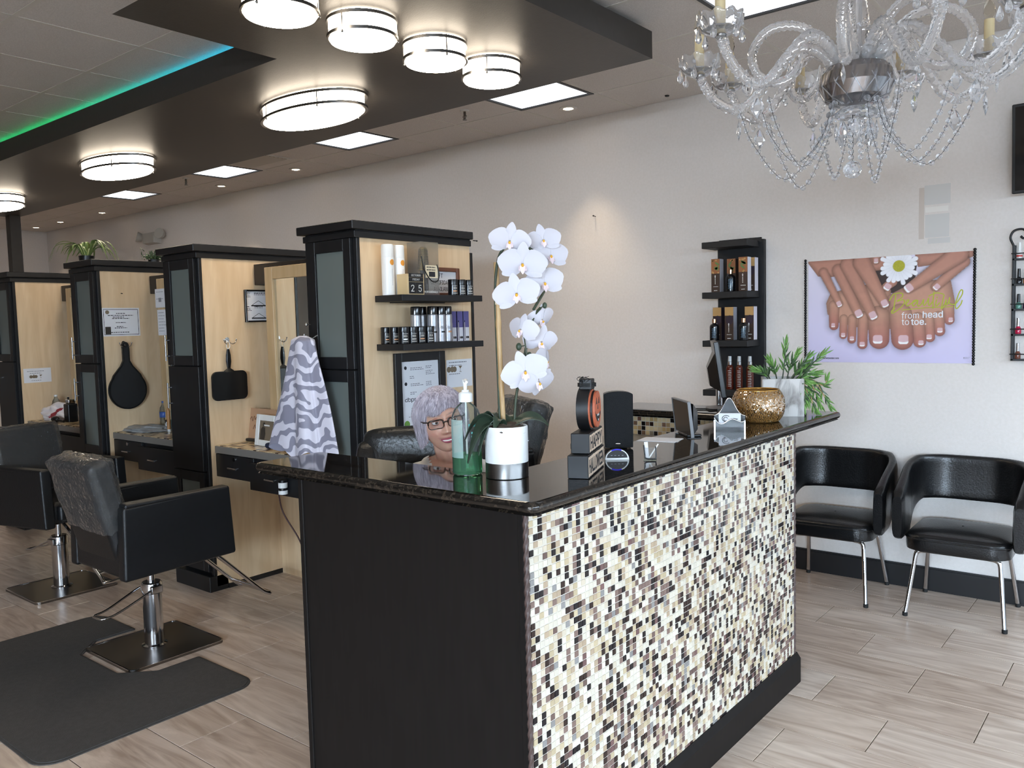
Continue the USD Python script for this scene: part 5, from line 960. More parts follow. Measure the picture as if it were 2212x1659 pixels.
# mosaic glass bowl
MATS['mirror_chips'] = usdkit.material(stage, '/World/Looks/mirror_chips', {'g': ('geometry', {}), 'r': ('rgb_ramp', {'interpolate': False, 'ramp': [(0.0, lin((216, 212, 204))), (0.34, lin((226, 196, 150))), (0.58, lin((196, 156, 100))), (0.74, lin((238, 234, 228))), (0.86, lin((70, 48, 30)))]}), 'p': ('principled_bsdf', {'metallic': 1.0, 'roughness': 0.07})}, [('g.random_per_island', 'r.fac'), ('r.color', 'p.base_color')], surface='p.BSDF')
mat('gold_grout', (166, 120, 62), 0.45, 0.35); mat('gold_rim', (206, 156, 80), 0.25, 0.9)
t = thing('mosaic_bowl', 'round gold and silver mirror mosaic glass bowl on the counter', 'bowl', (-1.468, 3.505, ZT1))
R_ = lambda z: 0.113 * math.sqrt(max(0.0, 1 - ((z - 0.072) / 0.092) ** 2)) ** 0.62
zs = np.linspace(0.0, 0.138, 22); part(t, 'bowl', lathe([(0, 0.0)] + [(R_(z), z) for z in zs] + [(R_(z) - 0.005, z) for z in zs[::-1] if z > 0.006] + [(0, 0.008)], 64), 'gold_grout', smooth=50)
rb = np.random.default_rng(5); qs = []
for k, z in enumerate(np.arange(0.004, 0.133, 0.0056)):
    r = R_(z + 0.0025) + 0.0006; nn = int(2 * math.pi * r / 0.0078)
    for i in range(nn):
        a = (i + 0.5 * (k % 2) + rb.uniform(-0.15, 0.15)) / nn * 2 * math.pi; s = rb.uniform(0.0027, 0.0034); dz = 0.001; sl = (R_(min(z + 0.003, 0.137)) - R_(max(z - 0.003, 0))) / 0.006
        C_ = np.array([r * math.cos(a), r * math.sin(a), z + 0.0028]); T_ = np.array([-math.sin(a), math.cos(a), 0]); U_ = np.array([math.cos(a) * sl, math.sin(a) * sl, 1.0]); U_ /= np.linalg.norm(U_); N_ = np.cross(T_, U_)
        T_ = T_ + N_ * rb.normal(0, 0.13); U_ = U_ + N_ * rb.normal(0, 0.13); P4 = [C_ + T_ * s * p + U_ * s * 0.86 * q for p, q in ((-1, 0), (0, -1), (1, 0), (0, 1))] if rb.random() < 0.5 else [C_ + T_ * s * 0.9 * p + U_ * s * 0.75 * q for p, q in ((-1, -1), (1, -1), (1, 1), (-1, 1))]
        qs.append((np.array(P4 + [C_ - N_ * 0.0012]), np.array([[0, 1, 2], [0, 2, 3], [1, 0, 4], [2, 1, 4], [3, 2, 4], [0, 3, 4]])))
part(t, 'mirror_chips', cat(*qs), 'mirror_chips', kind='stuff'); part(t, 'rim', tube([( (R_(0.138) - 0.0025) * math.cos(a), (R_(0.138) - 0.0025) * math.sin(a), 0.1385) for a in np.linspace(0, 2 * math.pi, 65)], 0.0034, 8, cap=False), 'gold_rim', smooth=60)
# trailing succulent in a birch-look square pot
noisy('birch', (196, 192, 188), (104, 98, 94), 16, 0.6, stretch=(1, 1, 0.45), detail=6, dist=1.2, lo=0.50, hi=0.72)
mats_leaf = []
for k, (a, b) in enumerate((((92, 132, 62), (120, 160, 84)), ((70, 104, 58), (92, 128, 74)), ((58, 78, 54), (78, 100, 66)))): noisy(f'succulent_{"abc"[k]}', a, b, 18, 0.4)
t = thing('potted_succulent', 'trailing green succulent in a square birch-bark pot at the counter corner', 'potted plant', (-1.475, 3.80, ZT1))
sq = lambda w, z0, z1, r=0.01: mv(ext(rrect(w, w, r), z1 - z0, at=z0), rz=24)
part(t, 'pot', cat(mv(ext(rrect(0.185, 0.185, 0.01).difference(rrect(0.165, 0.165, 0.008)), 0.172, at=0.0), rz=24), sq(0.166, 0.0, 0.01)), 'birch', smooth=30); part(t, 'soil', sq(0.164, 0.12, 0.155), 'bark')
leaf0 = hull([(0, 0, 0), (0.010, 0.0042, 0.001), (0.010, -0.0042, 0.001), (0.010, 0, 0.0045), (0.010, 0, -0.003), (0.024, 0.004, 0.003), (0.024, -0.004, 0.003), (0.024, 0, 0.007), (0.024, 0, 0.0), (0.042, 0.0, 0.008)])
rs = np.random.default_rng(21); STEMS = [((-0.05, -0.02), (-0.10, -0.06, 0.21)), ((-0.03, 0.02), (-0.055, 0.0, 0.245)), ((0.0, 0.0), (0.01, 0.02, 0.335)), ((0.01, 0.03), (0.055, 0.05, 0.285)), ((0.03, 0.0), (0.10, 0.09, 0.27)), ((0.04, 0.03), (0.155, 0.135, 0.285)), ((0.02, 0.05), (0.08, 0.10, 0.22)), ((0.05, 0.02), (0.13, 0.10, 0.19)), ((0.05, -0.02), (0.115, -0.01, 0.16)), ((-0.06, 0.02), (-0.115, 0.03, 0.20))]
TRAIL = [[(0.06, 0.0, 0.165), (0.10, 0.0, 0.15), (0.118, 0.0, 0.10), (0.120, -0.01, 0.06)], [(0.06, 0.03, 0.165), (0.11, 0.05, 0.15), (0.135, 0.07, 0.09), (0.15, 0.07, 0.045)], [(0.05, 0.05, 0.165), (0.10, 0.09, 0.16), (0.15, 0.12, 0.13), (0.165, 0.13, 0.16)], [(0.06, 0.05, 0.16), (0.12, 0.10, 0.14), (0.155, 0.135, 0.07), (0.175, 0.15, 0.03)], [(0.06, -0.02, 0.165), (0.105, -0.03, 0.14), (0.115, -0.03, 0.09), (0.112, -0.03, 0.03)], [(0.06, 0.01, 0.165), (0.115, 0.02, 0.12), (0.135, 0.025, 0.05), (0.15, 0.03, 0.02)]]
paths = [spline([(a[0], a[1], 0.15), ((a[0] + b[0]) / 2 + rs.uniform(-0.01, 0.01), (a[1] + b[1]) / 2, (0.15 + b[2]) / 2 + 0.012), b], 14) for a, b in STEMS] + [spline(q, 18) for q in TRAIL]
for k, p in enumerate(paths):
    part(t, 'stem', tube(p, np.linspace(0.0035, 0.0022, len(p)), 6), 'bamboo' if k > 9 else 'stem_dark', smooth=60); n_ = 19 if k < 10 else 17; lo_ = 0.25
    for j in range(n_):
        q = lo_ + (1 - lo_) * j / (n_ - 1); i = min(len(p) - 2, int(q * (len(p) - 1))); base = p[i] + (p[i + 1] - p[i]) * (q * (len(p) - 1) - i); tg = p[i + 1] - p[i]; tg /= np.linalg.norm(tg)
        a = j * 2.4 + rs.uniform(-0.3, 0.3); u_ = np.cross(tg, [0.2, 0.3, 0.9]); u_ /= np.linalg.norm(u_); w_ = np.cross(tg, u_); spread = 1.15 - 0.75 * q + rs.uniform(-0.1, 0.1)
        dr = tg * math.cos(spread) + (u_ * math.cos(a) + w_ * math.sin(a)) * math.sin(spread); up = np.cross(dr, np.cross(tg, dr)); up /= max(np.linalg.norm(up), 1e-6); sd = np.cross(up, dr)
        v = leaf0[0] * rs.uniform(1.0, 1.35) * (0.75 if j == n_ - 1 else 1); v = base + np.outer(v[:, 0], dr) + np.outer(v[:, 1], sd) + np.outer(v[:, 2], up); v[:, 2] = np.maximum(v[:, 2], 0.002)
        part(t, 'leaf', (v, leaf0[1]), 'succulent_' + ('a' if q > 0.7 else rs.choice(list('abc'))), smooth=60)
# monitor on the rear arm, seen almost edge on
t = thing('computer_monitor', 'black computer monitor seen nearly edge-on, standing on the rear counter', 'monitor', (-1.825, 3.93, ZT1), 0)
g = 118
part(t, 'screen', mv(mv(bx(-0.19, 0.19, -0.012, 0.012, 0.07, 0.345, 0.003), rx=-8), rz=g), 'black_plastic'); part(t, 'display_glass', mv(mv(bx(-0.175, 0.175, -0.0135, -0.012, 0.085, 0.33), rx=-8), rz=g), 'screen_dark'); part(t, 'rear_shell', mv(mv(hull([(x, 0.012, z) for x in (-0.15, 0.15) for z in (0.10, 0.29)] + [(x, 0.055, z) for x in (-0.08, 0.08) for z in (0.13, 0.22)]), rx=-8), rz=g), 'black_plastic', smooth=30)
part(t, 'neck', mv(rbx(-0.03, 0.03, 0.01, 0.04, 0.012, 0.15, 0.01), rz=g), 'chrome', smooth=40); part(t, 'base', mv(lathe([(0, 0), (0.09, 0), (0.09, 0.006), (0.03, 0.014), (0, 0.014)], 32, (0, 0.02, 0), sx=1.1, sy=0.8), rz=g), 'bezel_grey', smooth=40)
single('power_cord', tube(spline([(-1.96, 3.86, ZT + 0.004), (-1.93, 3.82, ZT + 0.004), (-1.88, 3.84, ZT + 0.004), (-1.84, 3.80, ZT + 0.004), (-1.80, 3.84, ZT + 0.004), (-1.72, 3.80, ZT + 0.004)], 50), 0.003, 8), 'rubber', 'thin black cable lying on the rear counter by the monitor base', 'cord', smooth=60)

# ================================================================ on the back wall
t = thing('wall_shelf_unit', 'tall black wall shelf unit with four shelves of boxed and bottled products', 'shelf unit', (-2.30, YW, 1.10))
part(t, 'backboard', bx(-0.155, 0.165, -0.034, -0.001, -0.10, 1.022, 0.002), 'black_matte'); part(t, 'top_rail', bx(-0.14, 0.15, -0.040, -0.034, 1.005, 1.034), 'black_matte')
for z in (0.018, 0.338, 0.650, 0.972): part(t, 'shelf', bx(-0.173, 0.135, -0.232, -0.035, z, z + 0.040, 0.002), 'black_matte')
LV = [1.10 + z + 0.0403 for z in (0.018, 0.338, 0.650)]
mat('box_brown', (62, 46, 38), 0.4); mat('box_copper', (150, 96, 60), 0.4); mat('box_gold', (190, 150, 96), 0.4); mat('box_green', (92, 122, 70), 0.45); mat('box_silver', (168, 168, 176), 0.35); mat('box_white', (214, 212, 222), 0.4); mat('box_plum', (52, 40, 52), 0.4); mat('dark_bottle', (14, 15, 18), 0.12); mat('rose_gold', (208, 168, 132), 0.2, 0.9); mat('label_teal', (70, 96, 116), 0.45)
def oil_box(x, y, z, kind, side, label):
    w, d, h = 0.060, 0.055, 0.214
    t = thing('product_box', label, 'box', (x, y, z), 0, 'boxed hair oils on the wall shelf')
    part(t, 'carton', bx(-w / 2, w / 2, -d / 2, d / 2, 0, h, 0.0008), 'box_brown'); part(t, 'side_print', bx(w / 2, w / 2 + 0.0004, -d / 2 + 0.001, d / 2 - 0.001, 0.001, h - 0.001), side)
    q = np.random.default_rng(int(abs(x) * 1000)); f = -d / 2
    if kind == 0:
        part(t, 'top_picture', bx(-w / 2 + 0.001, w / 2 - 0.001, f - 0.0004, f, h * 0.56, h - 0.001), 'box_copper'); part(t, 'leaf_picture', cat(*[mv(ext(ell(0, 0, 0.018, 0.006), 0.0004, 'xz', 0), (q.uniform(-0.01, 0.012), f - 0.0004, h * q.uniform(0.66, 0.86)), ry=q.uniform(-70, 70)) for _ in range(4)]), 'box_green'); part(t, 'seed_picture', cat(*[mv(ext(ell(0, 0, 0.006, 0.005), 0.0004, 'xz', 0), (q.uniform(-0.022, 0.022), f - 0.0005, h * q.choice([0.59, 0.94]) + q.uniform(-0.004, 0.004))) for _ in range(6)]), 'box_gold')
    else:
        part(t, 'top_picture', bx(-w / 2 + 0.001, w / 2 - 0.001, f - 0.0004, f, h * 0.74, h - 0.001), 'box_gold'); part(t, 'oil_picture', mv(ext(ell(0.004, 0.13, 0.025, 0.030), 0.0004, 'xz', 0), (0, f - 0.0005, 0)), 'box_plum')
    part(t, 'lettering', cat(mv(ext(ell(-0.002, h * 0.48, 0.004, 0.007), 0.0004, 'xz', 0), (0, f - 0.0006, 0)), *[bx(-0.005, 0.001, f - 0.001, f - 0.0006, h * 0.24 + k * 0.008, h * 0.24 + k * 0.008 + 0.005) for k in range(6)], bx(-0.016, 0.018, f - 0.001, f - 0.0006, h * 0.16, h * 0.175), bx(-0.012, 0.012, f - 0.001, f - 0.0006, h * 0.04, h * 0.06)), 'chalk')
    return t
for a in ((-2.398, 5.075, LV[2], 0, 'box_silver', 'brown leaf-pictured oil box at the left of the second shelf'), (-2.322, 5.145, LV[2], 0, 'box_brown', 'dark oil box standing behind the bottle on the second shelf'), (-2.205, 5.062, LV[2], 0, 'box_white', 'brown leaf-pictured oil box with white side, right of the second shelf'), (-2.195, 5.150, LV[2], 1, 'box_white', 'dark box with white side at the back right of the second shelf'),
          (-2.420, 5.140, LV[1], 1, 'box_plum', 'gold-topped oil box behind the left bottle on the third shelf'), (-2.316, 5.095, LV[1], 1, 'box_silver', 'gold-topped oil box in the middle of the third shelf'), (-2.197, 5.135, LV[1], 1, 'box_white', 'gold-topped oil box with white side, right of the third shelf')): oil_box(*a)
for x, y, z, o in ((-2.300, 5.06, LV[2], 'on the second shelf before a dark box'), (-2.415, 5.06, LV[1], 'at the left of the third shelf'), (-2.210, 5.05, LV[1], 'right of the middle on the third shelf')):
    t = thing('oil_bottle', f'dark product bottle with rose gold cap {o}', 'bottle', (x, y, z), 0, 'dark oil bottles'); part(t, 'bottle', lathe([(0, 0), (0.028, 0), (0.030, 0.003), (0.030, 0.088), (0.026, 0.100), (0.014, 0.108), (0.012, 0.112), (0, 0.112)], 32), 'dark_bottle', smooth=40)
    part(t, 'cap', cyl(0.0135, 0.112, 0.140, 24, b=0.001), 'rose_gold', smooth=40); part(t, 'label', cat(*[band(0.030, -98 + 3 * (k % 2), -42 - 4 * (k % 3), 0.018 + k * 0.008, 0.0225 + k * 0.008) for k in range(8)]), 'label_teal')
glassy('amber', (150, 62, 34), 1.2); mat('amber_body', (84, 34, 22), 0.12); mat('spray_cap', (178, 182, 184), 0.25)
for x, o in ((-2.408, 'leftmost, behind the monitor'), (-2.322, 'second from the left'), (-2.258, 'third from the left'), (-2.186, 'rightmost, beside the succulent')):
    t = thing('spray_bottle', f'amber brown spray bottle with silver collar on the lowest shelf, {o}', 'spray bottle', (x, 5.09, LV[0]), 0, 'amber spray bottles'); part(t, 'bottle', lathe([(0, 0), (0.022, 0), (0.024, 0.003), (0.024, 0.135), (0.020, 0.150), (0.013, 0.158), (0, 0.158)], 28), 'amber_body', smooth=40)
    part(t, 'collar', cyl(0.0145, 0.158, 0.180, 24, b=0.001), 'chrome', smooth=40); part(t, 'cap', cyl(0.0125, 0.180, 0.216, 24, b=0.002, r2=0.011), 'spray_cap', smooth=40); part(t, 'print', cat(*[band(0.024, -100 + 2 * (k % 3), -48 - 5 * (k % 2), 0.02 + k * 0.011, 0.024 + k * 0.011) for k in range(10)]), 'jar_print')
# the poster: a flat print, coloured point by point
PW, PH = 0.917, 0.626
gx, gz = 330, 226
X, Z = np.meshgrid(np.linspace(0, PW, gx), np.linspace(0, PH, gz), indexing='ij')
col = np.zeros((gx, gz, 3)); bg0, bg1 = np.array(lin((204, 196, 228))), np.array(lin((222, 216, 232))); col[:] = bg0 + (bg1 - bg0) * (Z / PH)[..., None]
def sd_caps(x1, z1, r1, x2, z2, r2):
    d = np.array([x2 - x1, z2 - z1]); h = np.clip(((X - x1) * d[0] + (Z - z1) * d[1]) / (d @ d), 0, 1); return np.hypot(X - x1 - h * d[0], Z - z1 - h * d[1]) - (r1 + (r2 - r1) * h), h, r1 + (r2 - r1) * h
def sd_poly(pts, r=0.0):
    p = np.array(pts); ins = np.zeros(X.shape, bool); dist = np.full(X.shape, 9.0)
    for a, b in zip(p, np.roll(p, -1, 0)):
        e = b - a; h = np.clip(((X - a[0]) * e[0] + (Z - a[1]) * e[1]) / (e @ e), 0, 1); dist = np.minimum(dist, np.hypot(X - a[0] - h * e[0], Z - a[1] - h * e[1])); c = (a[1] > Z) != (b[1] > Z)
        with np.errstate(divide='ignore', invalid='ignore'): ins ^= c & (X < (b[0] - a[0]) * (Z - a[1]) / (b[1] - a[1]) + a[0])
    return np.where(ins, -dist, dist) - r
AA = 0.0022
def paint(sd, c, depth=None):
    global col
    a = np.clip(0.5 - sd / AA, 0, 1)[..., None]; c = np.asarray(c)
    if depth is not None:
        k = np.clip(-sd / depth, 0, 1); c = c * (0.42 + 0.58 * k ** 0.55)[..., None] * np.array([1, 1, 1]) ** 1
    col = col * (1 - a) + c * a
def halo(sd, w=0.03, s=0.45):
    global col
    col = col * (1 - s * np.clip(1 - sd / w, 0, 1)[..., None] ** 2 * (sd > 0)[..., None])
sk, sk2, sk3 = np.array(lin((192, 144, 122))), np.array(lin((182, 130, 112))), np.array(lin((178, 116, 104)))
tn = 0.94 + 0.12 * meshkit.fbm(np.stack([X * 40, Z * 40, X * 0], -1), 3, 2)[..., None]
LFt = [(0.122, 0.362), (0.145, 0.414), (0.322, 0.458), (0.474, 0.426), (0.479, 0.224), (0.367, 0.206), (0.184, 0.255), (0.129, 0.303)]; RFt = [(0.48, 0.388), (0.557, 0.428), (0.677, 0.466), (0.794, 0.46), (0.817, 0.338), (0.774, 0.242), (0.611, 0.202), (0.486, 0.211)]
LT = [(0.158, 0.348, 0.033, 0.157, 0.226, 0.029), (0.216, 0.268, 0.025, 0.213, 0.166, 0.024), (0.267, 0.266, 0.027, 0.264, 0.14, 0.026), (0.329, 0.278, 0.031, 0.326, 0.11, 0.03), (0.418, 0.276, 0.063, 0.422, 0.139, 0.058)]
RT = [(0.793, 0.315, 0.031, 0.799, 0.245, 0.027), (0.743, 0.268, 0.03, 0.75, 0.183, 0.029), (0.693, 0.256, 0.027, 0.7, 0.147, 0.027), (0.633, 0.258, 0.037, 0.645, 0.124, 0.035), (0.54, 0.285, 0.063, 0.552, 0.138, 0.062)]
LF = [(0.093, 0.554, 0.027, 0.19, 0.357, 0.02), (0.183, 0.562, 0.037, 0.303, 0.295, 0.028), (0.24, 0.591, 0.045, 0.385, 0.28, 0.028), (0.321, 0.599, 0.051, 0.452, 0.348, 0.027)]
RFg = [(0.868, 0.569, 0.033, 0.727, 0.436, 0.024), (0.841, 0.612, 0.051, 0.583, 0.433, 0.027)]
allsd = np.min([sd_poly(LFt, 0.012), sd_poly(RFt, 0.012)] + [sd_caps(*q)[0] for q in LT + RT + LF + RFg], axis=0); halo(allsd, 0.05, 0.40)
paint(sd_poly([(0.36, 0.42), (0.60, 0.42), (0.62, 0.60), (0.40, 0.60)], 0.01), np.array(lin((58, 44, 42))) * tn)
for pg in (LFt, RFt): paint(sd_poly(pg, 0.012), sk * tn, 0.05)
for q in LT + RT:
    s_, h, r = sd_caps(*q); paint(s_, (sk * (1 - h[..., None]) + sk3 * h[..., None] * 1.02) * tn, q[5] * 0.75)
paint(sd_poly([(0.003, 0.626), (0.461, 0.626), (0.444, 0.56), (0.30, 0.545), (0.132, 0.532), (0.066, 0.54)], 0.01), sk2 * tn, 0.03)
for q in [(0.495, 0.475, 0.027, 0.459, 0.448, 0.024), (0.401, 0.64, 0.026, 0.402, 0.605, 0.02)] + LF:
    s_, h, r = sd_caps(*q); halo(s_, 0.012, 0.45); paint(s_, (sk2 * (1 - h[..., None]) + sk * h[..., None] * np.array([1.0, 0.94, 0.95])) * tn, q[5] * 0.9)
paint(sd_poly([(0.913, 0.632), (0.621, 0.629), (0.636, 0.56), (0.732, 0.57), (0.841, 0.575), (0.913, 0.60)], 0.006), sk2 * tn, 0.03)
for q in RFg: s_, h, r = sd_caps(*q); halo(s_, 0.014, 0.5); paint(s_, (sk2 * (1 - h[..., None]) + sk * h[..., None] * np.array([1.0, 0.94, 0.95])) * tn, q[5] * 0.9)
def nail(x, z, w, h, ang):
    a = math.radians(ang); u = (X - x) * math.cos(a) + (Z - z) * math.sin(a); v = -(X - x) * math.sin(a) + (Z - z) * math.cos(a); s_ = np.hypot(np.maximum(np.abs(u) - w * 0.45, 0), np.maximum(np.abs(v) - h * 0.5, 0)) - w * 0.5
    paint(s_, lin((214, 178, 182))); paint(np.maximum(s_, v + h * 0.62 + 0.25 * (u / w) ** 2 * h * -1), lin((244, 242, 242)))
for a in [(0.188, 0.357, 0.0142, 0.0205, 25), (0.304, 0.295, 0.021, 0.0255, 25), (0.386, 0.282, 0.021, 0.026, 25), (0.452, 0.351, 0.019, 0.025, 25), (0.467, 0.448, 0.02, 0.019, -35), (0.584, 0.436, 0.024, 0.020, -55), (0.732, 0.435, 0.016, 0.018, -45), (0.402, 0.605, 0.0119, 0.0167, 0), (0.153, 0.228, 0.0115, 0.0135, 0), (0.213, 0.168, 0.0125, 0.0115, 0), (0.265, 0.146, 0.013, 0.0115, 0), (0.325, 0.111, 0.0155, 0.0115, 0), (0.414, 0.139, 0.028, 0.0225, 0), (0.557, 0.136, 0.029, 0.0235, 0), (0.652, 0.118, 0.0145, 0.0115, 0), (0.695, 0.151, 0.0145, 0.0125, 0), (0.751, 0.189, 0.0145, 0.0125, 0), (0.806, 0.247, 0.0115, 0.0135, 0)]: nail(*a)
dx, dz = X - 0.529, Z - 0.566; ra, an2 = np.hypot(dx, dz), np.arctan2(dz, dx)
for k in range(22):
    a = k / 22 * 2 * math.pi + 0.1; L_ = 0.088 + 0.014 * math.sin(k * 2.3); q = (0.529 + 0.03 * math.cos(a), 0.566 + 0.03 * math.sin(a), 0.008, 0.529 + L_ * math.cos(a), 0.566 + L_ * math.sin(a), 0.0125); s_, h, r = sd_caps(*q); halo(s_, 0.004, 0.18); paint(s_, np.array(lin((238, 238, 244))) * (0.9 + 0.1 * h[..., None]))
paint(ra - 0.0335, np.array(lin((176, 172, 48))) * (0.8 + 0.35 * meshkit.noise(np.stack([X * 400, Z * 400, X * 0], -1), 4)[..., None]))
t = thing('wall_poster', 'lavender manicure poster of hands and feet reading Beautiful from head to toe', 'poster', (-1.862, YW - 0.003, 1.333))
pv = np.stack([X, np.full_like(X, 0.0), Z], -1).reshape(-1, 3); part(t, 'print', (pv, grid_faces(gx, gz)), 'print_tint', col=col.reshape(-1, 3)); part(t, 'backing', bx(0.0, PW, 0.0004, 0.002, 0, PH), 'white_paper')
mat('lime', (172, 178, 52), 0.5)
ST = [[(0.479, 0.367), (0.491, 0.389), (0.504, 0.404), (0.537, 0.409), (0.552, 0.4), (0.546, 0.382), (0.521, 0.361), (0.554, 0.369), (0.561, 0.351), (0.538, 0.32), (0.509, 0.299), (0.494, 0.292), (0.492, 0.304), (0.509, 0.321)], [(0.514, 0.399), (0.508, 0.352), (0.498, 0.303)],
      [(0.567, 0.342), (0.582, 0.357), (0.584, 0.367), (0.574, 0.363), (0.57, 0.344), (0.579, 0.332), (0.6, 0.347), (0.629, 0.363), (0.61, 0.36), (0.604, 0.34), (0.612, 0.331), (0.626, 0.348), (0.633, 0.362), (0.632, 0.339), (0.638, 0.329), (0.654, 0.343), (0.664, 0.367), (0.663, 0.338), (0.67, 0.334), (0.685, 0.357), (0.69, 0.372), (0.69, 0.34), (0.696, 0.332), (0.71, 0.35)],
      [(0.719, 0.408), (0.714, 0.358), (0.714, 0.314)], [(0.692, 0.385), (0.714, 0.396), (0.737, 0.401), (0.767, 0.393)], [(0.732, 0.362), (0.728, 0.336), (0.733, 0.327), (0.748, 0.344)], [(0.734, 0.377), (0.7345, 0.3755), (0.735, 0.374)],
      [(0.771, 0.387), (0.766, 0.365), (0.76, 0.326), (0.757, 0.31), (0.764, 0.315), (0.775, 0.337), (0.783, 0.36), (0.78, 0.336), (0.786, 0.332), (0.795, 0.351), (0.8, 0.372), (0.797, 0.342), (0.805, 0.336), (0.829, 0.335), (0.859, 0.379), (0.865, 0.405), (0.858, 0.413), (0.847, 0.396), (0.834, 0.354), (0.829, 0.32), (0.837, 0.309), (0.856, 0.332), (0.863, 0.353)], [(0.547, 0.309), (0.674, 0.318), (0.817, 0.32)]]
lines_ = [LineString(spline([(a, b, 0) for a, b in q], 8 * len(q))[:, :2]) for q in ST]
part(t, 'script_lettering', ext(unary_union([l.buffer(0.0030 if k != 8 else 0.0022) for k, l in enumerate(lines_)]), 0.0004, 'xz', -0.0004), 'lime')
def words(s, x, z, h, bold, w=None, m='white_paper'):
    v, f = text(s, h, 'xz', (0, 0, 0), 0.0004, bold, center=False); k = 1.0 if w is None else w / np.ptp(v[:, 0]); v[:, 0] *= k; part(t, 'lettering', (v + [x, -0.0006, z], f), m)
words('from', 0.546, 0.259, 0.036, False, 0.094); words('head', 0.656, 0.262, 0.036, True, 0.107); words('to', 0.547, 0.222, 0.036, False, 0.04); words('toe.', 0.597, 0.222, 0.036, True, 0.082); words('barberposter.com', 0.087, 0.020, 0.011, True, 0.10, 'ink'); words('©2017', 0.872, 0.026, 0.009, False, 0.03, 'ink_grey')
for x, y in ((-1.878, 'left'), (-0.938, 'right')):
    c = thing('beaded_cord', f'black braided cord hanging along the {y} edge of the poster', 'cord', (x, YW - 0.008, 1.322))
    for k in range(42): part(c, 'bead', ball((0, 0, 0.008 + k * 0.0155), (0.0085, 0.007, 0.0088), ICO1), 'black_plastic', smooth=True)
# wall television at the right edge
t = thing('wall_television', 'black wall-mounted television cut by the right edge of the picture', 'television', (-0.10, 5.135, 2.235), 0)
part(t, 'bezel', mv(bx(-0.65, 0.55, -0.02, 0.03, 0.0, 0.455, 0.004), rx=5), 'black_plastic'); part(t, 'screen', mv(bx(-0.635, 0.535, -0.0215, -0.02, 0.015, 0.44), rx=5), 'black_gloss'); part(t, 'bracket', bx(-0.2, 0.2, 0.0, 0.098, 0.18, 0.28), 'black_trim')
# nail polish rack
t = thing('polish_rack', 'black wrought-iron nail polish rack with scrolled top at the right edge', 'rack', (-0.50, YW - 0.002, 1.352))
for s in (-1, 1): part(t, 'upright', bx(s * 0.252, s * 0.240, -0.055, -0.043, 0.0, 0.62, 0.002), 'black_trim'); part(t, 'upright', bx(s * 0.252, s * 0.240, -0.012, 0.0, 0.0, 0.62), 'black_trim')
for k in range(5):
    z = k * 0.1345; part(t, 'shelf', bx(-0.252, 0.252, -0.055, -0.001, z, z + 0.010), 'black_trim'); part(t, 'rail', tube([(-0.256, -0.057, z + 0.036), (0.256, -0.057, z + 0.036)], 0.003, 6), 'black_trim')
for s in (-1, 1): part(t, 'scroll', tube(spline([(s * 0.246, -0.05, 0.615), (s * 0.262, -0.05, 0.66), (s * 0.245, -0.05, 0.695), (s * 0.205, -0.05, 0.70), (s * 0.185, -0.05, 0.672), (s * 0.20, -0.05, 0.652), (s * 0.215, -0.05, 0.664)], 40), 0.006, 8), 'black_trim', smooth=60)
PC = [((232, 232, 230), 'white'), ((30, 30, 34), 'black'), ((90, 140, 124), 'green'), ((190, 30, 70), 'crimson'), ((110, 62, 48), 'brown'), ((60, 40, 70), 'plum'), ((180, 120, 60), 'copper')]
def polish(k, j, m, cap, label, h=0.045):
    b = thing('nail_polish', label, 'nail polish', (-0.722 + 0.034 * j, YW - 0.030, 1.352 + k * 0.1345 + 0.0102), 0, 'nail polish bottles'); part(b, 'bottle', lathe([(0, 0), (0.013, 0), (0.0145, 0.002), (0.0145, h * 0.7), (0.008, h), (0, h)], 20), m, smooth=40); part(b, 'cap', cyl(0.008, h, h + 0.045, 16, b=0.001, r2=0.007), cap, smooth=40)
for k_, (c_, n_) in enumerate(PC): mat('polish_' + n_, c_, 0.1)
polish(4, 0, 'polish_white', 'white_plastic', 'white nail polish bottle with red label on the top row of the rack', 0.04); polish(3, 0, 'polish_black', 'black_plastic', 'dark nail polish bottle on the second row of the rack', 0.035); polish(3, 1, 'polish_copper', 'black_plastic', 'pale nail polish bottle beside the dark one on the rack', 0.035)
polish(2, 0, 'polish_green', 'black_plastic', 'green nail polish bottle on the third row of the rack', 0.035); polish(2, 1, 'polish_plum', 'chrome', 'plum nail polish bottle at the picture edge on the rack', 0.035); polish(1, 0, 'polish_crimson', 'chrome', 'crimson nail polish bottle with silver cap on the rack', 0.04); polish(0, 0, 'polish_brown', 'chrome', 'brown nail polish bottle with silver cap on the bottom row', 0.04)
mat('label_red', (196, 60, 50), 0.5); part('/World/nail_polish', 'label', lathe([(0.0148, 0.008), (0.0148, 0.018)], 20), 'label_red')
# emergency light high on the wall
mat('fixture_white', (176, 172, 164), 0.5)
t = thing('emergency_light', 'off-white twin-head emergency light box high on the back wall', 'emergency light', (-9.86, YW - 0.001, 2.70))
part(t, 'box', hull([(x, y, z) for x, y, z in ((-0.16, 0, 0.0), (0.16, 0, 0.0), (-0.16, 0, 0.15), (0.16, 0, 0.15), (-0.13, -0.09, 0.01), (0.13, -0.09, 0.01), (-0.13, -0.09, 0.13), (0.13, -0.09, 0.13))]), 'fixture_white')
for s in (-1, 1): h = part(t, 'lamp_head', mv(lathe([(0, 0), (0.045, 0.004), (0.062, 0.05), (0.064, 0.07), (0, 0.072)], 24), (s * 0.24, -0.03, 0.09), rx=75, rz=s * 25), 'fixture_white', smooth=40)
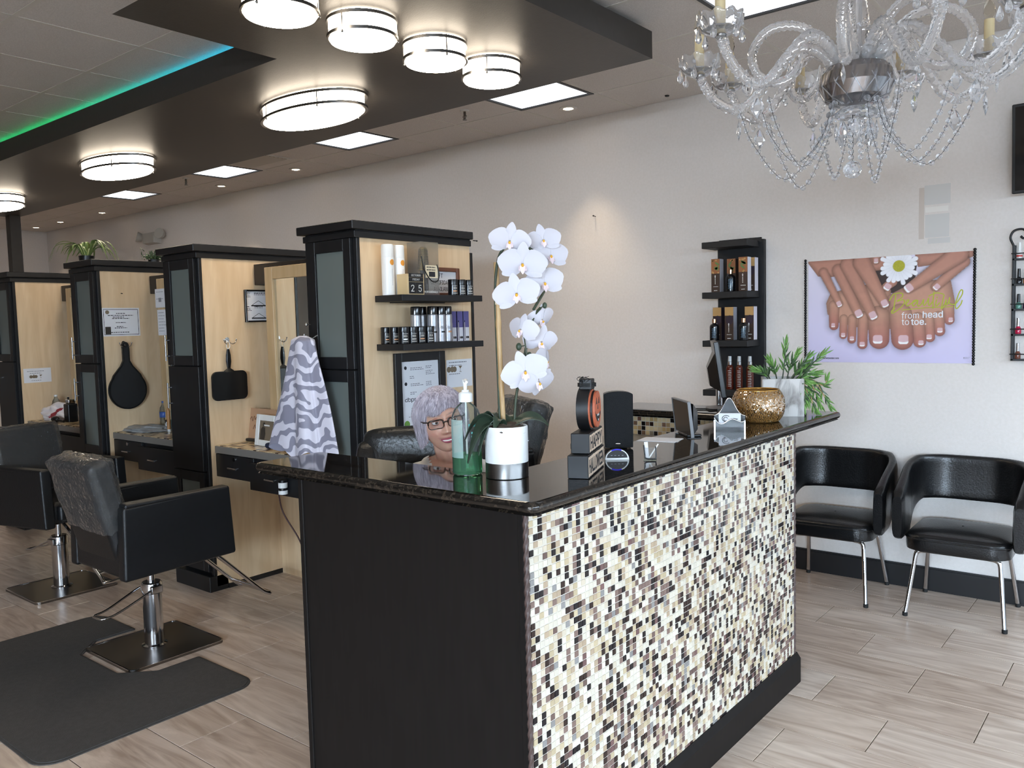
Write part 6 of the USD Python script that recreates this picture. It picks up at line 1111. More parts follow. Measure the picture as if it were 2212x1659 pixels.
# plants on top of the third cabinet
noisy('blade_green', (92, 116, 62), (140, 156, 96), 10, 0.45, stretch=(1, 1, 1))
t = thing('spider_plant', 'spider plant with long arching leaves on top of the teardrop mirror cabinet', 'potted plant', (-6.335, 2.83, 2.147)); rp = np.random.default_rng(31)
part(t, 'pot', lathe([(0, 0), (0.05, 0), (0.055, 0.05), (0.05, 0.05), (0.047, 0.042), (0, 0.042)], 24), 'black_plastic', smooth=40)
for k in range(34):
    a = rp.uniform(0, 6.28); L_ = rp.uniform(0.13, 0.25); hi = rp.uniform(0.02, 0.075); c = spline([(0.02 * math.cos(a), 0.02 * math.sin(a), 0.04), (L_ * 0.4 * math.cos(a), L_ * 0.4 * math.sin(a), 0.08 + hi), (L_ * 0.8 * math.cos(a), L_ * 0.8 * math.sin(a), 0.08 + hi * 0.8), (L_ * math.cos(a + 0.1), L_ * math.sin(a + 0.1), 0.06 + hi * 0.1 - (0.06 if L_ > 0.22 else 0))], 14); n = len(c)
    sd_ = np.array([-math.sin(a), math.cos(a), 0.0]); w = 0.008 * np.sin(np.linspace(0.35, 3.0, n))[:, None, None]; V = c[:, None, :] + np.array([-1, 0, 1])[None, :, None] * w * sd_ + np.array([0.3, 0, 0.3])[None, :, None] * np.abs(w) * np.array([0, 0, 1.0]); part(t, 'leaf', solid(V.reshape(-1, 3), n, 3, 0.001), 'blade_green', smooth=50)
t = thing('small_bush_plant', 'small round dark green plant on top of the teardrop mirror cabinet', 'potted plant', (-6.10, 3.22, 2.147))
part(t, 'pot', cyl(0.04, 0, 0.025, 20), 'black_plastic')
lv = [mv(leaf0, (rp.normal(0, 0.032), rp.normal(0, 0.032), 0.02 + abs(rp.normal(0, 0.022))), rz=rp.uniform(0, 360), ry=rp.uniform(-70, 20), s=0.8) for _ in range(260)]; part(t, 'foliage', cat(*lv), 'succulent_c', kind='stuff')
# zebra print cape
MATS['zebra_cloth'] = usdkit.material(stage, '/World/Looks/zebra_cloth', {'tc': ('texture_coordinate', {}), 'mp': ('mapping', {'scale': (1.0, 1.0, 1.0), 'rotation': (0.5, 0.35, 0.0)}), 'w': ('wave_texture', {'wave_type': 'bands', 'bands_direction': 'z', 'scale': 4.6, 'distortion': 9.0, 'detail': 1.2, 'detail_scale': 2.2}),
    'r': ('rgb_ramp', {'ramp': [(0.42, lin((138, 136, 152))), (0.50, lin((214, 210, 222)))]}), 'p': ('principled_bsdf', {'roughness': 0.6, 'sheen_weight': 0.1})}, [('tc.object', 'mp.vector'), ('mp.vector', 'w.vector'), ('w.fac', 'r.fac'), ('r.color', 'p.base_color')], surface='p.BSDF')
def hung_cloth(top_z, h, w0, w1, d0, d1, folds, seed, skew=0.0, n=60, m=120):
    u = np.linspace(0, 1, n)[:, None]; a = (np.arange(m) / m * 2 * math.pi)[None, :]; q = np.random.default_rng(seed); ph = q.uniform(0, 6.28, 4)
    fold = 1 + u ** 0.7 * (0.24 * np.sin(folds * a + ph[0] + 0.8 * u) + 0.12 * np.sin((folds * 2 - 1) * a + ph[1] - u)) + 0.05 * np.sin(3 * a + ph[2] + 5 * u)
    rx_, ry_ = (w0 + (w1 - w0) * u ** 0.85) * fold, (d0 + (d1 - d0) * u ** 0.9) * fold
    rx_ = rx_ * np.where(u < 0.03, 0.35 + u / 0.03 * 0.65, 1); ry_ = ry_ * np.where(u < 0.03, 0.35 + u / 0.03 * 0.65, 1)
    x = rx_ * np.cos(a) + skew * u; y = ry_ * np.sin(a); z = -h * u * (1 + 0.04 * np.cos(a + 0.6) + 0.05 * np.sin(folds * a + ph[3])) * np.ones_like(a)
    v = np.stack([x, y, z + top_z], -1).reshape(-1, 3); f = grid_faces(n, m, wrap_m=True); return v, f[:, ::-1]
t = thing('salon_cape', 'grey and white zebra print salon cape hanging on the nearest cabinet front', 'cape', (-3.545, 2.645, 0.93))
part(t, 'cape', hung_cloth(0.655, 0.60, 0.070, 0.215, 0.045, 0.062, 5, 3, skew=-0.035), 'zebra_cloth', smooth=70); part(t, 'dark_lining', mv(hung_cloth(0.60, 0.50, 0.04, 0.10, 0.02, 0.03, 4, 8, skew=-0.10), (-0.09, 0.045, 0.0)), 'block_black', smooth=70, label='black cape showing behind the zebra print')
part(t, 'hook', cat(tube(spline([(0.02, 0.078, 0.655), (0.02, 0.04, 0.640), (0.02, 0.0, 0.648), (0.02, -0.006, 0.665)], 16), 0.004, 8)), 'chrome', smooth=50)

# ================================================================ the crystal chandelier
CH = np.array([-0.736, 2.440, 2.297]); ER = np.array([RIGHT[0], RIGHT[1], 0]); ER /= np.linalg.norm(ER); EF = np.array([-ER[1], ER[0], 0])
BASE_A = math.degrees(math.atan2(-EF[1], -EF[0]))
mat('hub_metal', (150, 148, 150), 0.16, 1.0); mat('wire', (70, 70, 72), 0.3, 1.0); glassy('bulb_glass', (252, 250, 244), 1.08); mat('candle_sleeve', (206, 186, 144), 0.55)
ch = thing('crystal_chandelier', 'large clear twisted-glass chandelier with candle arms, bead swags and crystal drops', 'chandelier', CH)
part(ch, 'hub_bowl', lathe([(0, -0.098), (0.045, -0.096), (0.082, -0.080), (0.098, -0.045), (0.094, -0.012), (0.080, 0.006), (0.040, 0.016), (0, 0.018)], 24), 'hub_metal', smooth=25)
part(ch, 'hub_net', cat(*[tube([(0.0995 * math.cos(a + d * s_) * f_, 0.0995 * math.sin(a + d * s_) * f_, z) for s_, f_, z in ((0, 0.86, 0.0), (0.5, 1.0, -0.045), (1.0, 0.84, -0.079), (1.2, 0.46, -0.097))], 0.0016, 5) for a in np.arange(0, 2 * math.pi, math.pi / 6) for d in (0.5, -0.5)]), 'crystal')
part(ch, 'lower_dish', lathe([(0, -0.118), (0.040, -0.130), (0.056, -0.128), (0.058, -0.118), (0.040, -0.104), (0, -0.098)], 12), 'crystal')
part(ch, 'stem', cyl(0.009, 0.0, 0.52, 16), 'chrome', smooth=40); part(ch, 'stem_glass', tube([(0, 0, z) for z in np.linspace(0.02, 0.40, 60)], 0.030 + 0.006 * np.sin(np.linspace(0, 9, 60)), 18, twist=60, lobes=6, amp=0.07), 'crystal_arm', smooth=50)
part(ch, 'upper_dish', lathe([(0.01, 0.40), (0.09, 0.42), (0.11, 0.445), (0.105, 0.448), (0.085, 0.43), (0.01, 0.412)], 24), 'crystal', smooth=30); part(ch, 'canopy', lathe([(0, 0.80), (0.02, 0.785), (0.055, 0.795), (0.065, 0.818), (0, 0.8185)], 32), 'chrome', smooth=40)
part(ch, 'chain', cat(*[mv(tube([(0.010 * math.cos(a), 0, 0.016 * math.sin(a)) for a in np.linspace(0, 2 * math.pi, 16)], 0.0022, 6, cap=False), (0, 0, 0.53 + k * 0.0265), rz=90 * (k % 2)) for k in range(10)]), 'chrome', smooth=60)
def radial(p, az):
    a = math.radians(BASE_A + az); return np.array([p[0] * math.cos(a) - (p[2] if len(p) > 2 else 0) * math.sin(a), p[0] * math.sin(a) + (p[2] if len(p) > 2 else 0) * math.cos(a), p[1]])
def drop(p, s=1.0, n=8):
    """A faceted teardrop hanging from p, with a little octagon above it."""
    pr = [(0, -0.046), (0.0065, -0.042), (0.0095, -0.034), (0.0085, -0.026), (0.004, -0.012), (0.0, -0.004)]; a = lathe([(r * s, z * s) for r, z in pr], n, p - [0, 0, 0.014 * s]); o = ball(p - [0, 0, 0.008 * s], np.array([0.0052, 0.0052, 0.0058]) * s, ICO1)
    return cat(a, o)
def pendalogue(p, s, az):
    out = [(0, 0), (0.008, -0.008), (0.010, -0.016), (0.018, -0.028), (0.019, -0.038), (0.012, -0.050), (0, -0.066)]; pts = [(x * s, 0, z * s) for x, z in out] + [(-x * s, 0, z * s) for x, z in out[1:-1]] + [(x * 0.45 * s, y * s, -0.034 * s + z_ * s) for x in (-0.02, 0.02) for z_ in (-0.008, 0.008) for y in (-0.006, 0.006)]
    return cat(mv(hull(pts), p - [0, 0, 0.016 * s], rz=az), ball(p - [0, 0, 0.008 * s], np.array([0.006, 0.006, 0.0065]) * s, ICO1))
ARM = [(0.045, 0.005), (0.10, 0.062), (0.155, 0.075), (0.22, 0.012), (0.275, -0.052), (0.325, -0.070), (0.375, -0.042), (0.408, 0.002), (0.425, 0.040)]
AZ = [3, 39, 68, 102, 140, 181, -142, -109, -73]
for k, az in enumerate(AZ):
    dz = [0, 0, 0.0, 0, 0.02, 0.0, 0, -0.008, 0.02][k]; p = spline([radial(q, az) + [0, 0, dz * (i / 8)] for i, q in enumerate(ARM)], 80); part(ch, 'arm', tube(p, np.linspace(0.0155, 0.012, len(p)), 12, twist=110, lobes=4, amp=0.20), 'crystal_arm', smooth=60)
    top = p[-1]; n = 30; prof = [(0.010, 0.0), (0.028, 0.002), (0.048, 0.014), (0.058, 0.034), (0.060, 0.050), (0.056, 0.050), (0.053, 0.034), (0.043, 0.018), (0.012, 0.008)]; v, f = lathe(prof, n * 2); w = v.copy(); an = np.arctan2(v[:, 1], v[:, 0]); w[:, :2] *= (1 + 0.045 * np.cos(10 * an) * np.clip(v[:, 2:3] / 0.03, 0, 1)[:, 0])[:, None]; w[:, 2] += 0.004 * np.cos(10 * an) * (v[:, 2] > 0.045)
    c = part(ch, 'candle_cup', (w + top, f), 'crystal', smooth=35); part(c, 'collar', lathe([(0, -0.004), (0.014, -0.004), (0.016, 0.002), (0, 0.003)], 20, top), 'brushed_steel', smooth=40)
    s = part(ch, 'candle', cyl(0.0135, 0.008, 0.115, 20, top[:2]) if False else mv(cyl(0.0135, 0.008, 0.115, 20), top), 'candle_sleeve', smooth=40); part(s, 'bulb', mv(lathe([(0, 0.115), (0.009, 0.116), (0.0155, 0.134), (0.013, 0.155), (0.006, 0.172), (0.0015, 0.186), (0, 0.188)], 20), top), 'bulb_glass', smooth=60)
    for j in range(6):
        a = j * math.pi / 3 + k; part(c, 'drop', drop(top + [0.057 * math.cos(a), 0.057 * math.sin(a), 0.036], 0.95), 'crystal')
    lo = p[int(len(p) * 0.60)]; part(ch, 'pendant', pendalogue(lo - [0, 0, 0.014], 0.95, BASE_A + az + 40 * k), 'crystal')
    if k in (2, 4, 6, 8): part(ch, 'ring', mv(mv(tube([(0.014 * math.cos(a), 0, 0.018 * math.sin(a)) for a in np.linspace(0, 2 * math.pi, 20)], 0.0024, 6, cap=False), rz=BASE_A + az + 90), p[int(len(p) * 0.66)] - [0, 0, 0.018]), 'crystal', smooth=60)
CURL = [(0.045, 0.02), (0.095, 0.085), (0.16, 0.125), (0.235, 0.118), (0.280, 0.062), (0.268, 0.002), (0.215, -0.025), (0.165, 0.0), (0.145, 0.055)]
for az in (-95, -30, 22, 62, 118, -160, 160):
    s = 0.92 if az in (-30, 22) else 1.0; p = spline([radial((0.045 + (q[0] - 0.045) * s, q[1]), az) for q in CURL], 80); part(ch, 'curl', tube(p, np.concatenate([np.linspace(0.0125, 0.012, len(p) - 14), np.linspace(0.012, 0.002, 14)]), 12, twist=110, lobes=4, amp=0.20), 'crystal_arm', smooth=60)
    if az in (-30, 62, 118): part(ch, 'pendant', pendalogue(p[int(len(p) * 0.68)] - [0, 0, 0.012], 0.8, BASE_A + az), 'crystal')
# bead swags from the bowl to the arms
bead0 = ball((0, 0, 0), (0.0084, 0.0084, 0.0084), ICO1); NB = 0; WIRES = []
SW = [(-142, -0.30, 0.9), (-109, -0.285, 1.0), (-109, -0.24, 0.8), (-73, -0.27, 0.9), (3, -0.27, 0.75), (39, -0.25, 0.8), (68, -0.275, 0.95), (102, -0.25, 1.0), (140, -0.285, 0.9), (181, -0.27, 0.8)]
for k, (az, low, rr) in enumerate(SW):
    A, B = radial((0.062, -0.085), az - 8 * (k % 2)), radial((0.30 * rr + 0.01, -0.088), az); M = (A + B) / 2; M[2] = low; q = spline([A, A * 0.72 + M * 0.28 + [0, 0, -0.045], M, B * 0.72 + M * 0.28 + [0, 0, -0.035], B], 60); WIRES.append(tube(q[::3], 0.0006, 4))
    s = np.concatenate([[0], np.cumsum(np.linalg.norm(np.diff(q, axis=0), axis=1))])
    for x in np.arange(0.008, s[-1], 0.0235):
        if NB >= 290: break
        NB += 1; c = np.array([np.interp(x, s, q[:, i]) for i in range(3)]); part(ch, 'bead', (bead0[0] * [1, 1, 1.0] + c, bead0[1]), 'crystal')
part(ch, 'swag_wires', cat(*WIRES), 'wire', kind='stuff')
for k in range(8):
    a = math.radians(k * 45 + 20); part(ch, 'pendant', pendalogue(np.array([0.052 * math.cos(a), 0.052 * math.sin(a), -0.126]), 1.0 if k % 2 else 0.85, k * 45 + 110), 'crystal')
for k, (x, y) in enumerate(((0.012, 0.004), (-0.012, -0.006))):
    for j in range(7 + 2 * k): part(ch, 'bead', (bead0[0] + [x, y, -0.140 - j * 0.0165], bead0[1]), 'crystal')
part(ch, 'ball_finial', ball(( -0.008, -0.004, -0.272), 0.0245, (np.array(trimesh.creation.icosphere(2).vertices), np.array(trimesh.creation.icosphere(2).faces))), 'crystal'); part(ch, 'finial_wire', cyl(0.001, -0.25, -0.12, 6, (-0.008, -0.004)), 'wire')

# ================================================================ the receptionist
import manifold3d as m3
def mani(v, f):
    return m3.Manifold(m3.Mesh(vert_properties=np.asarray(v, np.float32), tri_verts=np.asarray(f, np.uint32)))
def mball(c, r): v, f = ICO1; return np.asarray(v) * r + np.asarray(c, float)
def bone(a, ra, b, rb): return m3.Manifold.hull_points(np.vstack([mball(a, ra), mball(b, rb)]))
def g3(p, c, s): return np.exp(-(((p - np.asarray(c)) / np.asarray(s)) ** 2).sum(1))
# head: face towards local -y, viewer's right = +x, origin between the ears
hv = np.array(trimesh.creation.icosphere(5).vertices); hf = np.array(trimesh.creation.icosphere(5).faces)
d0 = hv.copy(); p = hv * [0.073, 0.092, 0.113]
low = np.clip(-p[:, 2] / 0.113, 0, 1); p[:, 0] *= 1 - 0.26 * low ** 1.6; p[:, 1] = np.where(p[:, 1] > 0, p[:, 1] * (1 - 0.35 * low), p[:, 1] * (1 - 0.10 * low)); p[:, 1] -= 0.012 * low ** 2
fr = np.clip(-d0[:, 1], 0, 1)
def push(c, s, a): p[:, 1] -= a * g3(p * [1, 0.4, 1], np.array(c) * [1, 0.4, 1], s) * (d0[:, 1] < 0.1)
for sx in (-1, 1):
    push((sx * 0.031, -0.085, 0.020), (0.017, 0.05, 0.013), -0.012); push((sx * 0.036, -0.07, -0.022), (0.022, 0.05, 0.020), 0.008); push((sx * 0.045, -0.06, -0.055), (0.018, 0.05, 0.02), 0.004); push((sx * 0.011, -0.095, -0.020), (0.008, 0.05, 0.008), 0.008)
push((0, -0.09, 0.038), (0.045, 0.05, 0.010), 0.005); push((0, -0.09, 0.012), (0.009, 0.05, 0.030), 0.013); push((0, -0.095, -0.016), (0.010, 0.05, 0.011), 0.016); push((0, -0.09, -0.050), (0.026, 0.05, 0.014), 0.006); push((0, -0.09, -0.047), (0.024, 0.05, 0.004), -0.004); push((0, -0.085, -0.096), (0.022, 0.05, 0.018), 0.008)
for sx in (-1, 1):
    p += np.outer(g3(p, (sx * 0.072, 0.005, 0.0), (0.012, 0.014, 0.028)), [sx * 0.012, 0.006, 0])
HC, HTILT, HTURN = np.array([-2.258, 2.328, 1.248]), -9.0, 52.0
def place(v):
    q, _ = mv((np.asarray(v, float) * [1.14, 1.06, 1.06], hf[:1]), (0, 0, 0), ry=HTILT); q, _ = mv((q, hf[:1]), (0, 0, 0), rx=6); q, _ = mv((q, hf[:1]), HC, rz=HTURN); return q
def hp(m): return place(m[0]), m[1]
F = lambda x, y, z: np.array([-2.285, 2.405, 0.0]) + np.array([x * math.cos(0.70) - y * math.sin(0.70), x * math.sin(0.70) + y * math.cos(0.70), z + 0.05 * min(1, max(0, (z - 0.66) / 0.25))])     # body frame: -y is forward
head = mani(place(p), hf)
J = {'neck0': F(0.0, 0.02, 1.00), 'neck1': place(np.array([[0, 0.018, -0.085]]))[0], 'chest': F(0, 0.0, 0.90), 'waist': F(0, 0.03, 0.66), 'hip': F(0, 0.04, 0.55)}
bones = [bone(J['neck0'], 0.058, J['neck1'], 0.052), bone(F(-0.06, 0, 0.97), 0.085, F(0.06, 0, 0.97), 0.085), bone(F(-0.135, 0.005, 0.96), 0.062, F(0.135, 0.005, 0.96), 0.062), bone(F(-0.07, -0.01, 0.86), 0.115, F(0.07, -0.01, 0.86), 0.115), bone(F(-0.06, -0.01, 0.84), 0.115, F(-0.06, 0.02, 0.66), 0.110), bone(F(0.06, -0.01, 0.84), 0.115, F(0.06, 0.02, 0.66), 0.110), bone(F(-0.085, 0.03, 0.58), 0.115, F(0.085, 0.03, 0.58), 0.115)]
limb = []
for sx in (-1, 1):
    sh, el, wr = F(sx * 0.185, 0.005, 0.945), F(sx * 0.225, -0.03, 0.68), F(sx * 0.10, -0.24, 0.645)
    limb += [bone(sh, 0.055, el, 0.043), bone(el, 0.043, wr, 0.028), bone(F(sx * 0.12, 0.005, 0.965), 0.06, sh, 0.055)]
    kn, an_k, toe = F(sx * 0.11, -0.42, 0.55), F(sx * 0.10, -0.36, 0.10), F(sx * 0.115, -0.52, 0.035)
    limb += [bone(F(sx * 0.09, 0.02, 0.57), 0.098, kn, 0.068), bone(kn, 0.066, F(sx * 0.105, -0.40, 0.32), 0.056), bone(F(sx * 0.105, -0.40, 0.32), 0.056, an_k, 0.038), bone(an_k, 0.038, F(sx * 0.10, -0.34, 0.035), 0.034), bone(F(sx * 0.10, -0.34, 0.035), 0.034, toe, 0.026)]
    pm = F(sx * 0.055, -0.29, 0.640); limb += [bone(wr, 0.024, pm, 0.022), bone(F(sx * 0.085, -0.30, 0.640), 0.016, F(sx * 0.035, -0.275, 0.640), 0.016)]
    for k, L in enumerate((0.066, 0.075, 0.070, 0.054)):
        b0 = F(sx * (0.082 - 0.0155 * k), -0.305 + 0.006 * k, 0.641); b1 = F(sx * (0.066 - 0.0165 * k), -0.305 + 0.006 * k - L * 0.52, 0.645); b2 = F(sx * (0.056 - 0.0165 * k), -0.302 + 0.006 * k - L * 0.92, 0.630); limb += [bone(b0, 0.0085, b1, 0.008), bone(b1, 0.008, b2, 0.0068)]
    limb += [bone(F(sx * 0.092, -0.265, 0.642), 0.0125, F(sx * 0.112, -0.30, 0.638), 0.010), bone(F(sx * 0.112, -0.30, 0.638), 0.010, F(sx * 0.108, -0.330, 0.634), 0.0085)]
def blend(bs, n=0.014, it=10):
    B = m3.Manifold.batch_boolean(bs, m3.OpType.Add).refine_to_length(n); q = B.to_mesh(); tm = trimesh.Trimesh(q.vert_properties[:, :3], q.tri_verts, process=True); trimesh.smoothing.filter_taubin(tm, iterations=it); return tm
tor = blend(bones + limb, 0.013, 10); bt = mani(tor.vertices, tor.faces)
body = m3.Manifold.batch_boolean([bt, head], m3.OpType.Add).to_mesh(); bv, bf = np.array(body.vert_properties[:, :3], float), np.array(body.tri_verts)
# skin tones by place: lips and blush
inv = bv - HC; q, _ = mv((inv, bf[:1]), rz=-HTURN); q, _ = mv((q, bf[:1]), rx=-6); loc, _ = mv((q, bf[:1]), ry=-HTILT); loc = loc / [1.14, 1.06, 1.06]
skin = np.array(lin((206, 158, 136))); colb = np.tile(skin, (len(bv), 1))
fz = (loc[:, 1] < -0.04)
for sx in (-1, 1): k = g3(loc, (sx * 0.040, -0.075, -0.028), (0.022, 0.05, 0.018))[:, None] * fz[:, None]; colb = colb * (1 - 0.35 * k) + np.array(lin((206, 128, 116))) * 0.35 * k
lipz = -0.051 + 0.010 * (np.abs(loc[:, 0]) / 0.03) ** 2; k = (np.clip(1.4 - np.hypot(loc[:, 0] / 0.027, (loc[:, 2] - lipz) / 0.0095) * 1.1, 0, 1) * fz)[:, None]; colb = colb * (1 - k) + np.array(lin((150, 70, 82))) * k
for sx in (-1, 1):
    bz = 0.043 - 0.18 * np.abs(np.abs(loc[:, 0]) - 0.028); k = (np.clip(1.5 - np.hypot((np.abs(loc[:, 0]) - 0.030) / 0.020, (loc[:, 2] - bz) / 0.0035), 0, 1) * fz * (loc[:, 0] * sx > 0))[:, None] * 0.7; colb = colb * (1 - k) + np.array(lin((112, 92, 86))) * k
pe = thing('person', 'smiling person with silver-lavender bob and dark glasses seated behind the desk', 'person', (0, 0, 0))
MATS['skin'] = usdkit.material(stage, '/World/Looks/skin', {'a': ('attribute', {'attribute': 'tint'}), 'p': ('principled_bsdf', {'roughness': 0.45, 'subsurface_weight': 0.15, 'subsurface_scale': 0.01})}, [('a.color', 'p.base_color')], surface='p.BSDF')
part(pe, 'body', (bv, bf), 'skin', smooth=True, col=colb)
mat('eye_white', (226, 222, 216), 0.15); mat('iris', (74, 62, 50), 0.1); mat('lid', (180, 126, 110), 0.5); mat('teeth', (232, 226, 214), 0.25)
for sx in (-1, 1):
    e = part(pe, 'eye', hp(ball((sx * 0.031, -0.0765, 0.019), 0.0125)), 'eye_white', smooth=True); part(e, 'iris', hp(ball((sx * 0.031 + 0.0015, -0.0862, 0.0185), (0.0056, 0.0036, 0.0056))), 'iris', smooth=True)
    L_ = ball((sx * 0.031, -0.0765, 0.019), 0.0136); keep = (L_[0][L_[1]].mean(1)[:, 2] > 0.0225) | (L_[0][L_[1]].mean(1)[:, 2] < 0.0125); part(e, 'eyelid', hp((L_[0], L_[1][keep])), 'lid', smooth=True)
tz = lambda x: -0.0495 + 8.0 * x ** 2
part(pe, 'teeth', hp(tube([(x, -0.1015 + 9.5 * x ** 2, tz(x)) for x in np.linspace(-0.019, 0.019, 16)], np.concatenate([[0.0012], np.full(14, 0.0030), [0.0012]]), 8)), 'teeth', smooth=50)
mat('lipstick', (146, 66, 80), 0.35)
for dz, rr in ((0.0052, 0.0034), (-0.0058, 0.0042)): part(pe, 'lip', hp(tube([(x, -0.1005 + 9.5 * x ** 2 - 0.001, tz(x) + dz * (1 - (x / 0.026) ** 2)) for x in np.linspace(-0.025, 0.025, 18)], rr * np.sqrt(np.maximum(0.06, 1 - (np.linspace(-1, 1, 18)) ** 2)), 8)), 'lipstick', smooth=60)
# glasses
mat('tortoise', (38, 28, 24), 0.2); film('lens', (236, 236, 238), 0.10, 0.02, 0.0, 1, 0.0)
gl = part(pe, 'glasses', hp(cat(tube([(-0.008, -0.108, 0.020), (0, -0.111, 0.023), (0.008, -0.108, 0.020)], 0.0022, 8), *[tube([(s * 0.056, -0.096, 0.026), (s * 0.071, -0.08, 0.026), (s * 0.080, 0.0, 0.018)], 0.0022, 8) for s in (-1, 1)])), 'tortoise', smooth=50)
for s in (-1, 1):
    o = np.array(rrect(0.050, 0.031, 0.010).exterior.segmentize(0.004).coords); ring = [(s * 0.033 + x, -0.1065 + 3.2 * (x * s + 0.0) * abs(x * s) * 1.0 + 0.004 * max(0, x * s) / 0.025, 0.0165 + z) for x, z in o]
    part(gl, 'rim', hp(tube(ring, np.where(np.array([r_[2] for r_ in ring]) > 0.018, 0.0026, 0.0014), 8, cap=False)), 'tortoise', smooth=60); part(gl, 'lens', hp((np.array([(s * 0.033, -0.1065, 0.0165)] + ring[:-1]), np.array([[0, i + 1, (i + 1) % (len(ring) - 1) + 1] for i in range(len(ring) - 1)]))), 'lens')
# hair: a shaped cap with strands laid over it
MATS['hair_lavender'] = usdkit.material(stage, '/World/Looks/hair_lavender', {'tc': ('geometry', {}), 'mp': ('mapping', {'scale': (150.0, 150.0, 16.0)}), 'n': ('noise_texture', {'scale': 1.0, 'detail': 3}), 'r': ('rgb_ramp', {'ramp': [(0.32, lin((150, 138, 150))), (0.62, lin((216, 206, 214)))]}), 'p': ('principled_bsdf', {'roughness': 0.4})}, [('tc.position', 'mp.vector'), ('mp.vector', 'n.vector'), ('n.fac', 'r.fac'), ('r.color', 'p.base_color')], surface='p.BSDF')
def hair_end(ph):
    """Lowest height of the hair by direction (0 = front, + towards the viewer's right)."""
    a = abs(ph); front = 0.058 - 0.020 * (ph < 0) * min(1, a / 0.75) + 0.006 * math.sin(6 * ph)
    side = -0.072 + 0.012 * math.sin(5 * ph)
    t_ = np.clip((a - 0.78) / 0.22, 0, 1); return front * (1 - t_) + side * t_
def hair_pt(ph, q, lift=0.0):
    """q from 0 at the crown to 1 at the ends."""
    ze = hair_end(ph); zt = 0.131; z = zt + (ze - zt) * q; cz = 0.012; h = np.clip((z - cz) / (zt - cz), -1, 1); r = math.sqrt(max(0.0, 1 - max(h, 0) ** 2)) if h > 0 else 1.0 - 0.10 * min(1, max(0, -h) ** 1.5)
    bulge = 1 + 0.05 * math.sin(3 * ph + 1) + lift; w = 0.089 * bulge; dp = (0.108 if abs(ph) > 1.2 else 0.104) * bulge
    return np.array([math.sin(ph) * w * r, -math.cos(ph) * dp * r + 0.008, z + lift * 0.02])
n_, m_ = 34, 120; V = np.array([[hair_pt(ph, q, 0.018 * math.sin(40 * ph + 5 * q) + 0.01 * math.sin(17 * ph)) for ph in np.linspace(-math.pi, math.pi, m_, endpoint=False)] for q in np.linspace(0.0, 1.0, n_)]); inn = V * [0.90, 0.90, 1.0]
v = np.vstack([V.reshape(-1, 3), inn[::-1].reshape(-1, 3)]); part(pe, 'hair', hp((v, grid_faces(2 * n_, m_, wrap_m=True)[:, ::-1])), 'hair_lavender', smooth=70)
rh = np.random.default_rng(17); pts, cnt, wid = [], [], []
for k in range(5200):
    ph = rh.uniform(-math.pi, math.pi); q0 = rh.uniform(0.0, 0.45); q1 = min(1.06, q0 + rh.uniform(0.4, 0.8)); sw = (-0.55 if abs(ph) < 0.9 else -0.12) * rh.uniform(0.6, 1.3); l0 = rh.uniform(-0.005, 0.035) + 0.02 * math.sin(40 * ph) + (0.06 * rh.random() if rh.random() < 0.12 else 0); c = []
    for i in range(7):
        s_ = i / 6; q = q0 + (q1 - q0) * s_; x = hair_pt(ph + sw * (s_ - 0.5) * 0.6, min(q, 1.04), l0 + 0.02 * s_ * rh.uniform(0, 1)); c.append(x)
    pts.append(place(np.array(c))); cnt.append(7); wid += list(np.linspace(0.0011, 0.0005, 7))
hc = UsdGeom.BasisCurves.Define(stage, pe + '/hair_strands'); hc.CreateTypeAttr('linear'); hc.CreatePointsAttr(Vt.Vec3fArray.FromNumpy(np.vstack(pts).astype(np.float32))); hc.CreateCurveVertexCountsAttr(cnt); hc.CreateWidthsAttr(wid); hc.SetWidthsInterpolation('vertex'); UsdShade.MaterialBindingAPI.Apply(hc.GetPrim()).Bind(MATS['hair_lavender']); tag(hc.GetPrim(), kind='stuff')
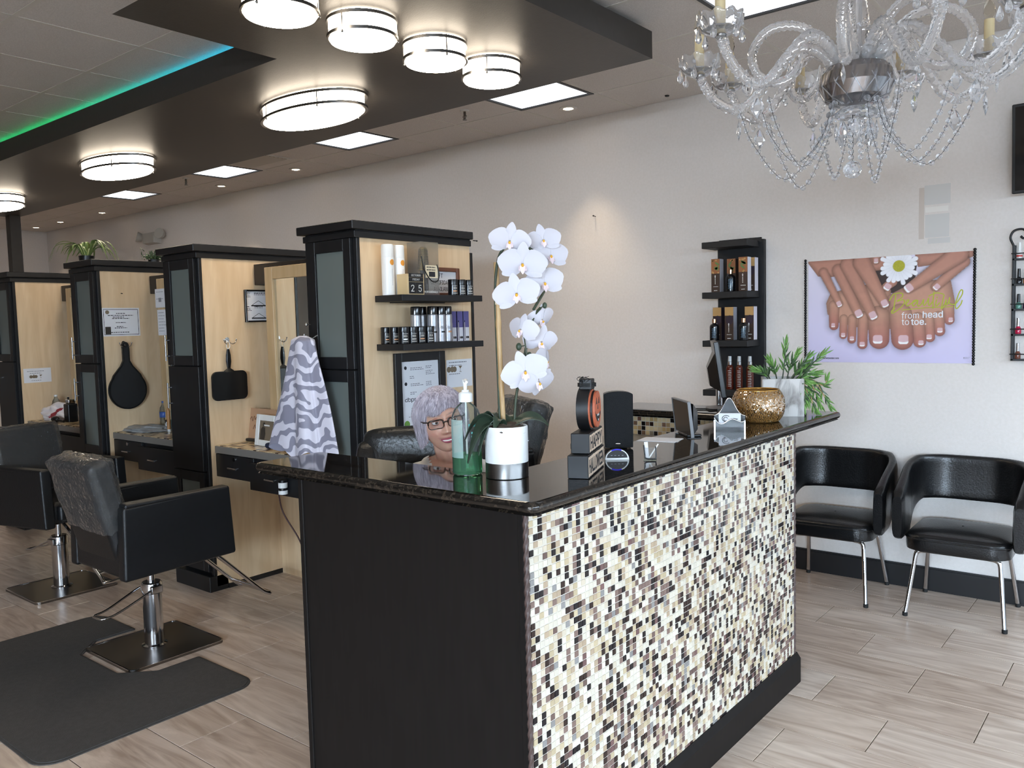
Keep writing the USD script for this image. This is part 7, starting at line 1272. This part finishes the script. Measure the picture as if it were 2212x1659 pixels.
# clothes: a white top with a dark-edged neckline, dark trousers, shoes
mat('top_white', (222, 220, 216), 0.8); noisy('trouser', (28, 28, 34), (34, 34, 40), 60, 0.85)
tn_ = np.array(trimesh.Trimesh(bv, bf, process=False).vertex_normals); bz_ = bv - np.array([-2.285, 2.405, 0]); ca, sa = math.cos(-0.70), math.sin(-0.70); lx, ly, lz = bz_[:, 0] * ca - bz_[:, 1] * sa, bz_[:, 0] * sa + bz_[:, 1] * ca, bv[:, 2]
fc = np.stack([lx, ly, lz], 1)[bf].mean(1); neckline = 1.105 - 0.13 * np.clip(1 - np.abs(fc[:, 0]) / 0.10, 0, 1) * (fc[:, 1] < 0.02)
hand = (fc[:, 1] < -0.225) & (fc[:, 2] > 0.60) & (fc[:, 2] < 0.69) & (np.abs(fc[:, 0]) < 0.15)
isleg = (fc[:, 2] < 0.625) & ~hand
topm = (fc[:, 2] < neckline) & (fc[:, 2] > 0.60) & ~hand & ~((fc[:, 1] < -0.15) & (fc[:, 2] < 0.62)); legm = isleg & (fc[:, 2] > 0.075) & (fc[:, 2] < 0.66); shoe = fc[:, 2] < 0.085
part(pe, 'top', (bv + tn_ * 0.006, bf[topm]), 'top_white', smooth=True); part(pe, 'trousers', (bv + tn_ * 0.007, bf[legm]), 'trouser', smooth=True); part(pe, 'shoes', (bv + tn_ * 0.006, bf[shoe]), 'black_plastic', smooth=True)
part(pe, 'collar_trim', cat(*[tube(spline([F(s * 0.080, 0.04, 1.035), F(s * 0.080, -0.03, 1.015), F(s * 0.06, -0.085, 0.975), F(s * 0.02, -0.120, 0.90)], 24), 0.007, 8, flat=0.6) for s in (-1, 1)]), 'block_black', smooth=60)
er = part(pe, 'earring', hp(tube([(-0.072 + 0.002 * math.sin(a), 0.004 + 0.011 * math.cos(a), -0.062 + 0.016 * math.sin(a)) for a in np.linspace(0, 6.283, 24)], 0.0018, 6, cap=False)), 'chrome', smooth=60); part(er, 'ear_wire', hp(tube([(-0.078, 0.004, -0.022), (-0.074, 0.004, -0.046)], 0.0012, 5)), 'chrome')
